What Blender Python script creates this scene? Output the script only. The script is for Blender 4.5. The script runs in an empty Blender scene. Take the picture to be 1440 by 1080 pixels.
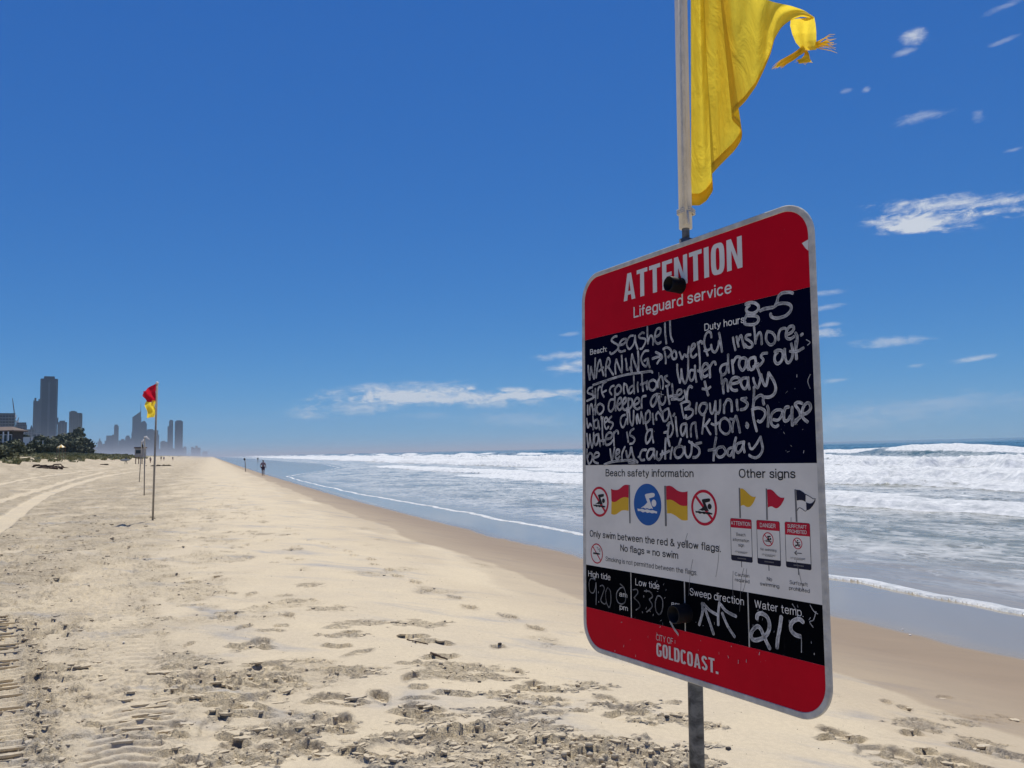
import bpy, bmesh, math, random
import numpy as np
from mathutils import Vector, Matrix

# ------------------------------------------------------------------ scene, camera, light
scene = bpy.context.scene
COL = scene.collection
random.seed(7)
EYE = 1.7
F_PX = 1100.0
CAM_R = Matrix(((0.99973099, 0.02319376, 0.0), (0.00191797, -0.08267123, -0.99657503), (-0.02311432, 0.99630694, -0.08269348)))

def at(px, py, depth):
    """point of the place seen in the direction (px, py) of a 1440x1080 photo, `depth` metres ahead of the camera"""
    v = CAM_R @ Vector(((px - 720) / F_PX, -(py - 540) / F_PX, -1.0))
    v *= depth / v.y
    return Vector((v.x, v.y, v.z + EYE))

cam_data = bpy.data.cameras.new('camera')
cam = bpy.data.objects.new('camera', cam_data)
COL.objects.link(cam)
cam_data.sensor_width = 36.0
cam_data.lens = 36.0 * F_PX / 1440.0
cam_data.clip_start = 0.05
cam_data.clip_end = 60000.0
m3 = Matrix(((CAM_R[0][0], CAM_R[0][1], 0), (CAM_R[1][0], CAM_R[1][1], 0), (CAM_R[2][0], CAM_R[2][1], 0)))
# camera axes in the world: right, up, back
right = CAM_R @ Vector((1, 0, 0)); up = CAM_R @ Vector((0, 1, 0)); back = CAM_R @ Vector((0, 0, 1))
cam.matrix_world = Matrix(((right.x, up.x, back.x, 0), (right.y, up.y, back.y, 0), (right.z, up.z, back.z, EYE), (0, 0, 0, 1)))
scene.camera = cam

scene.view_settings.view_transform = 'Standard'
scene.view_settings.look = 'None'
scene.view_settings.exposure = 0.0
scene.view_settings.gamma = 1.0
scene.view_settings.use_curve_mapping = False
scene.render.engine = 'CYCLES'
scene.cycles.max_bounces = 8
scene.cycles.volume_bounces = 0
scene.cycles.use_denoising = True

SUN_EL = math.radians(70.0)
SUN_AZ = math.radians(6.0)          # to the right of straight ahead (north)
SKY_STRENGTH = 0.088
HAZE_D = 0.00006
sun_data = bpy.data.lights.new('sun', 'SUN')
sun_data.energy = 4.6
sun_data.angle = math.radians(0.53)
sun_data.color = (1.0, 0.95, 0.85)
sun = bpy.data.objects.new('sun', sun_data)
COL.objects.link(sun)
sdir = Vector((math.sin(SUN_AZ) * math.cos(SUN_EL), math.cos(SUN_AZ) * math.cos(SUN_EL), math.sin(SUN_EL)))
sun.rotation_euler = sdir.to_track_quat('Z', 'Y').to_euler()

# ------------------------------------------------------------------ node helpers
class NT:
    def __init__(s, tree):
        s.t = tree; s.n = tree.nodes; s.l = tree.links
    def new(s, typ, **kw):
        n = s.n.new(typ)
        for k, v in kw.items():
            if k == 'ins':
                for i, val in v.items():
                    s.put(n.inputs[i], val)
            else:
                setattr(n, k, v)
        return n
    def put(s, sock, val):
        if isinstance(val, bpy.types.NodeSocket):
            s.l.new(val, sock)
        else:
            sock.default_value = val
    def math(s, op, a, b=0.0, c=None, clamp=False):
        n = s.n.new('ShaderNodeMath'); n.operation = op; n.use_clamp = clamp
        s.put(n.inputs[0], a); s.put(n.inputs[1], b)
        if c is not None: s.put(n.inputs[2], c)
        return n.outputs[0]
    def mix(s, fac, a, b, mode='MIX'):
        n = s.n.new('ShaderNodeMix'); n.data_type = 'RGBA'; n.blend_type = mode
        s.put(n.inputs[0], fac)
        s.put(n.inputs[6], a if isinstance(a, bpy.types.NodeSocket) else (*a, 1.0))
        s.put(n.inputs[7], b if isinstance(b, bpy.types.NodeSocket) else (*b, 1.0))
        return n.outputs[2]
    def ramp(s, fac, lo, hi, a=0.0, b=1.0, smooth=True):
        n = s.n.new('ShaderNodeMapRange'); n.interpolation_type = 'SMOOTHSTEP' if smooth else 'LINEAR'
        n.clamp = True
        s.put(n.inputs[0], fac); s.put(n.inputs[1], lo); s.put(n.inputs[2], hi); s.put(n.inputs[3], a); s.put(n.inputs[4], b)
        return n.outputs[0]
    def noise(s, vec, scale, detail=4.0, rough=0.55, dist=0.0, col=False):
        n = s.n.new('ShaderNodeTexNoise'); n.normalize = True
        if vec is not None: s.l.new(vec, n.inputs['Vector'])
        n.inputs['Scale'].default_value = scale; n.inputs['Detail'].default_value = detail
        n.inputs['Roughness'].default_value = rough; n.inputs['Distortion'].default_value = dist
        return n.outputs[1] if col else n.outputs[0]
    def mapping(s, vec, scale=(1, 1, 1), rot=(0, 0, 0), loc=(0, 0, 0)):
        n = s.n.new('ShaderNodeMapping')
        s.l.new(vec, n.inputs[0]); n.inputs['Scale'].default_value = scale
        n.inputs['Rotation'].default_value = rot; n.inputs['Location'].default_value = loc
        return n.outputs[0]
    def attr(s, name):
        n = s.n.new('ShaderNodeAttribute'); n.attribute_name = name
        return n.outputs['Fac']
    def bump(s, h, strength=0.3, dist=0.01, normal=None):
        n = s.n.new('ShaderNodeBump'); n.inputs['Strength'].default_value = strength
        n.inputs['Distance'].default_value = dist; s.l.new(h, n.inputs['Height'])
        if normal is not None: s.l.new(normal, n.inputs['Normal'])
        return n.outputs[0]

def material(name):
    m = bpy.data.materials.new(name); m.use_nodes = True
    nt = NT(m.node_tree)
    b = m.node_tree.nodes['Principled BSDF']
    return m, nt, b

def plain(name, color, rough=0.6, metal=0.0, var=0.12, scale=8.0, spec=0.4, bump=0.0, bscale=40.0):
    """painted / plain surface with a little unevenness of colour"""
    m, nt, b = material(name)
    tc = nt.new('ShaderNodeTexCoord').outputs['Object']
    n = nt.noise(tc, scale, 5, 0.6)
    f = nt.ramp(n, 0.3, 0.7, 1.0 - var, 1.0 + var)
    vm = nt.new('ShaderNodeVectorMath', operation='SCALE'); vm.inputs[0].default_value = color; nt.put(vm.inputs['Scale'], f)
    nt.l.new(vm.outputs[0], b.inputs['Base Color'])
    b.inputs['Roughness'].default_value = rough; b.inputs['Metallic'].default_value = metal
    b.inputs['Specular IOR Level'].default_value = spec
    if bump:
        nt.l.new(nt.bump(nt.noise(tc, bscale, 4), bump, 0.01), b.inputs['Normal'])
    return m

# ------------------------------------------------------------------ world: sky with clouds
world = bpy.data.worlds.new('World'); scene.world = world; world.use_nodes = True
wt = NT(world.node_tree)
bg = world.node_tree.nodes['Background']
sky = wt.new('ShaderNodeTexSky', sky_type='NISHITA', sun_disc=False, sun_elevation=SUN_EL, sun_rotation=SUN_AZ, altitude=0.0,
             air_density=0.7, dust_density=0.0, ozone_density=6.0)
# a camera's saturated summer blue: the whole sky through one response curve per channel
pre = wt.new('ShaderNodeVectorMath', operation='SCALE'); wt.l.new(sky.outputs[0], pre.inputs[0]); pre.inputs['Scale'].default_value = 0.088
sp_in = wt.new('ShaderNodeSeparateXYZ'); wt.l.new(pre.outputs[0], sp_in.inputs[0])
sp_out = wt.new('ShaderNodeCombineXYZ')
for i, (kk, ee) in enumerate(((0.33, 1.15), (0.565, 0.83), (0.74, 0.48))):
    wt.l.new(wt.math('MULTIPLY', wt.math('POWER', sp_in.outputs[i], ee), kk / SKY_STRENGTH), sp_out.inputs[i])
tint = sp_out.outputs[0]
tc = wt.new('ShaderNodeTexCoord').outputs['Generated']
sep = wt.new('ShaderNodeSeparateXYZ'); wt.l.new(tc, sep.inputs[0])
az = wt.math('ARCTAN2', sep.outputs[0], sep.outputs[1])
el = wt.math('ARCSINE', sep.outputs[2])
comb = wt.new('ShaderNodeCombineXYZ'); wt.l.new(az, comb.inputs[0]); wt.l.new(el, comb.inputs[1])
AE = comb.outputs[0]
# wisps are combed along the horizon: noise in azimuth / elevation, finer in elevation
n_big = wt.noise(wt.mapping(AE, (9, 38, 1), (0, 0, math.radians(1))), 1.0, 7, 0.62, 0.6)
n_fine = wt.noise(wt.mapping(AE, (34, 100, 1), (0, 0, math.radians(2))), 1.0, 8, 0.7, 0.9)
n_puff = wt.noise(wt.mapping(AE, (60, 90, 1)), 1.0, 6, 0.6, 0.3)
wisp = wt.math('ADD', wt.math('MULTIPLY', n_big, 0.45), wt.math('ADD', wt.math('MULTIPLY', n_fine, 0.35), wt.math('MULTIPLY', n_puff, 0.2)))
def sky_dir(px, py):
    v = CAM_R @ Vector(((px - 720) / F_PX, -(py - 540) / F_PX, -1.0)); v.normalize()
    return math.atan2(v.x, v.y), math.asin(v.z)
total = None
# px, py, half width, half height (in 1/1100 rad), tilt deg, opacity
CLOUDS = [(1330, 288, 105, 11, -4, 1.2), (1312, 311, 95, 14, -4, 1.35), (1285, 322, 50, 7, -4, 1.0), (1395, 298, 50, 5, -4, .9), (1285, 50, 19, 10, -8, 0.8), (1272, 74, 16, 5, 6, 0.4), (1300, 163, 36, 8, 4, 0.5), (1377, 161, 10, 8, 30, 0.4),
          (1190, 128, 10, 4, 0, 0.35), (1219, 126, 8, 4, 0, 0.55), (1425, 211, 15, 3, 3, 0.55), (1415, 8, 26, 4, 8, 0.35), (1412, 57, 18, 3, 6, 0.3), (1160, 412, 28, 5, 0, 0.45), (1165, 432, 22, 4, 6, 0.45), (1158, 468, 32, 7, 0, 0.8), (1165, 457, 22, 4, 4, 0.5),
          (1257, 480, 52, 7, 0, 0.75), (1369, 505, 28, 4, 5, 0.75), (1288, 514, 18, 3, 3, 0.45), (1172, 535, 24, 4, 2, 0.5),
          (1300, 575, 190, 17, 4, 0.38), (800, 500, 48, 7, 2, 0.8), (805, 515, 44, 12, 6, 1.1),
          (560, 553, 130, 15, 3, 0.8), (650, 560, 200, 14, -1, 0.95), (520, 570, 115, 13, 5, 0.8), (740, 556, 160, 8, 2, 0.85), (664, 546, 11, 4, 0, 0.9), (715, 547, 26, 4, -3, 0.85), (800, 470, 18, 3, 5, 0.35),
          (600, 585, 60, 7, -2, 0.25), (740, 590, 110, 12, -2, 0.28), (1180, 598, 120, 12, 0, 0.16)]
for (px, py, hw, hh, tilt, op) in CLOUDS:
    a0, e0 = sky_dir(px, py)
    mp = wt.new('ShaderNodeMapping', vector_type='TEXTURE')
    wt.l.new(AE, mp.inputs[0]); mp.inputs['Location'].default_value = (a0, e0, 0)
    mp.inputs['Rotation'].default_value = (0, 0, math.radians(tilt)); mp.inputs['Scale'].default_value = (1.35 * hw / F_PX, 1.5 * hh / F_PX, 1)
    ln = wt.new('ShaderNodeVectorMath', operation='LENGTH'); wt.l.new(mp.outputs[0], ln.inputs[0])
    fall = wt.ramp(ln.outputs['Value'], 0.0, 1.0, 1.0, 0.0)
    dens = wt.math('MULTIPLY', wt.ramp(wt.math('ADD', wt.math('MULTIPLY', fall, 0.50), wt.math('MULTIPLY', wt.math('SUBTRACT', wisp, 0.5), 2.6)), 0.06, 0.72), op)
    dens = wt.math('MULTIPLY', dens, wt.ramp(fall, 0.0, 0.25))
    total = dens if total is None else wt.math('ADD', total, dens)
cl = wt.math('MULTIPLY', total, 0.92)
cl = wt.math('MINIMUM', cl, 0.9)
sky_col = wt.mix(cl, tint, (7.6, 8.0, 8.6))
wt.l.new(sky_col, bg.inputs['Color'])
bg.inputs['Strength'].default_value = SKY_STRENGTH

# ------------------------------------------------------------------ object helpers
def link(o, parent=None):
    COL.objects.link(o)
    if parent is not None: o.parent = parent
    return o
def tag(o, label=None, cat=None, group=None, kind=None):
    if label: o['label'] = label
    if cat: o['category'] = cat
    if group: o['group'] = group
    if kind: o['kind'] = kind
    return o
def empty(name, loc, label, cat, group=None, rz=0.0):
    o = bpy.data.objects.new(name, None); o.location = loc; o.rotation_euler = (0, 0, rz); o.empty_display_size = 0.2
    COL.objects.link(o); return tag(o, label, cat, group)
def mesh_obj(name, verts, faces, mat, parent=None, smooth=False):
    me = bpy.data.meshes.new(name); me.from_pydata([tuple(v) for v in verts], [], faces); me.update()
    if mat: me.materials.append(mat)
    if smooth: me.shade_smooth()
    return link(bpy.data.objects.new(name, me), parent)
def bm_obj(name, bm, mat, parent=None, smooth=False):
    me = bpy.data.meshes.new(name); bmesh.ops.recalc_face_normals(bm, faces=bm.faces); bm.to_mesh(me); bm.free()
    if mat: me.materials.append(mat)
    if smooth: me.shade_smooth()
    return link(bpy.data.objects.new(name, me), parent)
def add_box(bm, x0, x1, y0, y1, z0, z1, top=1.0, bev=0.0):
    r = bmesh.ops.create_cube(bm, size=1.0)
    cx, cy = (x0 + x1) / 2, (y0 + y1) / 2
    for v in r['verts']:
        k = top if v.co.z > 0 else 1.0
        v.co = Vector((cx + v.co.x * (x1 - x0) * k, cy + v.co.y * (y1 - y0) * k, z0 if v.co.z < 0 else z1))
    if bev:
        es = {e for v in r['verts'] for e in v.link_edges}
        bmesh.ops.bevel(bm, geom=list(es), offset=bev, segments=2, affect='EDGES', profile=0.6)
def add_tube(bm, pts, rad, seg=10, caps=True):
    """a tube through points; rad: number or list"""
    pts = [Vector(p) for p in pts]; n = len(pts)
    rr = rad if isinstance(rad, (list, tuple)) else [rad] * n
    rings = []; prev = None
    for i, p in enumerate(pts):
        t = (pts[min(i + 1, n - 1)] - pts[max(i - 1, 0)]).normalized()
        if prev is None:
            u = t.cross(Vector((0, 0, 1)));
            if u.length < 1e-3: u = t.cross(Vector((0, 1, 0)))
        else:
            u = prev - t * prev.dot(t)
        u.normalize(); prev = u; w = t.cross(u)
        rings.append([bm.verts.new(p + (u * math.cos(a) + w * math.sin(a)) * rr[i]) for a in [2 * math.pi * k / seg for k in range(seg)]])
    for a, b in zip(rings, rings[1:]):
        for k in range(seg): bm.faces.new((a[k], a[(k + 1) % seg], b[(k + 1) % seg], b[k]))
    if caps:
        bm.faces.new(rings[0][::-1]); bm.faces.new(rings[-1])

# ------------------------------------------------------------------ numpy noise
def _perm(seed):
    r = np.random.RandomState(seed); ang = r.rand(65536) * 2 * np.pi
    return np.stack((np.cos(ang), np.sin(ang)), 1)
def perlin(x, y, seed=0):
    if seed not in _PG: _PG[seed] = _perm(seed)
    g = _PG[seed]
    xi = np.floor(x).astype(np.int64); yi = np.floor(y).astype(np.int64)
    xf = x - xi; yf = y - yi
    u = xf * xf * xf * (xf * (xf * 6 - 15) + 10); v = yf * yf * yf * (yf * (yf * 6 - 15) + 10)
    def gr(ix, iy, dx, dy):
        h = ((ix * 73856093) ^ (iy * 19349663)) & 65535
        gg = g[h]; return gg[..., 0] * dx + gg[..., 1] * dy
    a = gr(xi, yi, xf, yf); b = gr(xi + 1, yi, xf - 1, yf); c = gr(xi, yi + 1, xf, yf - 1); d = gr(xi + 1, yi + 1, xf - 1, yf - 1)
    return (a + (b - a) * u) * (1 - v) + (c + (d - c) * u) * v
_PG = {}
def fbm(x, y, oct=4, seed=0, gain=0.5):
    s = 0; a = 1.0
    for i in range(oct):
        s = s + a * perlin(x * 2 ** i + 17.3 * i, y * 2 ** i - 9.1 * i, seed + i); a *= gain
    return s
def sstep(a, b, x):
    t = np.clip((x - a) / (b - a), 0, 1); return t * t * (3 - 2 * t)
INK=[
('Seashell',5.6,[[122.2,649.8,113.4,649.9,103.4,644.4,111.2,638.3,123.9,631.5,126.7,624.9,114.8,617.8,102.9,615.0,98.0,619.4],[127.7,630.4,142.2,630.2,152.7,636.1,149.9,640.2,138.5,639.4,128.7,630.8,126.6,621.2,134.2,615.9,148.6,616.4],[174.3,643.3,163.2,643.1,153.6,632.3,157.1,620.8,164.6,618.0,175.8,626.7,179.8,640.7],[179.8,642.5,181.4,628.4,187.5,614.3],[207.9,643.1,201.7,645.2,191.7,640.1,196.1,635.3,210.3,631.4,211.0,624.2,201.0,613.7,194.7,613.9],[217.5,654.7,217.4,635.1,218.9,620.7],[219.0,624.3,224.4,634.1,230.5,634.4,233.8,626.8,233.6,616.3],[240.8,630.5,252.0,633.5,256.4,641.0,253.1,646.1,243.7,644.1,239.1,631.9,239.8,622.5,248.2,616.6,256.7,618.9],[268.4,653.5,268.7,633.3,271.5,613.4],[282.5,655.2,282.9,638.0,284.2,625.3,289.6,614.8]]),
('WARNING',6,[[22.0,599.9,22.9,585.5,27.0,568.2],[27.7,568.7,30.4,585.9,32.2,596.1],[32.2,596.1,36.8,581.4,42.9,568.5],[42.9,568.5,46.4,593.2,47.7,613.0],[50.3,570.3,55.9,596.0,64.3,607.1,68.3,594.5,76.1,572.8],[59.8,583.4,75.4,589.9],[83.8,570.1,83.4,585.2,88.8,604.8,94.8,606.6,98.7,598.6,93.6,590.4,85.5,588.1],[92.6,589.2,100.4,579.6,109.2,570.5],[117.0,571.6,115.3,586.6,119.5,601.7],[119.5,601.7,129.8,581.3,136.3,572.6],[137.3,571.9,138.0,589.0,137.0,607.5],[149.6,599.2,152.4,588.5,152.9,577.5,157.2,575.8],[169.2,569.7,166.8,588.0,169.9,605.8],[162.0,580.1,168.3,569.8],[169.9,605.8,178.7,585.4,187.5,569.5],[188.9,569.3,189.7,591.3,188.3,609.4],[220.3,606.4,208.0,606.8,197.9,595.0,202.1,582.7,212.6,576.7,218.2,590.2,206.7,588.0],[218.2,591.4,219.7,581.8,223.0,573.2],[231.2,589.2,242.4,590.7,252.6,590.6],[240.9,600.8,256.0,593.6,258.4,587.6,250.7,583.9,244.7,578.3],[38.6,555.4,86.1,561.0,144.8,566.2,200.0,565.7,226.3,565.2,230.6,561.9]]),
('Powerful',5.6,[[266.2,599.2,269.2,585.1,268.9,575.4],[291.5,596.4,285.7,589.8,290.3,581.3,298.4,583.7,297.1,594.0,291.5,597.0],[306.6,592.8,309.6,586.8,313.3,578.5,319.8,586.6,325.1,581.5,329.1,587.6,331.8,599.4],[262.1,603.7,271.3,605.9,281.1,601.8,285.0,593.3,275.8,586.5],[337.7,589.8,347.0,597.3,347.1,601.7,341.1,601.4,336.2,591.1,337.4,581.1,343.4,578.1,351.1,582.6],[354.7,603.9,357.4,592.7,358.4,578.4],[356.1,599.4,360.0,604.8,365.2,603.5,365.4,600.2],[388.7,608.2,387.5,616.4,381.8,619.4,374.3,614.1,370.7,600.6,374.9,586.0,379.0,576.9],[370.5,586.6,379.3,586.5,386.6,588.7],[387.5,595.0,390.7,583.9,397.8,580.9,404.4,589.5,406.9,599.7],[407.4,613.4,409.8,602.5,413.2,578.9]]),
('inshore',5.8,[[439.3,600.8,440.9,589.7,443.9,577.9],[447.4,601.1,449.1,591.6,451.4,583.1],[451.1,593.4,457.4,601.7,460.9,590.0,464.4,579.3],[478.2,599.6,470.4,599.8,467.6,595.1,475.2,589.9,482.0,582.9,478.6,578.4,470.9,579.4,464.6,585.4],[486.3,611.5,487.6,597.2,488.3,583.1],[488.5,587.0,493.3,597.3,498.5,600.6,501.3,592.2,501.4,580.2],[514.6,600.1,511.2,593.7,511.5,584.8,518.5,576.9,527.0,578.6,529.8,587.0,524.1,595.7,515.2,599.5],[536.1,582.2,536.6,591.8,541.0,598.9,549.3,599.6,551.5,597.3],[551.1,588.7,560.5,590.2,566.4,595.0,564.9,600.5,557.4,599.7,551.3,591.6,552.1,583.7,558.9,580.8,567.0,583.5],[569.5,588.8,572.6,581.7,570.2,565.9],[579.5,583.5,582.9,585.3]]),
('duty hours 8-5',7,[[469.2,653.0,477.7,654.5,489.1,651.9,497.1,644.9,494.9,638.2,484.7,635.0,473.2,639.0,470.8,645.6,478.2,649.9],[473.2,639.0,470.4,633.4,466.2,626.9,466.0,620.8,475.0,617.3,489.0,616.1,496.2,620.9,494.5,627.2,485.8,630.7,473.0,632.9],[500.6,636.7,508.7,638.3,518.6,638.0,527.1,637.5],[567.2,653.3,559.9,656.2,545.9,657.5,538.5,653.0,535.8,645.7,530.1,637.9],[530.1,637.9,538.0,641.4,553.3,639.5,562.4,634.0,562.0,626.3,553.7,620.1,541.8,618.2,529.9,619.3,522.8,623.4,521.8,628.0]]),
('surf conditions',5.6,[[37.5,551.0,23.6,549.1,20.3,540.3,36.2,535.1,40.4,528.4,29.7,525.4,16.9,523.1],[37.4,544.0,40.4,532.2,45.6,530.5,47.9,546.9],[47.9,546.9,48.1,529.0,47.5,512.5],[55.0,525.9,56.2,538.5,59.4,548.4,65.6,549.1],[86.1,558.5,75.9,555.7,69.6,545.0,71.5,534.7,77.5,526.7],[69.5,536.1,85.8,539.8],[111.7,547.4,101.8,545.8,96.8,537.6,103.6,529.5],[117.5,543.1,127.3,547.2,134.8,540.3,130.9,532.1,119.2,528.2,114.5,536.0,117.5,543.1],[144.1,528.6,142.4,538.4,144.5,549.2],[144.5,548.0,152.0,544.8,155.5,532.4,159.1,527.3],[172.3,541.7,163.0,539.0,159.2,532.1,162.8,527.0,172.1,532.2,175.0,540.3],[174.9,561.8,175.1,545.1,175.7,525.9],[187.0,547.5,185.9,539.3,187.5,527.9],[199.9,562.8,200.4,546.2,202.7,528.3],[195.0,542.0,215.4,544.8],[215.5,547.1,213.5,539.1,215.1,530.8],[232.8,547.7,221.5,544.2,221.2,532.5,230.6,527.1,240.1,532.0,241.2,542.3,232.8,547.7],[246.1,531.5,246.3,542.9,255.0,552.4,259.9,546.2,261.3,536.9,259.4,527.4],[273.2,551.6,264.9,549.1,269.7,542.9,278.6,536.4,274.4,532.3,267.8,531.8]]),
('Water',6,[[300.4,570.0,300.8,555.4,306.6,534.8],[306.6,534.8,310.8,546.6,311.2,559.9],[311.2,559.9,314.6,540.7,320.6,532.4,327.1,543.8,329.2,563.4,329.8,582.0],[344.2,554.0,335.1,555.0,331.8,547.7,333.1,538.8,339.1,536.1,345.4,546.3,346.7,562.5],[346.7,562.5,346.9,546.1,349.5,532.3],[359.1,577.2,359.3,559.9,359.0,549.2,363.0,535.8],[353.1,552.5,364.9,547.5],[364.9,548.5,378.2,554.6,378.4,560.9,371.2,562.8,365.1,556.0,364.8,545.3,369.0,539.5,377.8,541.8],[383.4,537.0,383.1,548.7,382.7,558.3],[383.3,555.0,390.0,562.8,395.8,563.1,397.7,558.2]]),
('drags out',6,[[423.5,556.7,412.3,554.9,407.9,547.0,413.1,538.1,421.6,542.4,424.7,553.5],[427.4,572.8,426.9,556.3,428.3,540.6],[410.4,538.4,411.2,522.7],[438.4,538.0,437.4,547.9,435.9,561.5],[437.7,556.1,445.4,565.4,453.4,564.4,454.5,560.2],[463.8,562.1,454.6,561.2,451.5,551.4,457.8,541.5,464.5,545.9,467.5,557.6,465.0,561.5],[468.2,559.6,468.5,549.4,472.0,541.0],[485.6,560.4,475.3,558.7,472.3,549.0,477.1,540.4,484.9,543.5,488.4,553.1],[486.8,560.3,488.9,549.1,493.4,536.6,496.2,528.4],[512.5,563.9,503.3,564.1,499.3,559.7,504.1,554.2,500.2,548.7,495.0,544.9],[482.4,544.8,493.9,548.5],[527.6,563.9,534.9,565.9,543.0,562.9,543.8,554.1,538.8,546.1,531.6,544.1,527.1,550.4,528.6,558.9,533.5,562.7],[547.8,566.1,548.0,555.5,550.4,545.7,555.0,543.2,561.0,549.1,563.7,559.2],[560.9,572.9,562.8,565.0,563.7,559.2],[570.1,575.4,569.5,561.3,570.0,547.1],[558.0,560.9,571.6,559.1,584.1,563.1]]),
('into deeper gutter',5.8,[[20.0,513.2,19.9,502.9,20.8,492.6],[27.7,493.4,27.4,508.8],[27.4,508.8,33.9,514.8,38.0,504.3,39.9,491.4],[46.5,512.6,47.4,501.1,47.2,491.0],[37.9,500.4,54.7,506.9],[65.1,513.8,53.7,509.5,53.6,496.9,62.8,491.3,75.1,498.0,75.2,508.0,65.1,513.2],[113.2,518.9,99.4,518.7,93.3,509.2,93.2,499.3,101.0,494.5,111.0,503.0,114.1,516.3],[114.6,540.9,114.2,518.8,116.7,495.3],[122.7,505.9,134.3,511.2,134.5,519.7,126.8,519.0,121.8,509.6,122.6,501.0,129.3,495.7,136.0,500.1],[139.9,505.9,149.4,511.2,149.6,518.5,143.9,517.7,139.0,509.6,139.8,498.6,147.3,494.5,152.9,497.7],[157.1,517.9,156.8,502.3,155.6,489.2],[157.0,515.5,168.1,514.6,169.7,504.9,162.2,497.1,154.8,497.6],[175.2,502.2,189.8,507.0,189.9,514.1,182.7,515.8,175.3,508.1,175.1,499.8,184.1,493.9,193.1,496.2],[198.4,494.7,197.8,507.6,200.7,516.8,211.3,518.2],[244.1,519.0,232.1,515.4,224.9,505.6,229.9,496.0,238.6,502.2,244.0,515.6],[244.1,519.0,248.7,501.5,251.8,489.9,258.2,481.5],[250.7,515.0,250.5,507.1,257.0,497.5,265.4,502.5,267.2,511.4],[272.7,531.3,273.9,515.4,278.3,497.1],[285.8,534.6,287.1,523.2,289.1,508.5],[275.4,510.8,286.8,512.1,298.0,511.2],[283.4,505.6,297.8,505.6],[299.6,511.0,310.7,515.6,309.3,521.3,301.4,520.9,298.0,513.4,301.0,504.3,310.4,503.5,316.8,508.5],[318.6,519.4,321.4,509.3,322.8,501.5],[324.3,501.4,326.3,517.6,332.7,525.8,338.7,523.0]]),
('+ heavy',6,[[370.2,530.8,374.1,517.7,378.1,505.7],[363.9,518.6,375.6,516.5,384.3,520.0],[413.5,528.7,413.8,518.3,414.8,505.8],[414.6,520.3,417.7,529.3,422.4,527.8,424.8,517.3,425.2,508.5],[431.7,520.7,446.5,521.4,453.2,525.8,446.8,530.5,436.1,529.6,430.4,520.9,432.8,512.4,439.3,508.8,446.0,508.7],[467.6,527.4,458.5,527.3,454.4,520.6,459.2,511.1,465.7,510.5,469.9,519.1,470.9,528.1],[470.9,528.1,470.6,519.1,473.3,507.8],[481.7,526.0,483.9,517.8,489.8,508.3,495.1,516.7,498.2,530.2],[498.2,530.2,502.5,516.0,507.9,510.6,511.3,519.1,514.2,531.4],[514.2,531.4,523.3,517.9,527.6,505.9,524.8,496.5,515.0,491.5,502.8,492.5]]),
('waves dumping',5.4,[[16.5,484.5,20.5,464.4,28.1,472.9,33.3,467.6],[38.8,487.6,40.8,473.6,39.5,459.7],[54.4,480.4,43.9,477.2,44.8,464.5,54.2,462.8,57.4,475.2],[57.4,477.7,59.4,467.6,62.3,458.7],[67.8,485.9,70.7,472.0,71.6,462.0],[73.9,484.3,71.7,472.0],[78.8,471.6,88.9,476.0,87.0,482.3,80.9,481.4,78.7,469.1,84.6,458.9,92.7,463.5],[102.9,483.9,94.9,479.4,92.8,474.6,104.6,471.5,107.5,466.4,98.5,457.7],[147.1,484.9,135.7,482.0,131.7,471.3,137.2,460.1,144.8,463.4,150.7,476.3],[151.9,494.2,154.5,479.7,154.2,465.3],[160.3,492.5,161.8,473.3,168.9,462.2,172.8,473.8,174.0,491.6],[183.5,465.0,181.9,478.1,185.7,483.7],[185.6,482.5,189.0,470.6,192.5,465.7],[192.5,466.9,195.4,477.3,196.5,487.7],[196.5,487.7,201.5,474.6,203.1,464.0],[210.5,484.5,208.5,469.5,213.3,451.9],[210.5,482.2,217.6,488.7,222.7,483.8,222.4,472.2,213.6,465.8,206.6,466.2],[230.4,482.1,231.0,471.8,232.5,461.4],[241.2,469.5,239.7,478.1,246.6,484.5],[246.6,484.5,254.8,476.1,261.1,465.6],[268.3,487.7,259.9,482.6,259.6,471.3,262.8,465.5,271.1,468.4,276.2,478.2,274.8,488.3,268.3,487.7],[274.9,489.5,279.4,478.0,283.9,463.2,285.3,457.6],[287.7,474.1,291.5,478.3]]),
('Brown is',5.8,[[310.1,492.6,312.8,479.2,316.4,468.6],[307.8,494.9,318.0,498.0,330.3,497.6,331.6,491.0,319.2,485.4],[319.2,484.3,329.9,484.6,339.0,481.9,338.7,474.3,329.5,468.4,321.8,467.7,321.9,473.2],[349.8,494.0,348.1,486.6,347.0,474.9],[373.3,491.2,363.1,492.0,357.0,487.1,355.3,479.7,362.5,471.8,369.9,475.6,374.5,483.7,373.3,491.2],[381.9,490.6,382.9,476.9,387.0,472.4,391.5,478.4,395.5,493.8],[395.5,493.8,395.7,478.1,401.1,471.5,405.6,479.5,406.8,495.0],[415.0,471.7,415.5,486.1],[416.1,485.0,422.6,493.8,430.7,492.2,433.1,483.8,432.7,473.6],[444.7,492.1,445.0,483.0,446.1,474.8],[466.3,493.4,454.7,493.3],[454.6,492.8,466.1,486.4,467.8,481.3,461.8,475.8,452.7,474.9]]),
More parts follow.
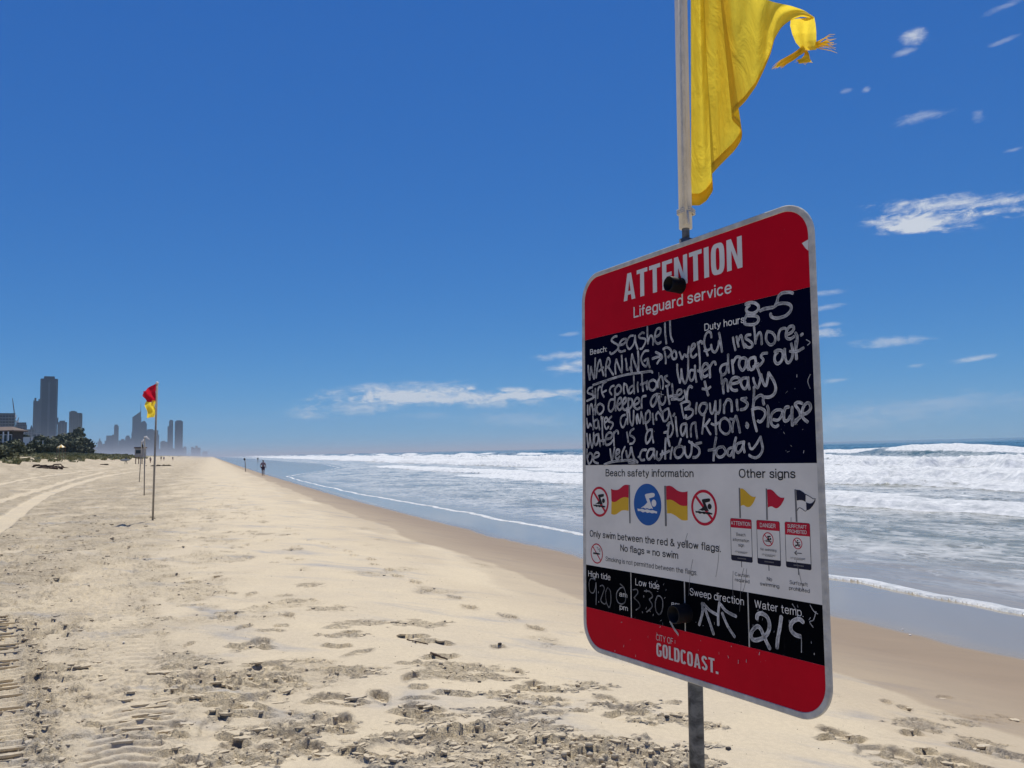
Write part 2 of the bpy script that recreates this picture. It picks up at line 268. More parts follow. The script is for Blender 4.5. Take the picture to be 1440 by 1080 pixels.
('Please',6.2,[[483.0,510.9,482.6,501.0,481.5,490.2,480.4,477.5],[479.8,477.5,482.7,488.2,489.2,493.6,496.8,495.9,501.6,492.6,501.3,485.8,503.0,480.3],[478.4,473.7,480.3,457.8,485.8,437.4],[477.1,473.7,489.8,475.4,500.8,472.2,505.4,466.0,501.4,457.5,493.8,452.1,488.9,454.3],[509.6,477.4,511.7,470.5,511.2,458.9,509.4,443.6],[520.7,454.5,530.1,453.1,537.4,459.3,538.9,467.7,528.4,469.4,518.7,464.2,515.9,454.8,517.9,446.0,524.9,442.4,530.4,445.0],[551.9,472.5,546.1,472.0,542.2,462.8,542.9,451.4,549.8,452.0,554.7,458.3],[558.7,472.1,557.5,458.1,558.0,443.1],[578.0,476.3,570.3,478.7,564.5,475.4,570.9,466.6,573.8,458.0,567.9,451.0,562.1,445.7],[574.9,456.1,563.4,450.3],[578.3,459.6,586.1,461.0,592.9,466.9,592.1,474.3,586.8,476.5,579.9,470.6,577.3,461.5,579.1,453.1,586.6,447.2]]),
('water is a',5.8,[[17.2,451.7,19.2,436.3,22.2,422.2],[22.2,422.2,26.6,436.0,27.8,450.0],[27.8,450.0,30.8,433.4,35.9,420.6],[35.9,420.6,40.3,435.6,41.6,453.2],[56.0,448.9,45.6,445.5,43.4,433.0,49.6,426.5,56.9,435.1,58.1,450.1],[58.1,450.1,61.0,437.4,63.9,423.6],[71.6,462.0,72.4,447.0,75.1,427.0],[66.1,434.8,80.3,435.5],[84.3,437.9,100.2,439.8,104.3,448.2,94.4,451.1,84.4,444.1,81.2,431.8,86.1,425.5,100.0,428.8,106.0,434.7],[110.7,423.6,110.0,438.2,110.2,451.6],[110.1,448.0,118.0,453.7,123.7,452.3,124.6,447.4],[152.0,449.3,154.6,439.1,156.3,429.5],[174.2,455.4,165.0,451.7,161.2,443.6,170.3,439.7,176.5,433.6,170.0,426.7,160.8,425.8],[228.8,451.2,216.7,449.5,209.5,437.1,211.0,425.5,219.7,429.8,226.9,441.0,228.0,451.3],[227.9,450.1,228.5,438.7,231.6,426.0]]),
('plankton',5.6,[[277.4,462.5,273.8,450.4,271.8,434.8,276.3,419.1],[270.8,457.2,277.4,462.5,285.4,458.7,286.7,447.6,280.0,436.8,271.8,435.9],[262.2,444.1,270.4,444.9],[294.5,471.5,295.6,454.9,298.3,436.1],[321.5,458.0,310.6,456.3,307.2,446.7,311.6,436.7,318.0,444.0,323.0,455.7],[323.0,456.8,322.6,443.8,323.8,433.5],[333.7,433.7,333.4,447.7,336.7,456.1,344.3,459.0],[345.8,458.9,346.8,444.9,349.3,429.9],[368.3,471.5,364.8,454.7,361.4,437.9],[381.0,462.3,372.1,454.3,366.9,451.4],[370.6,452.3,376.1,443.6,382.3,436.1],[395.5,471.9,394.9,455.3,395.7,435.5],[385.0,454.7,393.4,452.2,402.0,455.9],[413.3,462.5,406.2,457.8,404.4,445.5,412.4,436.9,421.9,435.5,428.9,443.4,426.7,455.7,418.7,462.2,413.3,462.5],[433.4,438.1,434.6,451.2,441.7,465.0],[428.2,460.7,436.2,459.2],[442.4,464.9,446.6,452.6,449.9,436.4],[464.8,451.7,467.8,448.5,466.4,444.1,464.0,447.7]]),
('be very',5.8,[[17.9,418.5,17.7,400.6,23.9,385.4],[23.9,385.4,34.6,394.1,35.8,406.7,26.3,409.4,19.9,400.6],[40.9,399.1,57.5,402.6,59.6,408.8,49.4,410.2,40.9,401.6,42.9,391.5,57.3,387.6],[97.9,416.6,99.6,404.4,103.4,392.1],[103.4,392.1,107.4,403.0,112.6,419.9],[115.2,404.1,126.8,408.7,126.9,414.7,119.2,413.7,115.2,401.7,120.8,395.6,128.6,401.5],[136.0,394.2,136.2,406.1,142.1,415.6,145.9,420.3],[149.5,411.8,152.9,398.7,160.4,404.5,164.4,418.6],[166.2,418.6,169.6,405.5,174.8,394.9],[77.5,385.0,103.3,390.3,141.6,392.9,174.8,393.2,184.6,388.4],[156.4,389.2,169.2,387.4,183.7,390.1]]),
('cautious',5.8,[[210.7,412.8,198.4,412.0,192.0,402.8,194.5,393.5,205.0,393.4],[186.6,399.4,191.9,398.8],[233.0,413.5,219.3,412.7,212.2,401.3,217.2,393.8,227.6,401.1,233.8,411.2],[233.9,413.5,232.8,404.4,235.2,395.3],[241.4,408.8,240.3,398.6,246.0,392.9,254.5,399.5,257.2,409.6],[266.9,432.8,264.8,417.2,264.2,394.9],[251.3,403.0,266.2,406.0,276.0,409.2],[278.8,394.7,280.7,405.7,284.2,415.6],[271.8,434.8,274.9,428.0,277.8,418.0],[306.4,417.2,293.7,414.3,289.5,405.6,294.8,396.7,305.8,397.7,313.8,406.2,312.5,414.9,304.8,417.3],[307.5,430.3,301.7,419.5],[317.2,415.9,318.3,402.9,325.8,396.3,333.6,404.7,335.7,423.9],[359.4,422.2,346.1,420.4],[328.2,425.3,338.6,419.6,351.8,412.9,354.4,404.3,346.8,397.1,337.9,396.1]]),
('today',6,[[395.5,430.4,390.7,411.9,387.8,390.3],[376.3,408.1,393.4,409.8],[410.2,413.5,399.1,411.7,394.6,403.6,399.9,396.3,409.6,397.1,416.7,405.2,411.6,413.4],[433.1,411.9,423.6,409.1,420.7,401.0,427.3,397.9,433.0,406.8],[441.0,428.2,435.8,412.8,434.5,394.8],[457.1,420.2,444.0,417.6,439.7,408.7,444.7,402.6,452.8,408.4,458.4,420.2],[458.4,421.2,456.8,412.3,459.1,403.3],[469.2,417.4,471.5,409.9,477.1,408.8,486.2,417.4,494.1,427.8],[494.1,427.8,496.1,418.0,497.6,407.4,491.6,397.8,482.8,393.6,474.1,395.2,468.5,398.2]]),
('high tide 9:20',3.0,[[44.4,145.9,30.0,147.1,22.6,137.7,24.9,120.9,36.9,118.2,44.1,129.0,46.7,140.6],[46.7,140.6,47.6,119.6,46.1,95.5],[54.7,123.3,54.7,120.5],[55.6,103.8,55.6,101.7],[60.7,135.3,70.0,137.8,74.6,131.4,67.5,118.0,62.7,106.2,74.1,100.9,81.1,104.6],[86.1,135.6,79.1,125.1,81.1,106.0,90.0,96.3,95.8,108.1,95.0,128.5,86.1,135.6],[126.3,147.4,137.1,142.0,143.3,129.4,140.8,114.3,127.8,108.5,115.9,113.6,115.0,128.4,126.2,139.2,134.9,141.7]]),
('low tide 3:30',3.4,[[165.6,140.9,177.1,143.0,180.0,136.8,168.5,126.1],[168.5,126.1,182.7,118.9,185.6,111.5,174.2,103.9],[197.3,133.9,197.2,131.3],[192.6,103.4,193.5,101.6],[199.5,143.2,215.4,144.0,223.1,136.0,213.1,129.6],[213.1,129.6,221.7,118.0,205.6,104.7],[236.7,139.1,230.6,126.9,232.2,110.6,241.6,105.7,249.5,115.7,250.9,132.2,244.4,138.9,236.7,139.1]]),
('sweep arrows',6.6,[[352.8,142.0,353.0,125.2,344.4,103.6],[356.7,141.4,370.6,132.3,388.9,127.3],[359.6,132.9,369.9,112.2,378.6,93.8],[394.2,148.9,390.5,130.8,389.9,111.0],[397.1,146.0,408.8,136.8,430.5,131.5],[399.6,132.2,410.9,113.4,426.4,97.8]]),
('smear',5,[[270.4,97.4,280.5,86.2,290.6,78.6]]),
('21c',8.2,[[475.2,134.7,476.8,141.2,485.0,144.5,495.6,141.0,500.4,131.5,498.7,120.0,490.3,109.4,476.6,101.9,465.6,100.4,461.7,106.5,466.2,115.6,476.1,122.9,482.7,119.4,487.7,111.0,493.9,100.9,499.5,92.8],[524.3,145.4,521.1,129.8,516.5,112.0,513.9,96.5],[565.1,143.9,559.2,146.9,550.5,144.5,542.8,137.4,542.4,128.4,549.5,122.8,559.2,121.5]]),
]
TXT=[
('ATTENTION',145.2,718.9,464.6,56.0,1,'w',1),
('Lifeguard service',175.9,679.2,438.3,22.2,0.7,'w',0),
('Duty hours:',371.6,622.4,468.8,13.0,0.6,'w',0),
('Beach:',28.7,622.2,87.4,12.3,0.6,'w',0),
('Beach safety information',80.0,360.6,335.8,14.7,0.6,'k',0),
('Only swim between the red & yellow flags.',23.6,233.4,397.7,13.8,0.6,'k',0),
('No flags = no swim',125.9,211.8,292.1,13.4,0.6,'k',0),
('Smoking is not permitted between the flags.',77.5,187.8,340.3,9.3,0.1,'k',0),
('Other signs',443.5,360.5,558.8,15.0,0.6,'k',0),
('Caution',428.9,197.4,459.7,5.7,0.15,'k',0),
('required',428.6,188.4,459.8,5.8,0.15,'k',0),
('No',496.5,197.2,506.8,6.0,0.15,'k',0),
('swimming',482.1,188.2,520.5,5.9,0.15,'k',0),
('Surfcraft',541.1,197.4,574.4,5.7,0.15,'k',0),
('prohibited',539.5,188.4,577.6,5.8,0.15,'k',0),
('Beach',434.4,263.7,454.2,5.3,0.15,'k',0),
('information',426.5,254.6,461.6,5.2,0.15,'k',0),
('sign',438.2,246.4,450.6,5.2,0.15,'k',0),
('No swimming',485.5,244.2,517.1,4.1,0.15,'k',0),
('ATTENTION',423.0,281.4,465.1,6.5,0.6,'w',0),
('DANGER',485.8,281.3,517.0,6.8,0.6,'w',0),
('SURFCRAFT',540.9,283.7,576.5,5.5,0.6,'w',0),
('PROHIBITED',540.6,276.0,576.2,5.5,0.6,'w',0),
('CITY OF GOLDCOAST',431.1,236.2,457.9,2.6,0.5,'k',0),
('CITY OF GOLDCOAST',488.1,236.6,515.2,2.5,0.5,'k',0),
('CITY OF GOLDCOAST',544.6,236.7,571.9,2.4,0.5,'k',0),
('High tide',17.9,150.3,93.1,12.2,0.15,'w',0),
('am',121.5,122.8,145.9,10.2,0.15,'w',0),
('pm',122.1,97.6,147.0,10.1,0.15,'w',0),
('Low tide',171.5,150.8,240.4,12.5,0.15,'w',0),
('am',272.1,125.4,296.0,9.7,0.15,'w',0),
('Sweep direction',321.3,151.4,447.0,12.7,0.15,'w',0),
('Water temp.',469.7,151.1,564.8,13.1,0.15,'w',0),
('CITY OF',229.4,57.1,275.2,11.2,0.1,'r',0),
('GOLDCOAST.',229.7,28.5,386.0,24.1,1,'r',1),
]
POL=[
('red_yellow_flag_print','R',1,[97.2,335.4,103.5,333.5,111.9,333.1,118.9,333.8,124.4,335.5,129.9,338.6,135.4,341.7,140.2,343.6,144.9,344.4,153.6,344.1,153.2,318.7,141.8,319.6,136.4,319.0,130.9,317.6,125.4,315.6,119.9,313.0,114.3,310.2,108.7,308.7,103.2,308.8,98.3,310.1]),
('red_yellow_flag_print','Y',1,[98.3,310.1,103.2,308.8,108.7,308.7,114.3,310.2,119.9,313.0,125.4,315.6,130.9,317.6,136.4,319.0,141.8,319.6,153.2,318.7,152.7,292.9,141.3,293.7,135.9,293.4,130.5,292.4,125.0,289.8,119.5,287.2,113.9,284.4,108.3,283.1,102.7,283.1,97.1,284.4]),
('flag_pole_print','G',2,[153.8,343.9,157.7,343.9,158.4,268.8,154.7,268.6]),
('red_yellow_flag_print','R',1,[263.4,343.6,271.3,344.6,276.5,343.9,281.7,342.2,287.6,339.0,293.5,335.9,300.3,334.3,307.0,333.5,313.6,333.9,320.0,335.0,319.2,309.4,314.6,308.7,309.6,308.4,303.7,308.8,297.9,310.3,291.2,313.2,284.4,316.3,278.4,318.2,272.4,318.8,263.6,318.0]),
('red_yellow_flag_print','Y',1,[263.6,318.0,272.4,318.8,278.4,318.2,284.4,316.3,291.2,313.2,297.9,310.3,303.7,308.8,309.6,308.4,314.6,308.7,319.2,309.4,319.1,283.5,313.8,282.5,308.8,282.4,304.7,282.7,300.5,283.7,293.8,286.8,287.1,290.0,281.2,292.0,275.2,293.5,264.7,293.1]),
('flag_pole_print','G',2,[258.1,344.1,262.9,344.2,263.4,269.5,258.5,269.2]),
('yellow_flag_print','Y',1,[445.4,342.6,450.6,342.7,454.9,340.6,459.1,337.4,463.3,334.2,467.5,331.5,470.3,330.3,473.1,329.7,475.9,329.6,478.7,330.2,475.7,324.2,472.7,319.7,469.7,316.4,466.1,313.5,462.5,312.6,459.6,312.6,456.8,313.1,453.9,314.7,450.3,315.4,445.5,313.8]),
('flag_pole_print','G',2,[442.3,343.7,445.1,343.7,445.3,293.9,442.2,293.8]),
('red_flag_print','R',1,[502.4,342.1,506.1,342.5,509.5,342.5,512.8,341.3,516.0,339.2,519.2,336.3,522.4,333.6,525.6,331.5,528.9,330.1,532.8,329.8,536.4,330.1,534.9,326.1,532.5,322.9,529.0,318.0,525.6,315.3,522.9,313.5,520.2,312.8,517.6,312.9,515.0,313.8,512.4,315.2,509.7,315.5,506.3,315.1,502.9,313.3]),
('flag_pole_print','G',2,[499.6,343.7,502.3,343.7,502.0,293.6,499.1,293.5]),
('surfcraft_flag_print','N',1,[559.6,342.8,562.7,342.7,565.8,342.6,568.9,341.4,572.5,339.5,576.7,336.5,576.1,324.9,573.1,326.3,569.5,327.2,565.1,327.2,560.1,326.4]),
('surfcraft_flag_print','N',1,[577.0,324.4,580.3,323.2,584.0,322.6,587.6,323.4,590.7,325.8,594.5,330.2,593.8,326.4,591.8,322.9,588.6,318.8,584.8,315.1,581.1,312.8,577.4,312.1]),
('flag_pole_print','G',2,[556.2,343.4,559.2,343.5,559.8,293.6,556.8,293.5]),
('attention_board_print','MS',1,[421.2,467.9,292.5,222.2,277.0,231.4,443.8,212.8]),
('danger_board_print','MS',1,[478.0,525.3,292.5,222.0,277.2,231.4,501.1,213.2]),
('surfcraft_board_print','MS',1,[535.0,582.5,292.8,222.4,272.8,231.5,558.3,213.0]),
]
CIR=[
('no_swimming_symbol',57.6,307.7,28.9,5.0,'swim'),
('swim_here_symbol',209.3,307.4,39.9,0,'blue'),
('no_swimming_symbol',360.1,307.5,29.0,5.0,'swim'),
('no_smoking_symbol',47.1,200.1,19.5,2.4,'smoke'),
('no_swimming_symbol',501.1,262.8,10.3,1.6,'swim'),
('no_surfcraft_symbol',558.4,260.7,8.2,1.4,'run'),
]
ARROW=[(565.5, 246.1), (552.5, 245.9), (557.1, 249.5), (557.1, 243.0)]
SEP=[(157.5, 129.5), (307.3, 130.6), (455.4, 131.4)]
BOLT=((312.4, 717.7), (310.0, 118.5))
# ------------------------------------------------------------------ the lie of the land
TH = math.radians(21.1)              # the shore runs away 21 degrees to the left of straight ahead
CT, ST = math.cos(TH), math.sin(TH)
SEA = -0.9
def shore(x, y): return x * CT + y * ST, -x * ST + y * CT        # (distance towards the sea, distance along the shore)
def unshore(c, s): return c * CT - s * ST, c * ST + s * CT
PROF_C = [-4000, -90, -60, -40, -31, -26, -21, -16, -8, -1, 1.5, 3.2, 4.6, 6.0, 7.5, 9.5, 12, 25, 60, 120, 500]
PROF_Z = [3.0, 3.0, 3.3, 2.75, 2.1, 1.35, 0.62, 0.10, -0.02, 0.0, -0.04, -0.16, -0.35, -0.58, -0.80, -0.875, -0.95, -1.6, -3, -4, -6]
WET_S = [-200, 0, 6.3, 16, 43.6, 94, 188, 9000]; WET_C = [9.5, 9.1, 8.7, 7.9, 6.4, 5.7, 5.3, 5.3]
SW_S = [-200, 0, 8, 21, 29.5, 50.6, 75, 93, 104, 118, 140, 190, 9000]; SW_C = [12.2, 11.8, 11.4, 10.3, 9.9, 8.3, 7.7, 8.0, 10.5, 15, 21, 25, 25]
def base_z(x, y):
    c, s = shore(x, y)
    z = np.interp(c, PROF_C, PROF_Z)
    k = sstep(-17, -32, c)
    near = sstep(30, 60, s)
    z = z + k * near * (0.55 * fbm(c / 9, s / 17, 3, 5)) - (1 - near) * k * 0.4
    z = z + sstep(8, -2, c) * 0.05 * fbm(x / 3.1, y / 3.1, 2, 11)
    swl = np.interp(s, SW_S, SW_C)
    z = np.where((s > 88) & (c > 8.5) & (c < swl + 1.2), np.maximum(z, SEA + 0.012 - .0015 * (c - 8)), z)
    return z
def bz(x, y): return float(base_z(np.array([float(x)]), np.array([float(y)]))[0])
DAMP_S = [-200, 5, 9, 16, 24, 60, 9000]; DAMP_C = [5.6, 5.5, 4.9, 4.5, 4.3, 4.0, 3.6]

def polar_mesh(name, azs, rs):
    A, Rr = np.meshgrid(azs, rs)
    return np.sin(A) * Rr, np.cos(A) * Rr
def grid_to_mesh(name, X, Y, Z, mat, attrs=None, wrap=False, keep=None):
    nr, nc = X.shape
    co = np.stack((X, Y, Z), -1).reshape(-1, 3).astype(np.float32)
    idx = np.arange(nr * nc, dtype=np.int32).reshape(nr, nc)
    if wrap: nx = np.roll(idx, -1, axis=1); a = idx[:-1]; b = nx[:-1]; c = nx[1:]; d = idx[1:]
    else: a = idx[:-1, :-1]; b = idx[:-1, 1:]; c = idx[1:, 1:]; d = idx[1:, :-1]
    q = np.stack((a, b, c, d), -1).reshape(-1, 4)
    if keep is not None:
        kk = keep.reshape(-1)[q].any(1); q = q[kk]
        used = np.zeros(nr * nc, bool); used[q.reshape(-1)] = True
        remap = np.cumsum(used) - 1; co = co[used]; q = remap[q].astype(np.int32)
        if attrs: attrs = {k: v.reshape(-1)[used] for k, v in attrs.items()}
    me = bpy.data.meshes.new(name)
    me.vertices.add(len(co)); me.vertices.foreach_set('co', co.reshape(-1))
    me.loops.add(q.size); me.loops.foreach_set('vertex_index', q.reshape(-1).astype(np.int32))
    me.polygons.add(len(q)); me.polygons.foreach_set('loop_start', np.arange(0, q.size, 4, dtype=np.int32)); me.polygons.foreach_set('loop_total', np.full(len(q), 4, dtype=np.int32))
    me.update(calc_edges=True)
    for k, v in (attrs or {}).items():
        at_ = me.attributes.new(k, 'FLOAT', 'POINT'); at_.data.foreach_set('value', np.ascontiguousarray(v.reshape(-1), dtype=np.float32))
    me.materials.append(mat); me.shade_smooth()
    return link(bpy.data.objects.new(name, me))

def radii(r0, stops):
    out = [r0]
    for (r_end, f) in stops:
        while out[-1] < r_end: out.append(out[-1] + f(out[-1]))
    return np.array(out)

# ------------------------------------------------------------------ sand material
def sand_material():
    m, nt, b = material('sand')
    pos = nt.new('ShaderNodeNewGeometry').outputs['Position']
    wet = nt.attr('wet'); mir = nt.attr('mirror'); rough = nt.attr('rough'); veg = nt.attr('veg')
    flat = nt.mapping(pos, (1, 1, 1))
    along = nt.mapping(pos, (1.0, 1.0, 0), (0, 0, TH))
    streak = nt.noise(nt.mapping(along, (0.55, 1.9, 0)), 1.0, 6, 0.6, 0.8)
    blotch = nt.noise(flat, 0.9, 6, 0.6)
    grain = nt.noise(flat, 260.0, 2, 0.6)
    mid = nt.noise(flat, 28.0, 5, 0.65)
    dry = nt.mix(nt.ramp(blotch, 0.35, 0.65), (0.60, 0.508, 0.356), (0.56, 0.476, 0.342))
    crack_shade = nt.ramp(nt.noise(pos, 7.0, 6, 0.7, 0.6), 0.46, 0.56)
    dry = nt.mix(nt.math('MULTIPLY', nt.math('MULTIPLY', rough, crack_shade), 0.42), dry, (0.38, 0.31, 0.215))  # painted shade: darker tone in place of crack shadows on rough sand
    # grey heavy-mineral streaks
    gfac = nt.math('MULTIPLY', nt.ramp(streak, 0.50, 0.72), nt.ramp(nt.noise(flat, 0.45, 3), 0.38, 0.60, 0.15, 0.9))
    dry = nt.mix(gfac, dry, (0.345, 0.335, 0.32))
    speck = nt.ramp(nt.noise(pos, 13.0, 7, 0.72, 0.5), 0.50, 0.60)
    shade_speck2 = nt.ramp(nt.noise(nt.mapping(along, (2.2, 3.6, 0)), 1.0, 6, 0.7, 0.4), 0.50, 0.62)
    dry = nt.mix(nt.math('MULTIPLY', rough, nt.math('MAXIMUM', nt.math('MULTIPLY', speck, 0.50), nt.math('MULTIPLY', shade_speck2, 0.75))), dry, (0.34, 0.275, 0.19))  # dark specks painted as the shade of small broken relief
    gm = nt.new('ShaderNodeVectorMath', operation='SCALE'); nt.l.new(dry, gm.inputs[0])
    nt.put(gm.inputs['Scale'], nt.math('MULTIPLY', nt.ramp(grain, 0.25, 0.75, 0.86, 1.12), nt.ramp(mid, 0.3, 0.7, 0.94, 1.05)))
    damp = nt.mix(nt.ramp(streak, 0.3, 0.7), (0.290, 0.216, 0.140), (0.262, 0.196, 0.128))
    col = nt.mix(wet, gm.outputs[0], damp)
    mcol = nt.mix(nt.ramp(nt.noise(nt.mapping(along, (0.25, 0.05, 0)), 1.0, 4), 0.3, 0.7), (0.27, 0.235, 0.17), (0.32, 0.275, 0.20))
    col = nt.mix(mir, col, mcol)
    col = nt.mix(veg, col, (0.20, 0.185, 0.11))
    nt.l.new(col, b.inputs['Base Color'])
    r = nt.mix(mir, nt.mix(wet, (0.95, 0.95, 0.95), (0.62, 0.62, 0.62)), (0.10, 0.10, 0.10))
    nt.l.new(r, b.inputs['Roughness'])
    sp = nt.mix(mir, nt.mix(wet, (0.05, 0.05, 0.05), (0.22, 0.22, 0.22)), (0.4, 0.4, 0.4))
    nt.l.new(sp, b.inputs['Specular IOR Level'])
    clump = nt.noise(flat, 70.0, 4, 0.7)
    h = nt.math('ADD', nt.math('MULTIPLY', clump, nt.math('ADD', nt.math('MULTIPLY', rough, 1.6), 0.35)), nt.math('MULTIPLY', grain, 0.25))
    plate = nt.ramp(nt.noise(flat, 9.0, 5, 0.62, 0.8), 0.49, 0.505)
    flake = nt.ramp(nt.noise(flat, 30.0, 4, 0.6, 0.8), 0.50, 0.53)
    h = nt.math('ADD', h, nt.math('MULTIPLY', rough, nt.math('ADD', nt.math('MULTIPLY', plate, 1.5), nt.math('MULTIPLY', flake, .6))))
    h = nt.math('MULTIPLY', h, nt.math('SUBTRACT', 1.0, nt.math('MAXIMUM', nt.math('MULTIPLY', wet, 0.85), mir)))
    nt.l.new(nt.bump(h, 0.8, 0.016), b.inputs['Normal'])
    return m
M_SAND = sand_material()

# ------------------------------------------------------------------ sand sheet
az_f = np.radians(np.linspace(-40, 40, 830))
az_c = np.radians(np.concatenate((np.linspace(-180, -42, 70)[:-1], [-42.0])))
az_all = np.concatenate((az_c, az_f, np.radians(np.linspace(42, 180, 70)[:-1])))
rs = radii(0.02, [(3.3, lambda r: max(0.06, 0.12 * r)), (4.1, lambda r: 0.0018 * r), (60, lambda r: max(3.1e-4 * r * r, 0) if r < 14 else 4.6e-4 * r * r), (400, lambda r: 0.026 * r), (9000, lambda r: 0.09 * r)])
X, Y = polar_mesh('sand', az_all, rs)
C, S = shore(X, Y)
R_ = np.hypot(X, Y)
Zs = base_z(X, Y)
wet_line = np.interp(S, WET_S, WET_C) + 0.22 * fbm(S / 3.3, C * 0 + 3, 3, 21) + 0.12 * fbm(S / 0.7, C * 0 + 1, 2, 22)
damp_line = np.interp(S, DAMP_S, DAMP_C) + 0.5 * fbm(S / 4.0, C * 0 + 7, 3, 31) + 0.1 * fbm(S / .5, C / .5, 2, 32)
wet = sstep(-0.12, 0.14, C - damp_line) * (0.72 + 0.28 * sstep(0, 2.5, C - damp_line))
wet = np.maximum(wet, 0.35 * sstep(-2.5, 0.2, C - damp_line) * sstep(0.0, 0.5, 0.5 + fbm(C / 1.2, S / 5, 3, 33)))
mir = sstep(-0.06, 0.10, C - wet_line) * (0.80 + 0.2 * sstep(0, 0.8, C - wet_line))
# roughness of the trodden sand, also the mask for its painted shade
left = sstep(2.0, -3.5, C + 0.8 * fbm(X / 2.5, Y / 2.5, 3, 41))
rough = np.clip(left * (0.30 + 0.9 * fbm(X / 1.1, Y / 1.1, 4, 42)) , 0, 1)
veg = sstep(-28, -34, C + 4.0 * fbm(X / 9, Y / 9, 4, 43)) * sstep(-0.25, 0.15, fbm(X / 3.5, Y / 3.5, 4, 44) + sstep(-28, -45, C))
D = np.zeros_like(X)
D += (1 - sstep(2, 6, C)) * (0.012 * fbm(X / 0.9, Y / 0.9, 3, 51) + 0.006 * fbm(X / 0.22, Y / 0.34, 3, 52))
D += (1 - sstep(60, 160, R_)) * 0
# dense old foot and wheel churning further up the beach
far_ch = sstep(8, 15, R_) * sstep(0.5, -4, C)
D += far_ch * 0.085 * (np.abs(fbm(X / 0.75, Y / 0.9, 4, 53, 0.6)) - 0.15)
D += far_ch * sstep(11, 18, R_) * 0.05 * fbm(X / 1.6, Y / 2.0, 3, 54)

rough = np.clip(rough + far_ch * (0.50 + .95 * fbm(X / 1.3, Y / 2.6, 4, 57)), 0, 1)  # far churned sand gets painted shade where the mesh is too coarse
fine = (rs > 2.5) & (rs < 80)
ROW0 = int(np.argmax(fine)); 
def window(x, y, rad):
    """index window of the polar grid around a ground point"""
    r = math.hypot(x, y); a = math.atan2(x, y)
    i0 = np.searchsorted(rs, r - rad); i1 = np.searchsorted(rs, r + rad) + 1
    da = rad / max(r, 0.1)
    j0 = np.searchsorted(az_all, a - da); j1 = np.searchsorted(az_all, a + da) + 1
    return slice(i0, i1), slice(j0, j1)
def g_at(px, py, z=0.0):
    v = CAM_R @ Vector(((px - 720) / F_PX, -(py - 540) / F_PX, -1.0))
    for _ in range(4):
        k = (z - EYE) / v.z; x, y = v.x * k, v.y * k; z = bz(x, y)
    return x, y
rng = random.Random(3)
def footprint(x, y, ang, L=0.29, Wd=0.105, depth=0.022, messy=0.4, seed=0):
    w = window(x, y, L * 1.5)
    if D[w].size == 0: return
    dx = X[w] - x; dy = Y[w] - y
    ca, sa = math.cos(ang), math.sin(ang)
    u = dx * ca + dy * sa; v = -dx * sa + dy * ca       # u across, v along
    wob = 0.16 * messy * fbm(X[w] / 0.07, Y[w] / 0.07, 3, 60 + seed % 7)
    half = Wd / 2 * (1 + 0.22 * np.sin(v / L * 5.0 + 0.6))
    d = np.sqrt((u / half) ** 2 + (v / (L / 2)) ** 2) + wob
    pit = -1.25 * depth * (1 - sstep(0.88, 1.0, d)) * (1 + 0.3 * np.sin(v / L * math.pi)) + depth * .45 * messy * (1 - sstep(.5, .85, d)) * np.maximum(0, fbm(X[w] / .07, Y[w] / .07, 2, 63 + seed % 5) + .1)
    rim = depth * 0.38 * np.exp(-((d - 1.22) / 0.17) ** 2) * (0.5 + 0.9 * sstep(-0.3, 0.5, fbm(X[w] / 0.06, Y[w] / 0.06, 2, 61)))
    tread = (1 - sstep(0.7, 1.0, d)) * 0.004 * np.sin(v / 0.022) * (1 - messy)
    D[w] += pit + rim + tread
    rough[w] = np.maximum(rough[w], np.exp(-((d - 1.0) / 0.25) ** 2) * (0.3 + 0.3 * messy))
def churn(x, y, rx, ry, ang, amp, fr=0.05, seed=0, sink=0.0, step=True):
    """sand kicked up in crumbs and broken crust"""
    w = window(x, y, max(rx, ry) * 1.5)
    if D[w].size == 0: return
    dx = X[w] - x; dy = Y[w] - y; ca, sa = math.cos(ang), math.sin(ang)
    u = dx * ca + dy * sa; v = -dx * sa + dy * ca
    d = np.sqrt((u / rx) ** 2 + (v / ry) ** 2) + 1.0 * fbm(X[w] / (rx * .6), Y[w] / (ry * .6), 4, 70 + seed % 5)
    mk = 1 - sstep(0.55, 1.05, d)
    n = fbm(X[w] / (fr * 1.3), Y[w] / (fr * 1.3), 2, 80 + seed % 9, 0.45)
    crumbs = np.tanh(np.maximum(n - 0.05, 0) * 2.2) * .8 - 0.15
    if step:
        pl = fbm(X[w] / (fr * 3), Y[w] / (fr * 2), 2, 90 + seed % 9)
        crumbs = crumbs + 0.7 * (sstep(0.0, 0.045, pl) - 0.5)
    D[w] += mk * (amp * crumbs - sink)
    rough[w] = np.maximum(rough[w], mk * 0.75)
def crack(x, y, L, ang, h=0.012, seed=0):
    """a low ledge of broken crust: steep towards the viewer, fading behind"""
    w = window(x, y, L)
    if D[w].size == 0: return
    dx = X[w] - x; dy = Y[w] - y; ca, sa = math.cos(ang), math.sin(ang)
    u = dx * ca + dy * sa; v = -dx * sa + dy * ca
    v = v + 0.16 * L * fbm(X[w] / (L * .4), X[w] * 0 + seed * 1.7, 2, 100 + seed % 9)
    e = sstep(L * 0.55, L * 0.3, np.abs(u))
    q = 0.0012 * max(1.0, y)
    D[w] += e * h * np.where(v > 0, np.exp(-np.maximum(v, 0) / 0.10), 0) - e * h * .9 * np.where(v <= 0, np.exp(-np.maximum(-v, 0) / 0.035), 0)
    rough[w] = np.maximum(rough[w], .6 * e * np.exp(-(v / .025) ** 2))

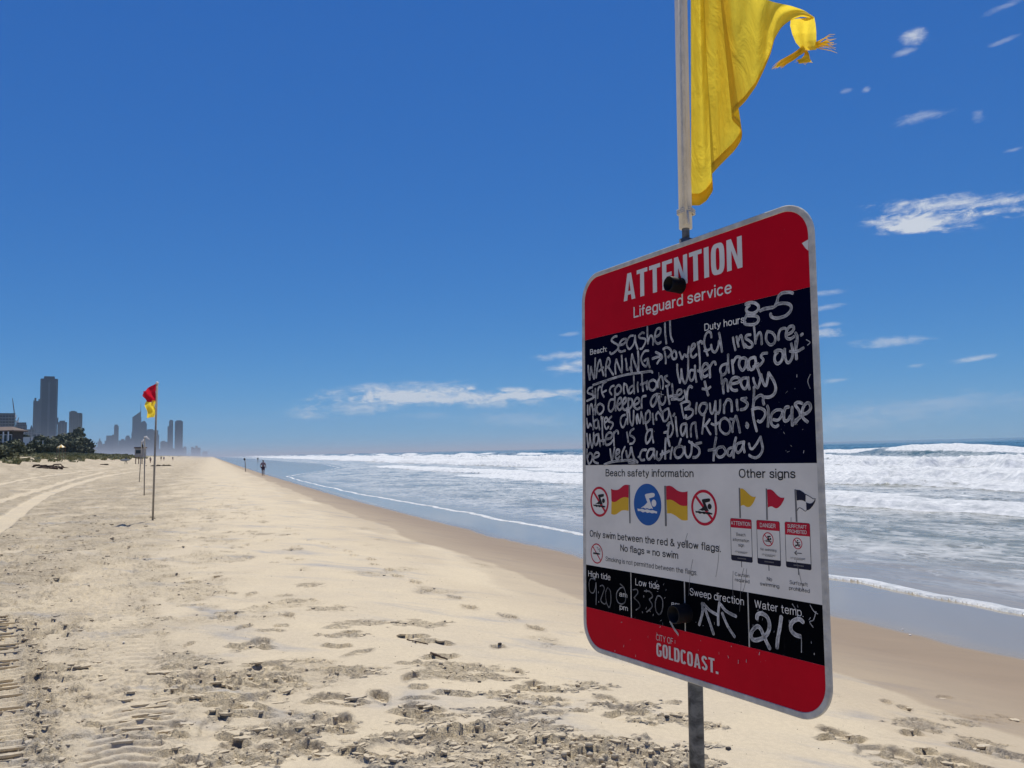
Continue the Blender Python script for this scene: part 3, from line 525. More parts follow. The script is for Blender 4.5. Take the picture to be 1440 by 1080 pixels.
CL = np.zeros_like(X)
def clod(x, y, r, k=.62, seed=0):
    """a rounded lump of sand, toned darker with painted shade, lying on the surface"""
    w = window(x, y, r * 1.6)
    if D[w].size == 0: return
    d = np.hypot(X[w] - x, (Y[w] - y) * 1.1) * (1 + .45 * fbm(X[w] / (r * 1.3), Y[w] / (r * 1.3), 2, 110 + seed % 11))
    CL[w] = np.maximum(CL[w], k * np.sqrt(np.maximum(0, 1 - (d / r) ** 2)) * r)
    rough[w] = np.maximum(rough[w], .8 * (d < r * 1.1))
def clods(x, y, rx, ry, n, r0, r1, k=.62):
    for i in range(n):
        a = rng.uniform(0, 6.28); q = math.sqrt(rng.random()); clod(x + rx * q * math.cos(a), y + ry * q * math.sin(a), r0 + (r1 - r0) * rng.random() ** 2.2, k, i)
# a line of shoe prints crossing the smooth sand towards the water
CH = [(12, 288), (40, 308), (85, 328), (133, 338), (157, 350), (210, 364), (228, 377), (287, 392), (296, 408), (346, 427), (372, 447), (433, 468), (465, 494), (559, 518), (610, 550), (737, 580), (828, 618)]
pts = [g_at(400 + a / 2.349, 620 + b / 2.349) for a, b in CH]
for i, p in enumerate(pts):
    q = pts[min(i + 1, len(pts) - 1)]; o = pts[max(i - 1, 0)]
    footprint(p[0], p[1], math.atan2(q[1] - o[1], q[0] - o[0]) - math.pi / 2, 0.30, 0.12, 0.045, 0.15, i)
# single prints and scuffs seen on the near sand: px, py, length m, kind
MARKS = [(475, 880, .3, 'f'), (500, 945, .45, 'c'), (505, 918, .3, 'f'), (485, 893, .4, 'c'), (588, 1000, .34, 'F'), (590, 877, .6, 'c'), (610, 903, .4, 'l'), (595, 1000, .3, 'l'), (640, 945, .8, 'c'), (655, 940, .5, 'c'),
         (700, 910, .15, 'h'), (728, 945, .2, 'f'), (752, 965, .3, 'F'), (790, 970, .2, 'c'), (750, 985, .4, 'C'), (705, 1012, .4, 'f'), (700, 975, .3, 'c'), (638, 975, .3, 'l'), (620, 925, .35, 'l'), (583, 895, .3, 'l'),
         (830, 965, .35, 'c'), (855, 985, .3, 'f'), (760, 1005, .4, 'f'), (880, 1000, .3, 'F'), (945, 1010, .3, 'c'),
         (1178, 1034, .35, 'F'), (1225, 1055, .35, 'f'), (1268, 1063, .34, 'F'), (1288, 1020, .4, 'c'), (1283, 1030, .2, 'l'), (1300, 1057, .2, 'l'), (1330, 1075, .3, 'c'), (1372, 1048, .34, 'F'), (1383, 1040, .3, 'c'),
         (1327, 976, .24, 'f'), (1272, 993, .24, 'f'), (1246, 984, .2, 'f'), (1420, 1006, .25, 'f'), (1437, 1063, .3, 'F'), (1355, 1012, .3, 'c'), (1290, 1012, .4, 'c'), (1245, 1075, .2, 'c'), (1350, 1072, .35, 'F'),
         (355, 907, .4, 'F'), (380, 935, .4, 'F'), (318, 950, .5, 'C'), (357, 960, .4, 'F'), (395, 955, .4, 'F'), (343, 990, .5, 'F'), (475, 985, .4, 'F'), (445, 1020, .5, 'C'), (345, 1060, .45, 'C'), (330, 1040, .3, 'l'),
         (258, 955, .4, 'F'), (280, 932, .5, 'c'), (255, 973, .5, 'l'), (285, 985, .5, 'l'), (310, 965, .4, 'l'), (265, 907, .2, 'f'), (340, 1004, .5, 'l'), (300, 1020, .4, 'f'), (390, 1030, .5, 'C'), (270, 1075, .3, 'F'),
         (97, 886, .5, 'F'), (57, 885, .3, 'f'), (90, 915, .45, 'c'), (90, 940, .5, 'c'), (110, 943, .3, 'l'), (65, 948, .2, 'f'), (170, 892, .3, 'f'), (137, 931, .2, 'f'), (165, 975, .3, 'F'), (120, 985, .3, 'f'), (60, 978, .3, 'c'),
         (235, 1028, .35, 'F'), (230, 1060, .3, 'l'), (215, 935, .3, 'f'), (235, 940, .3, 'l'), (180, 850, .3, 'f'), (190, 880, .4, 'c'), (130, 870, .5, 'c'), (225, 870, .3, 'c')]
for i, (px, py, L, k) in enumerate(MARKS):
    x, y = g_at(px, py); a = rng.uniform(-1.2, 1.2)
    if k == 'f': footprint(x, y, a, L, L * .38, .016, .4, i)
    if k == 'F': footprint(x, y, a, L, L * .40, .024, .8, i); crack(x, y - .06, L * 1.3, rng.uniform(-.4, .4), .026, i); clods(x, y, L * .5, L * .4, 5, .005, .012)
    if k == 'h': footprint(x, y, a, L, L * .8, .03, .3, i)
    if k == 'c': churn(x, y, L * .55, L * .35, rng.uniform(-.3, .3), .02, .03, i); clods(x, y, L * .5, L * .3, 12, .006, .018)
    if k == 'C': churn(x, y, L * .6, L * .45, rng.uniform(-.3, .3), .034, .05, i, .01); clods(x, y, L * .5, L * .4, 26, .006, .02)
    if k == 'l': crack(x, y, L * 1.1, rng.uniform(-.5, .5), .028, i)
# scattered older tracks on the landward side
for i in range(1500):
    c = rng.uniform(-8, -.6); s = 3.5 + 12 * rng.random(); x, y = unshore(c, s)
    if y < 3.7 or abs(math.atan2(x, y)) > .7: continue
    crack(x, y, rng.uniform(.07, .24), rng.uniform(-.5, .5), rng.uniform(.010, .024), i)
for i in range(4600):
    c = rng.uniform(-13, 1.6); s = 3.5 + 50 * rng.random() ** 1.2
    if rng.random() > (0.97 if c < -1.6 else (0.30 if s < 16 else .75)): continue
    x, y = unshore(c, s)
    if y < 3.6 or math.hypot(x, y) < 3.9 or abs(math.atan2(x, y)) > 0.7: continue
    k = rng.random(); a = rng.uniform(-.6, .6)
    if k < .40: footprint(x, y, a, rng.uniform(.2, .32), .11, rng.uniform(.018, .042), rng.uniform(.4, .9), i)
    elif k < .50: churn(x, y, rng.uniform(.12, .35), rng.uniform(.08, .2), a, rng.uniform(.010, .022), rng.uniform(.03, .06), i)
    elif k < .9: crack(x, y, rng.uniform(.15, .5), rng.uniform(-.35, .35), rng.uniform(.014, .028), i)
    else: footprint(x, y, a, .3, .12, .026, 1.0, i); churn(x, y, .2, .15, a, .014, .04, i); clods(x, y, .15, .1, 6, .008, .022)
# scooped hollow and the clods beside it, close in front
x0, y0 = g_at(566, 1052)
w = window(x0, y0, 0.6); d = np.sqrt(((X[w] - x0) / .235) ** 2 + ((Y[w] - y0) / .20) ** 2) + .10 * fbm(X[w] / .08, Y[w] / .08, 3, 120)
D[w] += -0.035 * (1 - sstep(0.3, 1.0, d)) + .022 * np.exp(-((d - 1.12) / .16) ** 2) * (1 + 1.2 * fbm(X[w] / .03, Y[w] / .03, 3, 121)) + .005 * (1 - sstep(.6, .95, d)) * np.sin((X[w] * .8 + Y[w] * .6) / .012 + 3 * fbm(X[w] / .1, Y[w] / .1, 2, 122))
rough[w] = np.maximum(rough[w], np.exp(-((d - 1.1) / .25) ** 2))
for (px, py, rx, ry, amp, fr, sd) in [(660, 1035, .38, .14, .03, .05, 1), (720, 1050, .35, .2, .03, .06, 2), (790, 1055, .3, .18, .045, .07, 3), (860, 1068, .3, .2, .075, .08, 4), (910, 1060, .28, .22, .085, .085, 5), (955, 1075, .25, .16, .06, .07, 6), (840, 1045, .25, .12, .05, .06, 7),
                                      (700, 1000, .25, .08, .025, .04, 8), (745, 1025, .3, .1, .035, .05, 9), (610, 1075, .3, .12, .03, .05, 10), (770, 1080, .4, .16, .05, .07, 11)]:
    x, y = g_at(px, py); churn(x, y, rx, ry, 0.1, amp * .4, fr, sd, -0.006); clods(x, y, rx * 1.1, ry * 1.1, 30, .006, .012 + amp * .16)
for i in range(60):
    x, y = g_at(rng.uniform(570, 1010), rng.uniform(985, 1085)); churn(x, y, rng.uniform(.05, .14), rng.uniform(.03, .08), rng.uniform(-.5, .5), rng.uniform(.012, .03), rng.uniform(.025, .05), i); clods(x, y, .1, .06, 7, .005, .016)
for (px, py, L, h) in [(665, 1029, .35, .03), (620, 1035, .25, .02), (770, 1045, .2, .03), (590, 982, .3, .014), (640, 1030, .4, .022), (828, 1060, .3, .03)]:
    x, y = g_at(px, py); crack(x, y, L, .1, h, 3)
# broken crust over the trodden landward sand: plates with crisp edges
near_l = sstep(40, 20, R_) * sstep(3.0, 3.6, R_)
patch = sstep(.02, .30, fbm(X / 1.15, Y / 1.4, 3, 170) + .16 + .25 * sstep(-2.0, -4.5, C) - .45 * sstep(-1.0, 1.5, C))
zone = near_l * patch
n1 = fbm(X / .30, Y / .17, 3, 171, .55); n2 = fbm(X / .13, Y / .085, 2, 172, .5)
wst = .012 + .002 * R_
D += zone * (.020 * sstep(0, 1, (n1 - .02) / wst) * (1 - .6 * sstep(.0, .35, n1)) + .011 * sstep(0, 1, (n2 - .10) / (wst * 1.6)) * (1 - .5 * sstep(.1, .4, n2)) - .012)
rough = np.maximum(rough, zone * (.25 + .5 * np.exp(-((n1 - .01) / .05) ** 2)))
# tractor tread close by on the left: raised ribs across a pressed strip
def tread(p0, p1, width, pitch, depth, sd, skew=0.0, messy=0.3):
    (xa, ya), (xb, yb) = p0, p1; L = math.hypot(xb - xa, yb - ya); ux, uy = (xb - xa) / L, (yb - ya) / L
    t = (X - xa) * ux + (Y - ya) * uy; n = -(X - xa) * uy + (Y - ya) * ux
    sel = (np.abs(n) < width * 1.8) & (t > -0.3) & (t < L + .3)
    n_, t_ = n[sel], t[sel]; x_, y_ = X[sel], Y[sel]
    wob = fbm(x_ / .12, y_ / .12, 3, sd)
    m = (1 - sstep(width * .45, width * .55, np.abs(n_ + .03 * wob))) * sstep(-.1, .1, t_) * sstep(L + .1, L - .2, t_)
    ph = (t_ + skew * np.abs(n_) + messy * .05 * wob) / pitch * 2 * np.pi
    fr_ = np.mod(ph / (2 * np.pi), 1.0); ribs = np.where(fr_ < .42, 1.0 - fr_ * .5, -1.0 + (fr_ - .42) * .6) if messy < 1 else np.tanh(2.6 * np.sin(ph))
    km = m * (1.0 if messy < 1 else .6); D[sel] = D[sel] * (1 - km) + m * (depth * (0.5 * ribs - .5)) + m * .005 * wob; rough[sel] *= 1 - .8 * km
    edge = np.exp(-((np.abs(n_) - width * .72) / (width * .22)) ** 2) * sstep(-.1, .1, t_) * sstep(L + .1, L - .2, t_)
    cr = np.maximum(fbm(x_ / .045, y_ / .045, 4, sd + 3, .65) + .05, 0)
    D[sel] += edge * cr * (.05 if messy < 1 else .02)
    rough[sel] = np.maximum(rough[sel], edge * (.9 if messy < 1 else .3))
tread(g_at(-33, 1110), g_at(-12, 868), .46, .125, .050, 130, 0.25, .25)
tread(g_at(150, 1110), g_at(205, 985), .42, .12, .034, 140, 0.5, 1.2)
tread(g_at(190, 1000), g_at(150, 830), .5, .16, .016, 150, 0.6, 2.0)
tread(g_at(95, 870), g_at(160, 790), .8, .15, .03, 160, 0.6, 2.0)
# smooth wheel ruts curving up the beach
def rut(pxs, width, sd):
    P = [g_at(a, b) for a, b in pxs]
    for (xa, ya), (xb, yb) in zip(P, P[1:]):
        L = math.hypot(xb - xa, yb - ya); ux, uy = (xb - xa) / L, (yb - ya) / L
        t = np.clip((X - xa) * ux + (Y - ya) * uy, 0, L); dd = np.hypot(X - xa - ux * t, Y - ya - uy * t)
        m = 1 - sstep(width * .4, width * .62, dd)
        rutm[:] = np.maximum(rutm, m)
rutm = np.zeros_like(X)
rut([(-60, 775), (0, 738), (30, 715), (62, 696), (100, 682), (140, 671), (190, 663), (240, 657)], .62, 1)
rut([(-60, 725), (0, 704), (50, 690), (110, 672), (150, 663), (200, 657)], .5, 2)
rut([(-60, 690), (0, 681), (50, 671), (110, 662), (160, 656)], .55, 3)
D = D + CL
D = D * (1 - rutm) + rutm * (-0.05)
rough = rough * (1 - .9 * rutm) - 0.25 * rutm
D *= 1 - np.maximum(sstep(-0.3, 0.2, C - wet_line), 0.93 * sstep(0.2, 1.4, C - damp_line))
Zs = Zs + D
# the sheet of sand dips under the sea outside the surf
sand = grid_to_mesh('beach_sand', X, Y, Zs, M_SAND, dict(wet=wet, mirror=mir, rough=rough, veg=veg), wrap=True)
tag(sand, 'pale dry sand beach with footprints, darker towards the water', kind='structure')
def sand_z(x, y):
    r = math.hypot(x, y); a = math.atan2(x, y); i = min(int(np.searchsorted(rs, r)), len(rs) - 1); j = min(int(np.searchsorted(az_all, a)), len(az_all) - 1)
    return float(Zs[i, j])

# lifted flakes of broken crust: small tilted slabs with an undercut edge, over the churned ground
class Flakes:
    def __init__(s): s.v = []; s.f = []
    def add(s, x, y, L, W_, h, ang, r, n=9, zg=None):
        zg = sand_z(x, y) if zg is None else zg
        b0 = len(s.v); ca, sa = math.cos(ang), math.sin(ang); top = []; bot = []
        for i in range(n):
            a = 2 * math.pi * i / n; k = 1 + r.uniform(-.28, .28); u = L / 2 * math.cos(a) * k; w = W_ / 2 * math.sin(a) * k
            fr = -math.sin(a)                                   # 1 on the side towards the sea of light's lee, 0 behind
            zt = zg + h * max(0.0, .45 + .55 * fr) - .003
            top.append((x + u * ca - w * sa, y + u * sa + w * ca, zt))
            w2 = w + (h * .6 if fr > 0 else 0); bot.append((x + u * .92 * ca - w2 * sa, y + u * .92 * sa + w2 * ca, zg - .012))
        s.v += top + bot + [(x, y, zg + h * .5 + r.uniform(0, .003))]
        for i in range(n):
            j = (i + 1) % n; s.f.append((b0 + i, b0 + j, b0 + 2 * n)); s.f.append((b0 + j, b0 + i, b0 + n + i, b0 + n + j))
FL = Flakes(); rfl = random.Random(77)
def rough_at(x, y):
    r_ = math.hypot(x, y); a_ = math.atan2(x, y); i = min(int(np.searchsorted(rs, r_)), len(rs) - 1); j = min(int(np.searchsorted(az_all, a_)), len(az_all) - 1)
    return float(rough[i, j])
n_f = 0; tries = 0
while n_f < 1200 and tries < 90000:
    tries += 1
    y = 3.9 + 20 * rfl.random() ** 1.9; x = rfl.uniform(-.70, .72) * y
    c_ = x * CT + y * ST
    if c_ > 3.6: continue
    rg_ = rough_at(x, y)
    if rg_ < .30 or rfl.random() > rg_ * (1.0 if y < 9 else .5): continue
    k = 1 + y * .03; FL.add(x, y, (.02 + .075 * rfl.random() ** 2) * k, rfl.uniform(.015, .05) * k, rfl.uniform(.003, .007) * k, rfl.uniform(-1.2, 1.2), rfl); n_f += 1
for (px, py, L, kd) in MARKS:
    x, y = g_at(px, py)
    for i in range({'l': 2, 'F': 2, 'f': 1, 'C': 2, 'c': 1, 'h': 0}[kd]):
        dx = rfl.uniform(-.5, .5) * L * (1.0 if kd != 'l' else .8); FL.add(x + dx, y + rfl.uniform(-.12, .12) * L + (.10 * L if kd in 'fF' else 0), rfl.uniform(.25, .6) * L * .6, rfl.uniform(.04, .09), rfl.uniform(.005, .010), rfl.uniform(-.6, .6), rfl, 16)
# ribs left by the tractor tyre at the left edge and the fainter pass beside it
def ribs(p0, p1, width, pitch, h, skew, gap=0.0, wob=.01):
    (xa, ya), (xb, yb) = p0, p1; L = math.hypot(xb - xa, yb - ya); ux, uy = (xb - xa) / L, (yb - ya) / L; t = 0.0; base = math.atan2(uy, ux) - math.pi / 2
    while t < L:
        t += pitch * rfl.uniform(.8, 1.2)
        if rfl.random() < gap: continue
        off = rfl.uniform(-.04, .04); wd = width * rfl.uniform(.35, 1.0); off += rfl.uniform(-.5, .5) * (width - wd); cx, cy = xa + ux * t - uy * off, ya + uy * t + ux * off
        x_l = rfl.uniform(-wob, wob)
        FL.add(cx + x_l, cy, wd, pitch * rfl.uniform(.5, .8), h * rfl.uniform(.6, 1.15), base * .35 + skew + rfl.uniform(-.10, .10), rfl, 16)
ribs(g_at(-30, 1105), g_at(-10, 868), .50, .048, .011, .10)
ribs(g_at(152, 1100), g_at(205, 985), .30, .055, .007, .22, .45, .05)
ribs(g_at(235, 1010), g_at(262, 930), .30, .14, .007, -.1, .5, .1)
# crumbs of damp sand: small rounded lumps, thickest where the ground was dug over
ICO = bmesh.new(); bmesh.ops.create_icosphere(ICO, subdivisions=1, radius=1.0); ICO_V = [v.co.copy() for v in ICO.verts]; ICO_F = [tuple(v.index for v in f.verts) for f in ICO.faces]; ICO.free()
cv = []; cf = []
def crumb(x, y, q):
    z = sand_z(x, y); b0 = len(cv); sx, sy, sz = q * rfl.uniform(.8, 1.4), q * rfl.uniform(.8, 1.3), q * rfl.uniform(.5, .85); a = rfl.uniform(0, 3.1); ca, sa = math.cos(a), math.sin(a)
    for v in ICO_V:
        k = 1 + rfl.uniform(-.22, .22); X_, Y_ = v.x * sx * k, v.y * sy * k; cv.append((x + X_ * ca - Y_ * sa, y + X_ * sa + Y_ * ca, z + sz * .35 + v.z * sz * k))
    for f in ICO_F: cf.append(tuple(b0 + i for i in f))
n_c = 0; tries = 0
while n_c < 3800 and tries < 120000:
    tries += 1
    y = 3.9 + 14 * rfl.random() ** 2.4; x = rfl.uniform(-.70, .72) * y
    if x * CT + y * ST > 3.6: continue
    rg_ = rough_at(x, y)
    if rg_ < .12 or rfl.random() > rg_: continue
    crumb(x, y, (.003 + .010 * rfl.random() ** 4) * (1 + y * .03)); n_c += 1
for i in range(200):
    x, y = g_at(rfl.gauss(860, 70), rfl.uniform(1045, 1090)); crumb(x, y, .004 + .022 * rfl.random() ** 3.5)
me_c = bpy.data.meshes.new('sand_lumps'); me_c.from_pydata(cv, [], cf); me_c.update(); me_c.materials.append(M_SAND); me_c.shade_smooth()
tag(link(bpy.data.objects.new('sand_lumps', me_c)), 'crumbs and clods of damp sand on the churned ground', kind='stuff')
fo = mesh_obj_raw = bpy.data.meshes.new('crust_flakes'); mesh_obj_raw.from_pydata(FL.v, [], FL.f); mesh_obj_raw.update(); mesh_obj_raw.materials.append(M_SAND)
tag(link(bpy.data.objects.new('crust_flakes', mesh_obj_raw)), 'lifted flakes and ridges of broken sand crust', kind='stuff')
# ------------------------------------------------------------------ the sea
def sea_material():
    m, nt, b = material('sea_water')
    pos = nt.new('ShaderNodeNewGeometry').outputs['Position']
    foam = nt.attr('foam'); deep = nt.attr('deep'); lace = nt.attr('lace'); film = nt.attr('film')
    along = nt.mapping(pos, (1, 1, 0), (0, 0, -TH))       # x: towards the sea, y: along the shore
    warp = nt.noise(nt.mapping(along, (0.9, 0.45, 0)), 1.0, 4, 0.6, 0, True)
    wv = nt.new('ShaderNodeVectorMath', operation='MULTIPLY_ADD'); nt.l.new(warp, wv.inputs[0]); wv.inputs[1].default_value = (1.6, 2.6, 0); nt.l.new(along, wv.inputs[2])
    vor = nt.new('ShaderNodeTexVoronoi', feature='DISTANCE_TO_EDGE'); nt.l.new(nt.mapping(wv.outputs[0], (1.05, 0.80, 0)), vor.inputs['Vector']); vor.inputs['Scale'].default_value = 1.0
    vor2 = nt.new('ShaderNodeTexVoronoi', feature='DISTANCE_TO_EDGE'); nt.l.new(nt.mapping(wv.outputs[0], (2.9, 2.3, 0)), vor2.inputs['Vector']); vor2.inputs['Scale'].default_value = 1.0
    l1 = nt.ramp(vor.outputs[0], 0.0, 0.16, 1, 0); l2 = nt.ramp(vor2.outputs[0], 0.0, 0.2, 0.8, 0)
    br = nt.noise(nt.mapping(along, (0.30, 0.20, 0)), 1.0, 5, 0.65)
    net = nt.math('MULTIPLY', nt.math('MAXIMUM', l1, l2), nt.ramp(br, 0.35, 0.56))
    streaks = nt.ramp(nt.noise(nt.mapping(along, (1.3, 0.75, 0)), 1.0, 6, 0.7, 0.5), 0.53, 0.62)
    lacef = nt.math('MULTIPLY', lace, nt.math('MAXIMUM', net, nt.math('MULTIPLY', streaks, 0.75)))
    fn = nt.noise(nt.mapping(along, (1.6, 0.9, 0)), 1.0, 9, 0.72, 0.4)
    solid = nt.ramp(nt.math('ADD', foam, nt.math('MULTIPLY', fn, 0.9)), 0.80, 1.02)
    ff = nt.math('MAXIMUM', solid, nt.math('MULTIPLY', lacef, 0.72), clamp=True)
    shallow = nt.mix(nt.ramp(br, 0.3, 0.7), (0.19, 0.195, 0.145), (0.27, 0.265, 0.205))
    mid_c = nt.mix(deep, shallow, (0.035, 0.100, 0.105))
    filmc = nt.mix(film, mid_c, (0.30, 0.26, 0.19))
    nt.l.new(filmc, b.inputs['Base Color'])
    b.inputs['Roughness'].default_value = 0.12; b.inputs['IOR'].default_value = 1.33
    rip = nt.noise(nt.mapping(along, (7.0, 2.6, 0)), 1.0, 5, 0.6, 0.3)
    rip2 = nt.noise(nt.mapping(along, (1.2, 0.5, 0)), 1.0, 5, 0.6, 0.3)
    hh = nt.math('MULTIPLY', nt.math('ADD', nt.math('MULTIPLY', rip, 0.35), rip2), nt.ramp(film, 0, 1, 1, .1))
    nt.l.new(nt.bump(hh, 0.8, 0.16), b.inputs['Normal'])
    fm = nt.new('ShaderNodeBsdfDiffuse')
    fcol = nt.mix(nt.ramp(nt.noise(nt.mapping(along, (3.0, 2.0, 0)), 1.0, 6, 0.7), 0.3, 0.7), (0.46, 0.49, 0.50), (0.78, 0.79, 0.78))
    nt.l.new(fcol, fm.inputs[0])
    nt.l.new(nt.bump(fn, 0.8, 0.25), fm.inputs['Normal'])
    mx = nt.new('ShaderNodeMixShader'); nt.l.new(ff, mx.inputs[0]); nt.l.new(b.outputs[0], mx.inputs[1]); nt.l.new(fm.outputs[0], mx.inputs[2])
    out = [n for n in nt.n if n.type == 'OUTPUT_MATERIAL'][0]; nt.l.new(mx.outputs[0], out.inputs['Surface'])
    return m
M_SEA = sea_material()
az_s = np.concatenate((np.radians(np.linspace(-24.5, 37.5, 640)), np.radians(np.linspace(38.2, 150, 90))))
rs_sea = radii(5.0, [(7.6, lambda r: .15), (26, lambda r: 2.6e-4 * r * r), (520, lambda r: 0.0058 * r), (9500, lambda r: 0.035 * r)])
X2, Y2 = polar_mesh('sea', az_s, rs_sea)
C2, S2 = shore(X2, Y2)
cw = C2 + 1.3 * fbm(S2 / 24, C2 / 40, 3, 201) + 0.35 * fbm(S2 / 4.5, C2 / 9, 3, 202) * sstep(8, 30, C2)
sw_line = np.interp(S2, SW_S, SW_C) + 0.34 * fbm(S2 / 5, S2 * 0 + 2, 3, 203) + 0.13 * fbm(S2 / 1.1, S2 * 0 + 5, 3, 204)
bed = base_z(X2, Y2)

h = np.zeros_like(X2); foam = np.zeros_like(X2); lace = np.zeros_like(X2)
def bore(c0, H, back, width, fstr, s_lo, s_hi, sd, wig=2.0, steep=0.9):
    """a line of broken white water coming in: steep front, long low back covered with foam"""
    global h, foam
    line = c0 + wig * fbm(S2 / 32, S2 * 0 + 1, 3, sd) + 0.6 * wig * fbm(S2 / 6, C2 / 9, 4, sd + 1, .6)
    Hs = H * np.clip(0.75 + 0.9 * fbm(S2 / 22, S2 * 0 + 8, 3, sd + 2), 0.15, 1.5) * sstep(s_lo - 15, s_lo + 10, S2) * (1 - sstep(s_hi - 30, s_hi + 30, S2))
    t = C2 - line
    prof = sstep(-steep, steep * .35, t) * np.exp(-np.maximum(t, 0) / back)
    lump = 1 + .55 * fbm(C2 / 1.3, S2 / 2.0, 4, sd + 4, .6)
    h = np.maximum(h, Hs * prof * lump)
    e = sstep(-steep * 1.0, -steep * .55, t) * (1 - sstep(width * .55, width, t + width * .5 * fbm(C2 / 3, S2 / 6, 4, sd + 5)))
    foam = np.maximum(foam, e * fstr * np.clip(.93 + .55 * fbm(C2 / 4.5, S2 / 9, 4, sd + 7, .6), .45, 1.1) * sstep(0.03, .14, Hs / max(H, .01)))
bore(24.5, .34, 4.5, 6.5, .95, -40, 60, 210, 1.4)
bore(27.5, .35, 5, 8, .85, 55, 130, 216, 2)
bore(37, .40, 9, 14, .85, -60, 75, 222, 2.5)
bore(42, .75, 9, 30, 1.0, -80, 900, 228, 3.5, 1.3)
bore(62, .95, 11, 24, .95, -100, 1500, 234, 5, 1.5)
bore(84, .85, 9, 12, .80, -100, 2500, 240, 6, 1.5)
# unbroken and just-breaking swell outside
def swell(c0, H, wl, sd, cap, s_freq=60):
    global h, foam
    line = c0 + 9 * fbm(S2 / 150, S2 * 0 + 1, 2, sd)
    t = (C2 - line)
    Hs = H * np.clip(.7 + 1.1 * fbm(S2 / s_freq, S2 * 0 + 3, 3, sd + 1), .1, 1.6)
    prof = np.where(t < 0, np.exp(-(t / (wl * .16)) ** 2), np.exp(-(t / (wl * .38)) ** 2))
    h = np.maximum(h, Hs * prof * (1 + .06 * fbm(C2 / 2, S2 / 3, 3, sd + 3)))
    br = sstep(.02, .25, fbm(S2 / (s_freq * .7), S2 * 0 + 6, 3, sd + 2) + cap)
    foam = np.maximum(foam, br * np.exp(-((t + wl * .03) / (wl * .12)) ** 2) * 1.15)
swell(108, 1.4, 26, 250, .22)
swell(143, 1.15, 34, 256, -.30, 50)
swell(190, 1.0, 40, 262, -.42, 70)
for k, c0 in enumerate((240, 300, 370, 450)): swell(c0, .8, 55, 270 + 6 * k, -.6, 90)
h += sstep(20, 60, C2) * .16 * fbm(cw / 2.4, S2 / 4.5, 4, 300) + sstep(9, 20, C2) * 0.05 * fbm(cw / .8, S2 / 1.7, 4, 301) + sstep(100, 160, C2) * .22 * fbm(cw / 6, S2 / 11, 4, 302)
foam = np.maximum(foam, .42 * sstep(36, 44, C2) * (1 - sstep(78, 92, C2)) + .0)
lace = sstep(0.1, 2.5, C2 - sw_line) * (1 - sstep(34, 60, C2)) * (0.80 + .20 * sstep(10, 22, C2))
lace = np.maximum(lace, 0.9 * sstep(30, 40, C2) * (1 - sstep(95, 125, C2)))
# a thin sheet of swash over the sand, ended by a bead of foam
t = C2 - sw_line
thin = .004 + .035 * sstep(0, 4, t)
level = SEA + h
Z2 = np.maximum(bed + thin, level * 1.0)
lip = np.exp(-((t - .10) / .11) ** 2)
Z2 = Z2 + .013 * lip * (1 + .8 * fbm(S2 / .35, C2 / .35, 3, 310)) * sstep(75, 35, np.hypot(X2, Y2))
foam = np.maximum(foam, 1.0 * np.exp(-((t - .12) / .16) ** 2) )
film = 1 - sstep(0.5, 7, t)
under = t < -0.02
Z2 = np.where(under, bed - .05, Z2)
deep = sstep(55, 115, C2)
keep = (t > -0.35)
sea = grid_to_mesh('sea', X2, Y2, Z2, M_SEA, dict(foam=foam, deep=deep, lace=lace, film=film), keep=keep)
tag(sea, 'sea with lines of white surf rolling in', kind='structure')
del X2, Y2, C2, S2, cw, bed
# ------------------------------------------------------------------ materials for things
M_TRIM = plain('sign_edge_white', (0.50, 0.485, 0.43), 0.55, 0, .20, 30, .3, .2, 90)
def paint(name, color, rough=.45, spec=.25, scratch=.0, dust=.12):
    m, nt, b = material(name)
    tc = nt.new('ShaderNodeTexCoord').outputs['Object']
    n = nt.noise(tc, 9, 5, .6); f = nt.ramp(n, .3, .7, .93, 1.06)
    vm = nt.new('ShaderNodeVectorMath', operation='SCALE'); vm.inputs[0].default_value = color; nt.put(vm.inputs['Scale'], f)
    col = vm.outputs[0]
    runs = nt.noise(nt.mapping(tc, (120, 14, 1)), 1.0, 6, .7, .2)
    col = nt.mix(nt.math('MULTIPLY', nt.ramp(runs, .62, .80), dust), col, (.42, .40, .36))
    if scratch:
        sc = nt.noise(nt.mapping(tc, (260, 90, 1), (0, 0, .12)), 1.0, 6, .8, .8)
        big = nt.noise(tc, 7, 4, .6)
        mk = nt.math('MULTIPLY', nt.ramp(sc, .70, .76), nt.ramp(big, .52, .66)); col = nt.mix(nt.math('MULTIPLY', mk, scratch), col, (.55, .53, .5))
        sp = nt.noise(tc, 300, 2, .5); col = nt.mix(nt.math('MULTIPLY', nt.ramp(sp, .74, .78), nt.math('MULTIPLY', nt.ramp(big, .45, .7), scratch)), col, (.5, .48, .46))
    nt.l.new(col, b.inputs['Base Color']); b.inputs['Roughness'].default_value = rough; b.inputs['Specular IOR Level'].default_value = spec
    return m
M_RED = paint('sign_red', (.56, .001, .014), .6, .08, .6, .05)
M_NAVY = paint('sign_navy', (.0022, .0036, .018), .8, .0, .7, .035)
M_CELL = paint('sign_black', (.0030, .0035, .005), .8, .0, .6, .04)
M_WHITE = paint('sign_white', (.74, .71, .63), .6, .1, 0, .10)
M_PW = paint('print_white', (.72, .70, .64), .5, .2, 0, .05)
M_PR = paint('print_pale', (.62, .54, .50), .5, .2, 0, .05)
M_PK = paint('print_black', (.010, .010, .012), .5, .2, 0, 0)
M_PRED = paint('print_red', (.50, .006, .03), .5, .2, 0, 0)
M_PYEL = paint('print_yellow', (.68, .40, .025), .5, .2, 0, 0)
M_PBLUE = paint('print_blue', (.012, .10, .34), .5, .2, 0, 0)
M_PNAVY = paint('print_navy', (.006, .008, .028), .5, .2, 0, 0)
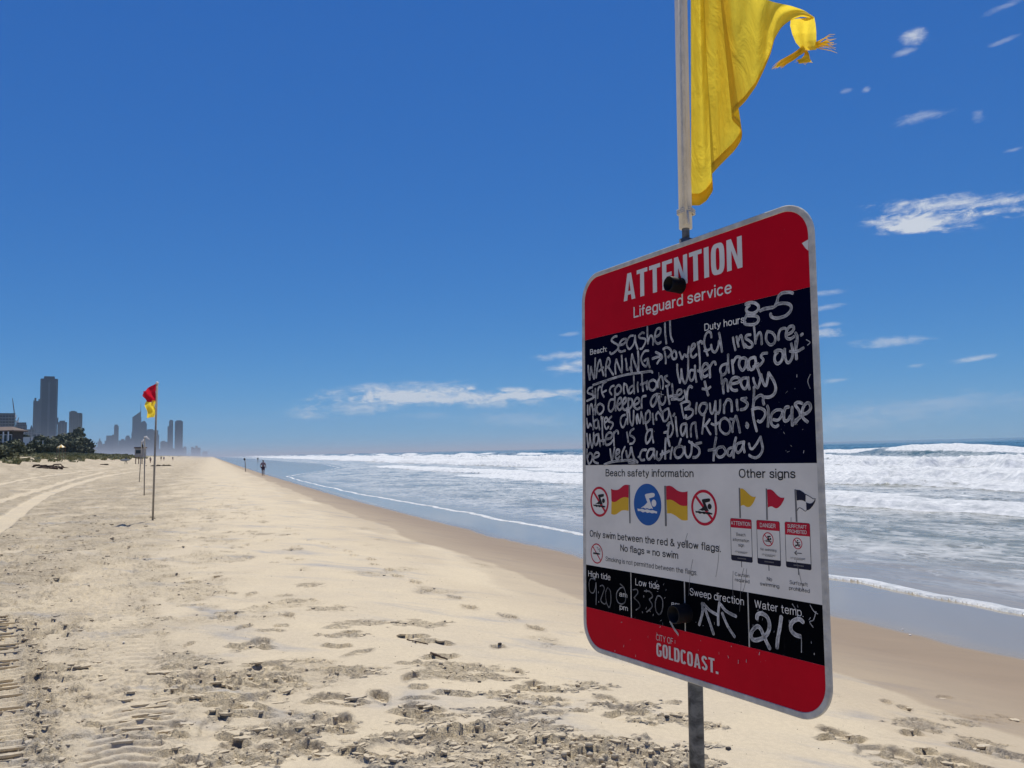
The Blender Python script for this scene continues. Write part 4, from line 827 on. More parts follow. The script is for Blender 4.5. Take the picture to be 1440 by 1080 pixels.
M_PGREY = paint('print_grey', (.16, .155, .15), .5, .2, 0, 0)
M_BLACKPL = plain('black_plastic', (.004, .004, .006), .5, 0, .2, 20, .15, .1, 60)
M_PVC = plain('white_plastic_tube', (.74, .70, .62), .4, 0, .06, 14, .35)
M_CANVAS = plain('canvas_heading', (.66, .62, .54), .85, 0, .1, 60, .1, .4, 300)
def galv():
    m, nt, b = material('galvanised_steel')
    tc = nt.new('ShaderNodeTexCoord').outputs['Object']
    v = nt.noise(nt.mapping(tc, (50, 50, 9)), 1.0, 6, .65, .4)
    s = nt.noise(nt.mapping(tc, (14, 14, 7)), 1.0, 4, .7, .3)
    col = nt.mix(nt.ramp(v, .3, .7), (.045, .05, .055), (.20, .205, .205))
    col = nt.mix(nt.math('MULTIPLY', nt.ramp(s, .54, .60), .8), col, (.03, .028, .026))
    nt.l.new(col, b.inputs['Base Color']); b.inputs['Metallic'].default_value = .45; b.inputs['Roughness'].default_value = .55
    nt.l.new(nt.bump(v, .25, .002), b.inputs['Normal'])
    return m
M_GALV = galv()
def ink():
    m, nt, b = material('chalk_marker')
    uv = nt.new('ShaderNodeUVMap'); uv.uv_map = 'UVMap'
    tc = nt.new('ShaderNodeTexCoord').outputs['Object']
    st = nt.noise(nt.mapping(uv.outputs[0], (5, 5.5, 1)), 1.0, 5, .7, .15)
    st2 = nt.noise(nt.mapping(uv.outputs[0], (16, 24, 1)), 1.0, 3, .7)
    bl = nt.noise(tc, 30, 4, .6)
    f = nt.math('ADD', nt.math('MULTIPLY', st, .75), nt.math('MULTIPLY', st2, .25))
    f = nt.math('ADD', f, nt.ramp(bl, .3, .7, -.10, .10, False))
    s = nt.new('ShaderNodeSeparateXYZ'); nt.l.new(uv.outputs[0], s.inputs[0])
    edge = nt.math('ABSOLUTE', nt.math('SUBTRACT', s.outputs[1], .5))
    f = nt.math('ADD', f, nt.ramp(edge, .25, .5, 0, .12))
    col = nt.mix(nt.ramp(f, .36, .68), (.10, .105, .115), (.66, .65, .62))
    nt.l.new(col, b.inputs['Base Color']); b.inputs['Roughness'].default_value = .8; b.inputs['Specular IOR Level'].default_value = .1
    return m
M_INK = ink()
def ink_faint():
    m = M_INK.copy(); m.name = 'worn_chalk_marker'
    for n in m.node_tree.nodes:
        if n.type == 'MIX' and not n.inputs[6].is_linked:
            n.inputs[6].default_value = (.02, .02, .02, 1); n.inputs[7].default_value = (.34, .34, .33, 1)
    return m
M_INK2 = ink_faint()

# ------------------------------------------------------------------ the notice board on its post
BW, BH = 608.7, 800.0                         # millimetres
B_ORG = Vector((0.13942675, 1.69576048, -0.42264095 + EYE))
ax = Vector((0.31503603, -0.52079154, 0.00698927)).normalized()
ay = Vector((0.02218979, 0.02474821, 0.79930916)); ay = (ay - ax * ay.dot(ax)).normalized()
azv = ax.cross(ay)
B_M = Matrix(((ax.x, ay.x, azv.x, B_ORG.x), (ax.y, ay.y, azv.y, B_ORG.y), (ax.z, ay.z, azv.z, B_ORG.z), (0, 0, 0, 1)))
B_I = B_M.inverted()
def mmp(x, y, z=0.0): return (x / 1000, y / 1000, z / 1000)
eye_b = B_I @ Vector((0, 0, EYE))
def behind(x, y, z):
    """board-plane point x, y (mm) pushed back along the line of sight to depth z (mm)"""
    p = Vector(mmp(x, y)); d = p - eye_b; k = (z / 1000 - eye_b.z) / d.z
    return eye_b + d * k
POST_Z = -17.5
pA = behind(329.2, 0, POST_Z); pB = behind(328.6, 800, POST_Z)
pdir = (pB - pA).normalized()
# foot of the post in the sand
def post_at(y_mm): return pA + pdir * (y_mm / 1000)
k = 0.0
P = B_M @ post_at(0); Dn = (B_M.to_3x3() @ pdir).normalized()
gz = sand_z(P.x, P.y)
k = (gz - P.z) / Dn.z
foot_len = k                                   # negative: metres along the post down to the sand
foot = P + Dn * k
sign = empty('beach_sign', foot, 'red, navy and white lifeguard notice board with handwritten surf warning on a steel post', 'sign')
S_M = Matrix.Translation(foot)
S_I = S_M.inverted()
def to_sign(o, parent, mat=B_M):
    """give a board-space mesh its place under the sign"""
    o.parent = parent
    if parent is sign: o.matrix_local = S_I @ mat
    return o
bm = bmesh.new()
add_tube(bm, [post_at(foot_len * 1000 - 250), post_at(0), post_at(788)], .0135, 20)
post = to_sign(bm_obj('post', bm, M_GALV, None, True), sign)
bm = bmesh.new(); add_tube(bm, [post_at(770), post_at(817)], .0128, 18); to_sign(bm_obj('post_collar', bm, M_GALV, None, True), sign)
def rr_outline(x0, y0, x1, y1, r, n=10):
    out = []
    for (cx, cy, a0) in ((x1 - r, y1 - r, 0), (x0 + r, y1 - r, 90), (x0 + r, y0 + r, 180), (x1 - r, y0 + r, 270)):
        for i in range(n + 1):
            a = math.radians(a0 + 90 * i / n); out.append((cx + r * math.cos(a), cy + r * math.sin(a)))
    return out
def clip_y(poly, ylo, yhi):
    def cl(p, yy, above):
        out = []
        for i in range(len(p)):
            a, b = p[i], p[(i + 1) % len(p)]
            ia = (a[1] >= yy) if above else (a[1] <= yy); ib = (b[1] >= yy) if above else (b[1] <= yy)
            if ia: out.append(a)
            if ia != ib:
                t = (yy - a[1]) / (b[1] - a[1]); out.append((a[0] + (b[0] - a[0]) * t, yy))
        return out
    return cl(cl(poly, ylo, True), yhi, False)
# sheet of the board
OUT = rr_outline(0, 0, BW, BH, 58, 12)
n = len(OUT)
vv = [mmp(x, y, 0) for x, y in OUT] + [mmp(x, y, -3) for x, y in OUT]
board = mesh_obj('board', vv, [tuple(range(n)), tuple(range(2 * n - 1, n - 1, -1))] + [(i + n, (i + 1) % n + n, (i + 1) % n, i) for i in range(n)], M_TRIM)
to_sign(board, sign)
# pressed edge trim round the sheet
IN = rr_outline(9.6, 9.6, BW - 9.6, BH - 9.6, 49, 12)
O2 = rr_outline(-.6, -.6, BW + .6, BH + .6, 58.6, 12)
vs = []; loops = [(O2, -3.4), (O2, .5), (rr_outline(.6, .6, BW - .6, BH - .6, 57.4, 12), 1.4), (rr_outline(8.6, 8.6, BW - 8.6, BH - 8.6, 50, 12), 1.3), (IN, .05)]
for L_, z in loops: vs += [mmp(x, y, z) for x, y in L_]
fs = []
for a in range(len(loops) - 1):
    for i in range(n): fs.append((a * n + i, a * n + (i + 1) % n, (a + 1) * n + (i + 1) % n, (a + 1) * n + i))
mesh_obj('edge_trim', vs, fs, M_TRIM, board)
def flat_poly(name, pts, z, mat, parent=board, hole=None):
    bm = bmesh.new()
    vs = [bm.verts.new(mmp(x, y, z)) for x, y in pts]
    f = bm.faces.new(vs)
    bmesh.ops.triangulate(bm, faces=[f])
    for f in bm.faces:
        f.normal_update()
        if f.normal.z < 0: f.normal_flip()
    me = bpy.data.meshes.new(name); bm.to_mesh(me); bm.free(); me.materials.append(mat)
    return link(bpy.data.objects.new(name, me), parent)
IN2 = rr_outline(9.2, 9.2, BW - 9.2, BH - 9.2, 49.4, 12)
flat_poly('red_header', clip_y(IN2, 657.2, 800), .30, M_RED)
flat_poly('navy_writing_field', clip_y(IN2, 384.2, 657.0), .30, M_NAVY)
flat_poly('white_information_field', clip_y(IN2, 173.8, 384.0), .30, M_WHITE)
cells_x = [9.4, 157.0, 307.0, 455.3, BW - 9.4]
for i in range(4):
    flat_poly('black_writing_field', [(cells_x[i] + (1.4 if i else 0), 86.2), (cells_x[i + 1] - 1.4 if i < 3 else cells_x[4], 86.2), (cells_x[i + 1] - 1.4 if i < 3 else cells_x[4], 173.6), (cells_x[i] + (1.4 if i else 0), 173.6)], .30, M_CELL)
flat_poly('red_footer', clip_y(IN2, 0, 86.0), .30, M_RED)
# printed lettering: outlines of letters laid flat on the board
MATS = {'w': M_PW, 'k': M_PK, 'r': M_PR}
def arc(cx, cy, rx, ry, a0, a1, n=8): return [(cx + rx * math.cos(math.radians(a0 + (a1 - a0) * i / n)), cy + ry * math.sin(math.radians(a0 + (a1 - a0) * i / n))) for i in range(n + 1)]
def oval(cx, cy, rx, ry, a0=0, a1=360, n=28, pw=2.35):
    out = []
    for i in range(n + 1):
        a = math.radians(a0 + (a1 - a0) * i / n); ca, sa = math.cos(a), math.sin(a); k = (abs(ca) ** pw + abs(sa) ** pw) ** (-1 / pw); out.append((cx + rx * k * ca, cy + ry * k * sa))
    return out
XH = .73
_S = [(.56, .78), (.49, .94), (.29, 1), (.08, .93), (.02, .76), (.10, .61), (.30, .53), (.50, .43), (.58, .26), (.50, .07), (.29, 0), (.07, .07), (0, .26)]
_O = oval(.26, .365, .26, .365)
GL = {  # grotesque letters as strokes: width, [(kind, points)]   l: straight runs, c: curve through the points, p: plain polyline
 'A': (.70, [('l', [(0, 0), (.35, 1), (.70, 0)]), ('l', [(.16, .32), (.54, .32)])]), 'B': (.62, [('l', [(0, 0), (0, 1)]), ('p', [(0, 1), (.33, 1)] + arc(.35, .765, .22, .235, 90, -90, 10) + [(0, .53)]), ('p', [(.33, .53)] + arc(.36, .265, .26, .265, 90, -90, 10) + [(0, 0)])]),
 'C': (.66, [('p', oval(.34, .5, .34, .5, 42, 318))]), 'D': (.66, [('l', [(0, 0), (0, 1)]), ('p', [(0, 1), (.26, 1)] + oval(.28, .5, .38, .5, 90, -90) + [(0, 0)])]), 'E': (.52, [('l', [(.52, 1), (0, 1), (0, 0), (.52, 0)]), ('l', [(0, .52), (.46, .52)])]),
 'F': (.50, [('l', [(.50, 1), (0, 1), (0, 0)]), ('l', [(0, .52), (.44, .52)])]), 'G': (.70, [('p', oval(.35, .5, .35, .5, 42, 325)), ('l', [(.40, .47), (.70, .47), (.70, .04)])]), 'H': (.60, [('l', [(0, 0), (0, 1)]), ('l', [(.60, 0), (.60, 1)]), ('l', [(0, .53), (.6, .53)])]),
 'I': (0, [('l', [(0, 0), (0, 1)])]), 'L': (.48, [('l', [(0, 1), (0, 0), (.48, 0)])]), 'N': (.60, [('l', [(0, 0), (0, 1), (.60, 0), (.60, 1)])]), 'O': (.72, [('p', oval(.36, .5, .36, .5))]), 'P': (.58, [('l', [(0, 0), (0, 1)]), ('p', [(0, 1), (.32, 1)] + arc(.32, .73, .26, .27, 90, -90, 10) + [(0, .46)])]),
 'R': (.60, [('l', [(0, 0), (0, 1)]), ('p', [(0, 1), (.33, 1)] + arc(.33, .745, .25, .255, 90, -90, 10) + [(0, .49)]), ('c', [(.36, .49), (.53, .40), (.57, .2), (.60, 0)])]), 'S': (.58, [('c', _S)]), 'T': (.58, [('l', [(0, 1), (.58, 1)]), ('l', [(.29, 1), (.29, 0)])]),
 'U': (.60, [('p', [(0, 1), (0, .3)] + arc(.3, .3, .3, .3, 180, 360, 12) + [(.6, 1)])]), 'W': (.94, [('l', [(0, 1), (.22, 0), (.47, 1), (.72, 0), (.94, 1)])]), 'Y': (.62, [('l', [(0, 1), (.31, .45), (.62, 1)]), ('l', [(.31, .45), (.31, 0)])]),
 'a': (.52, [('c', [(.03, .50), (.09, .66), (.26, .73), (.42, .68), (.46, .52), (.46, .30), (.46, .10), (.53, .0)]), ('c', [(.46, .43), (.30, .40), (.09, .34), (0, .19), (.06, .04), (.20, 0), (.36, .05), (.46, .22)])]),
 'b': (.52, [('l', [(0, 1), (0, 0)]), ('p', _O)]), 'c': (.48, [('p', oval(.25, .365, .25, .365, 42, 318))]), 'd': (.52, [('l', [(.52, 1), (.52, 0)]), ('p', _O)]), 'e': (.52, [('p', [(.02, .385), (.52, .385)] + oval(.26, .365, .26, .365, 4, 322))]),
 'f': (.26, [('c', [(.27, 1), (.16, .98), (.10, .86), (.10, .5), (.10, 0)]), ('l', [(0, .71), (.25, .71)])]), 'g': (.52, [('p', _O), ('c', [(.52, .73), (.52, .3), (.52, 0), (.46, -.16), (.26, -.22), (.10, -.18), (.03, -.07)])]),
 'h': (.46, [('l', [(0, 1), (0, 0)]), ('c', [(0, .42), (.06, .63), (.23, .73), (.40, .67), (.46, .48), (.46, .2), (.46, 0)])]), 'i': (0, [('l', [(0, .73), (0, 0)]), ('l', [(0, .985), (0, 1)])]), 'k': (.46, [('l', [(0, 1), (0, 0)]), ('l', [(.44, .73), (0, .27)]), ('l', [(.17, .44), (.47, 0)])]),
 'l': (0, [('l', [(0, 1), (0, 0)])]), 'm': (.78, [('l', [(0, .73), (0, 0)]), ('c', [(0, .42), (.05, .63), (.2, .73), (.34, .67), (.39, .48), (.39, .2), (.39, 0)]), ('c', [(.39, .42), (.44, .63), (.59, .73), (.73, .67), (.78, .48), (.78, .2), (.78, 0)])]),
 'n': (.46, [('l', [(0, .73), (0, 0)]), ('c', [(0, .42), (.06, .63), (.23, .73), (.40, .67), (.46, .48), (.46, .2), (.46, 0)])]), 'o': (.54, [('p', oval(.27, .365, .27, .365))]), 'p': (.52, [('l', [(0, .73), (0, -.21)]), ('p', _O)]), 'q': (.52, [('l', [(.52, .73), (.52, -.21)]), ('p', _O)]),
 'r': (.26, [('l', [(0, .73), (0, 0)]), ('c', [(0, .40), (.05, .62), (.14, .71), (.27, .73)])]), 's': (.45, [('c', [(a * .78, b * .73) for a, b in _S])]), 't': (.27, [('c', [(.11, .93), (.11, .6), (.11, .16), (.15, .02), (.27, .0)]), ('l', [(0, .71), (.26, .71)])]),
 'u': (.46, [('c', [(0, .73), (0, .5), (0, .25), (.06, .07), (.23, 0), (.40, .10), (.46, .31)]), ('l', [(.46, .73), (.46, 0)])]), 'v': (.48, [('l', [(0, .73), (.24, 0), (.48, .73)])]), 'w': (.72, [('l', [(0, .73), (.18, 0), (.36, .73), (.54, 0), (.72, .73)])]),
 'y': (.48, [('l', [(0, .73), (.24, .02)]), ('p', [(.48, .73), (.24, .0), (.17, -.15), (.08, -.21), (0, -.20)])]), '&': (.66, [('c', [(.66, 0), (.16, .66), (.12, .85), (.25, 1), (.39, .90), (.34, .70), (.12, .46), (0, .24), (.08, .04), (.26, 0), (.46, .10), (.60, .40)])]),
 '=': (.50, [('l', [(0, .28), (.5, .28)]), ('l', [(0, .55), (.5, .55)])]), ':': (0, [('l', [(0, .0), (0, .012)]), ('l', [(0, .64), (0, .65)])]), '.': (0, [('l', [(0, 0), (0, .012)])])}
def letters(s, bold):
    """quads (x, y) of a line of lettering, cap height 1"""
    t = .092 + .062 * bold; quads = []; x = 0.0
    for ch in s:
        if ch == ' ': x += .36; continue
        w_, items = GL[ch]; wide = w_ + 0.0
        def yy(v):
            if ch.isupper() or ch in '&=': return t / 2 + v * (1 - t)
            return float(np.interp(v, [-.22, 0, XH, 1], [-.22 + t / 2, t / 2, XH - t / 2, 1 - t / 2]))
        for kind, pts_ in items:
            P_ = catmull(pts_, 4) if kind == 'c' else pts_
            P_ = [(x + t / 2 + a, yy(b)) for a, b in P_]
            if kind == 'l':
                for (xa, ya), (xb, yb) in zip(P_, P_[1:]):
                    d = math.hypot(xb - xa, yb - ya) or 1; ux, uy = (xb - xa) / d, (yb - ya) / d; h_ = t / 2
                    if abs(ux) > .02 and abs(uy) > .02: e_ = t * .12
                    else: e_ = h_
                    quads.append([(xa - ux * e_ - uy * h_, ya - uy * e_ + ux * h_), (xa - ux * e_ + uy * h_, ya - uy * e_ - ux * h_), (xb + ux * e_ + uy * h_, yb + uy * e_ - ux * h_), (xb + ux * e_ - uy * h_, yb + uy * e_ + ux * h_)])
            else:
                n_ = len(P_); closed = math.hypot(P_[0][0] - P_[-1][0], P_[0][1] - P_[-1][1]) < 1e-4; rows = []
                for i, p in enumerate(P_):
                    a = P_[i - 1] if i else (P_[-2] if closed else p); b = P_[i + 1] if i < n_ - 1 else (P_[1] if closed else p)
                    d = math.hypot(b[0] - a[0], b[1] - a[1]) or 1; tx, ty = (b[0] - a[0]) / d, (b[1] - a[1]) / d
                    q = p
                    if not closed and i == 0: q = (p[0] - tx * t * .3, p[1] - ty * t * .3)
                    if not closed and i == n_ - 1: q = (p[0] + tx * t * .3, p[1] + ty * t * .3)
                    rows.append(((q[0] - ty * t / 2, q[1] + tx * t / 2), (q[0] + ty * t / 2, q[1] - tx * t / 2)))
                for r0_, r1_ in zip(rows, rows[1:]): quads.append([r0_[0], r0_[1], r1_[1], r1_[0]])
        x += w_ + t + .125 - .03 * bold
    return quads, x - .125
def catmull(P, n=4):
    if len(P) < 3:
        (xa, ya), (xb, yb) = P[0], P[-1]; k = max(2, int(math.hypot(xb - xa, yb - ya) / 4)); return [(xa + (xb - xa) * i / k, ya + (yb - ya) * i / k) for i in range(k + 1)]
    Q = [P[0]] + list(P) + [P[-1]]; out = []
    for i in range(1, len(Q) - 2):
        p0, p1, p2, p3 = Q[i - 1:i + 3]
        for j in range(n):
            t = j / n; t2, t3 = t * t, t * t * t
            out.append(tuple(.5 * (2 * p1[k] + (p2[k] - p0[k]) * t + (2 * p0[k] - 5 * p1[k] + 4 * p2[k] - p3[k]) * t2 + (3 * p1[k] - p0[k] - 3 * p2[k] + p3[k]) * t3) for k in (0, 1)))
    out.append(tuple(P[-1])); return out
# condensed heavy capitals drawn as strokes: unit height 1, unit width 1
def glyph(ch):
    """(advance, polygons) of a heavy condensed capital, height 1"""
    t = .17; w = .46; P = []
    def bar(x0, y0, x1, y1): P.append([(x0, y0), (x1, y0), (x1, y1), (x0, y1)])
    def ring(a0, a1, cx=.23, rx=.23, y0=0., y1=1., r=.2):
        # rounded slot ring between angles, as quads
        out = []; inn = []
        for i in range(0, 49):
            a = a0 + (a1 - a0) * i / 48; ca, sa = math.cos(math.radians(a)), math.sin(math.radians(a))
            def sup(hx, hy):
                p = 3.4; k = (abs(ca / 1) ** p + abs(sa / 1) ** p) ** (-1 / p); return cx + hx * k * ca, .5 + hy * k * sa
            out.append(sup(rx, .5 + .01)); inn.append(sup(rx - t * .98, .5 - t * .82))
        for i in range(48): P.append([out[i], out[i + 1], inn[i + 1], inn[i]])
    if ch == 'A':
        w = .52; P.append([(0, 0), (t * .95, 0), (.26 + .035, 1), (.26 - .085, 1)]); P.append([(w, 0), (w - t * .95, 0), (.26 - .035, 1), (.26 + .085, 1)]); bar(.12, .20, .40, .20 + t * .8)
    elif ch == 'T': bar(w / 2 - t / 2, 0, w / 2 + t / 2, 1 - t * .85); bar(0, 1 - t * .85, w, 1)
    elif ch == 'E': w = .40; bar(0, 0, t, 1); bar(t, 0, w, t * .82); bar(t, 1 - t * .82, w, 1); bar(t, .5 - t * .38, w * .94, .5 + t * .42)
    elif ch == 'N': w = .50; bar(0, 0, t * .9, 1); bar(w - t * .9, 0, w, 1); P.append([(t * .9, 1), (t * .9, .62), (w - t * .9, 0), (w - t * .9, .38)])
    elif ch == 'I': w = t; bar(0, 0, t, 1)
    elif ch == 'O': ring(0, 360)
    elif ch == 'C': ring(38, 322)
    elif ch == 'G': ring(38, 330); bar(.25, .36, .46, .36 + t * .75); bar(.46 - t * .95, .08, .46, .36 + t * .3)
    elif ch == 'L': w = .38; bar(0, 0, t, 1); bar(t, 0, w, t * .82)
    elif ch == 'D': bar(0, 0, t, 1); ring(-90, 90, .20, .26); bar(t, 1 - t * .80, .22, 1); bar(t, 0, .22, t * .80)
    elif ch == 'S':
        pts = arc(.23, .745, .145, .175, 20, 180, 10) + arc(.23, .745, .145, .18, 180, 245, 4) + [(.23, .5)] + arc(.23, .26, .145, .18, 65, 0, 4) + arc(.23, .255, .145, .175, 0, -160, 10)
        for i in range(len(pts) - 1):
            (xa, ya), (xb, yb) = pts[i], pts[i + 1]; d = math.hypot(xb - xa, yb - ya)
            if d < 1e-6: continue
            nx, ny = -(yb - ya) / d * t * .46, (xb - xa) / d * t * .46; ex, ey = (xb - xa) / d * .02, (yb - ya) / d * .02
            P.append([(xa + nx - ex, ya + ny - ey), (xa - nx - ex, ya - ny - ey), (xb - nx + ex, yb - ny + ey), (xb + nx + ex, yb + ny + ey)])
    elif ch == '.': w = t * 1.1; bar(0, 0, w, t * 1.0)
    return w, P
zt = [.62]
for (s, x0, y0, x1, cap, bold, colr, kind) in TXT:
    zt[0] += .012; z = zt[0]
    if kind == 1:
        quads = []; x = 0
        for ch in s:
            w_, P_ = glyph(ch)
            for q in P_: quads.append([(x + a, b) for a, b in q])
            x += w_ + .075
        x -= .075; kx = (x1 - x0) / x
        vs = []; fs = []
        for i, q in enumerate(quads):
            if len(q) == 4 and sum((q[k][0] * q[(k + 1) % 4][1] - q[(k + 1) % 4][0] * q[k][1]) for k in range(4)) < 0: q = q[::-1]
            b0 = len(vs); vs += [mmp(x0 + a * kx, y0 + b * cap, z + (i % 4) * .002) for a, b in q]; fs.append(tuple(range(b0, b0 + 4)))
        mesh_obj('printed_lettering', vs, fs, MATS[colr], board)
        continue
    quads, wd = letters(s, bold)
    kx = (x1 - x0) / wd; vs = []; fs = []
    for i, q in enumerate(quads):
        if sum((q[k][0] * q[(k + 1) % 4][1] - q[(k + 1) % 4][0] * q[k][1]) for k in range(4)) < 0: q = q[::-1]
        b0 = len(vs); vs += [mmp(x0 + a * kx, y0 + b * cap, z + (i % 5) * .0015) for a, b in q]; fs.append(tuple(range(b0, b0 + 4)))
    mesh_obj('printed_lettering', vs, fs, MATS[colr], board)
PM = {'R': M_PRED, 'Y': M_PYEL, 'G': M_PGREY, 'N': M_PNAVY}
for i, (nm, colr, lay, v) in enumerate(POL):
    z = .50 + .01 * i + .15 * (lay - 1)
    if colr == 'MS':
        xa, xb, yt, yb, yh, yf, sx, sb = v
        flat_poly(nm, [(sx - .9, sb), (sx + .9, sb), (sx + .9, yb + 1), (sx - .9, yb + 1)], .40, M_PGREY)
        flat_poly(nm, rr_outline(xa, yb, xb, yt, 3, 4), .44, M_PNAVY)
        o = flat_poly(nm, [(xa + 1, yf), (xb - 1, yf), (xb - 1, yh), (xa + 1, yh)], .48, M_WHITE)
        flat_poly(nm, clip_y(rr_outline(xa + .5, yb, xb - .5, yt - .5, 2.6, 4), yh, yt), .48, M_PRED)
        xc = (xa + xb) / 2
        for k in range(7):   # a line of small print, too worn to read
            w_ = 2.2; flat_poly('worn_small_print', [(xc - 9 + k * 2.7, yf - 5.3), (xc - 9 + k * 2.7 + w_, yf - 5.3), (xc - 9 + k * 2.7 + w_, yf - 3.4), (xc - 9 + k * 2.7, yf - 3.4)], .52, M_PGREY)
        flat_poly('worn_small_print', [(xc - 8, yf + 4.2), (xc + 8, yf + 4.2), (xc + 8, yf + 4.9), (xc - 8, yf + 4.9)], .52, M_PGREY)
    else:
        flat_poly(nm, list(zip(v[0::2], v[1::2])), z, PM[colr])
# outline of the checkered flag
class Ink:
    def __init__(s): s.v = []; s.f = []; s.uv = []
    def stroke(s, P, w, z, round_caps=True, vary=.0, u0=0.0, rnd=random):
        P = catmull(P); n = len(P)
        # ends carried on to a half circle
        hw = w / 2; b0 = len(s.v); L = u0; rows = []
        prev = None
        for i, p in enumerate(P):
            a = P[max(i - 1, 0)]; b = P[min(i + 1, n - 1)]; d = math.hypot(b[0] - a[0], b[1] - a[1]) or 1; tx, ty = (b[0] - a[0]) / d, (b[1] - a[1]) / d
            if prev is not None: L += math.hypot(p[0] - prev[0], p[1] - prev[1])
            prev = p
            k = 1 + vary * (math.sin(L * .31 + u0) * .5 + rnd.uniform(-.4, .4))
            if i == 0 and round_caps:
                for a_ in (90, 60, 30): c_ = math.cos(math.radians(a_)); q = math.sin(math.radians(a_)); rows.append((p[0] - tx * hw * q * .8, p[1] - ty * hw * q * .8, tx, ty, max(c_, .05) * k, L - hw * q))
            rows.append((p[0], p[1], tx, ty, k, L))
            if i == n - 1 and round_caps:
                for a_ in (30, 60, 90): c_ = math.cos(math.radians(a_)); q = math.sin(math.radians(a_)); rows.append((p[0] + tx * hw * q * .8, p[1] + ty * hw * q * .8, tx, ty, max(c_, .05) * k, L + hw * q))
        for (x, y, tx, ty, k, l) in rows:
            for sgn in (-1, 0, 1):
                s.v.append(mmp(x - ty * hw * k * sgn, y + tx * hw * k * sgn, z)); s.uv.append((l / 40.0, u0 * 3.7 + (.5 + .5 * sgn)) if False else (l / 40.0, .5 + .5 * sgn * min(1, k)))
        for i in range(len(rows) - 1):
            for c in (0, 1):
                a = b0 + i * 3 + c; s.f.append((a, a + 3, a + 4, a + 1))
    def build(s, name, mat, parent=None):
        me = bpy.data.meshes.new(name); me.from_pydata(s.v, [], s.f); me.update()
        ul = me.uv_layers.new(name='UVMap')
        for p in me.polygons:
            for li in p.loop_indices: ul.data[li].uv = s.uv[me.loops[li].vertex_index]
        me.materials.append(mat); me.update()
        return link(bpy.data.objects.new(name, me), parent or board)
it = Ink()
OL = [(533, 0)]
for k, (nm, xs_, ys_, r, wid, kind) in enumerate(CIR):
    z = .80 + k * .01
    if kind == 'blue': flat_poly(nm, [(xs_ + r * math.cos(a), ys_ + r * math.sin(a)) for a in [i * math.pi / 24 for i in range(48)]], .55, M_PBLUE)
    else:
        vs = []; fs = []
        for i in range(40):
            a = i * math.pi / 20
            for q in (r + wid / 2, r - wid / 2): vs.append(mmp(xs_ + q * math.cos(a), ys_ + q * math.sin(a), .56))
            j = (i + 1) % 40; fs.append((2 * i, 2 * j, 2 * j + 1, 2 * i + 1))
        c_ = r * .7071; w2 = wid * .36
        b0 = len(vs); vs += [mmp(xs_ - c_ - w2, ys_ + c_ - w2, .555), mmp(xs_ + c_ - w2, ys_ - c_ - w2, .555), mmp(xs_ + c_ + w2, ys_ - c_ + w2, .555), mmp(xs_ - c_ + w2, ys_ + c_ + w2, .555)]; fs.append((b0, b0 + 1, b0 + 2, b0 + 3))
        mesh_obj(nm, vs, fs, M_PRED, board)
    q = r if kind in ('blue',) else r * 1.0
    def PP(l): return [(xs_ + a * q, ys_ + b * q) for a, b in l]
    mt = M_PW if kind == 'blue' else M_PK
    if kind in ('blue', 'swim'):
        parts = [[(-.17, .45), (-.1, .50), (0, .52), (.38, .57), (.50, .56), (.56, .49), (.50, .38), (.13, .30), (.29, 0), (.41, -.20), (.30, -.17), (.15, -.21), (0, -.17), (-.15, -.20), (-.3, -.16), (-.5, -.19), (-.21, -.055), (.01, .1), (-.10, .30)],
                 [(.48 + .17 * math.cos(a), .083 + .17 * math.sin(a)) for a in [i * math.pi / 8 for i in range(16)]],
                 [(-.74, -.22), (-.55, -.24), (-.38, -.22), (-.2, -.26), (0, -.23), (.2, -.27), (.4, -.25), (.6, -.29), (.71, -.31), (.68, -.40), (.5, -.38), (.34, -.41), (.15, -.37), (0, -.40), (-.15, -.35), (-.35, -.39), (-.52, -.33), (-.70, -.34)]]
        # keep the slash clear of the swimmer, as printed
        if kind == 'swim': parts[0] = [(a, b) for a, b in parts[0]]
        for i, l in enumerate(parts): flat_poly(nm, PP(l), .60 + .003 * i, mt)
    elif kind == 'smoke':
        flat_poly(nm, PP([(-.6, -.1), (.4, -.1), (.4, .08), (-.6, .08)]), .60, mt); flat_poly(nm, PP([(.46, -.1), (.56, -.1), (.56, .08), (.46, .08)]), .60, mt)
        it = Ink(); it.stroke(PP([(.45, .2), (.5, .4), (.25, .45), (.2, .62), (.0, .68)]), .9, .61, False); it.stroke(PP([(.58, .2), (.62, .45), (.4, .6)]), .9, .611, False); it.build(nm, mt)
    elif kind == 'run':
        it = Ink()
        for i, l in enumerate(([(-.05, .25), (.05, -.1)], [(.05, -.1), (.3, -.3), (.25, -.6)], [(.05, -.1), (-.15, -.3), (-.5, -.35)], [(-.4, .2), (-.05, .25), (.2, .1), (.45, .2)], [(-.6, -.55), (.6, -.2)])):
            it.stroke(PP(l), 1.3, .60 + .003 * i)
        it.stroke(PP([(.0, .55), (.08, .55)]), 2.2, .62); it.build(nm, mt)
it = Ink(); it.stroke([ARROW[0], ARROW[1]], 1.1, .60); it.stroke([ARROW[2], ARROW[1], ARROW[3]], 1.2, .603, False); it.build('printed_arrow', M_PK)
it = Ink()
for a, b in (([(533.5, 345.8)], 0),): pass
ck = [p for p in POL if p[0] == 'surfcraft_flag_print']
n1 = ck[0][3]; n2 = ck[1][3]
it.stroke([(n1[10], n1[11]), (n1[10] + 9, n1[11] - 4), (n2[10] - 4, n2[11] - .3), (n2[10], n2[11])], 1.0, .63, False)
it.stroke([(n1[0], n1[1] - 32), (n1[0] + 4, n1[1] - 27.5), (n1[0] + 9, n1[1] - 28.5), (n1[0] + 15, n1[1] - 32), (n2[22], n2[23])], 1.0, .632, False)
it.build('surfcraft_flag_print', M_PNAVY)
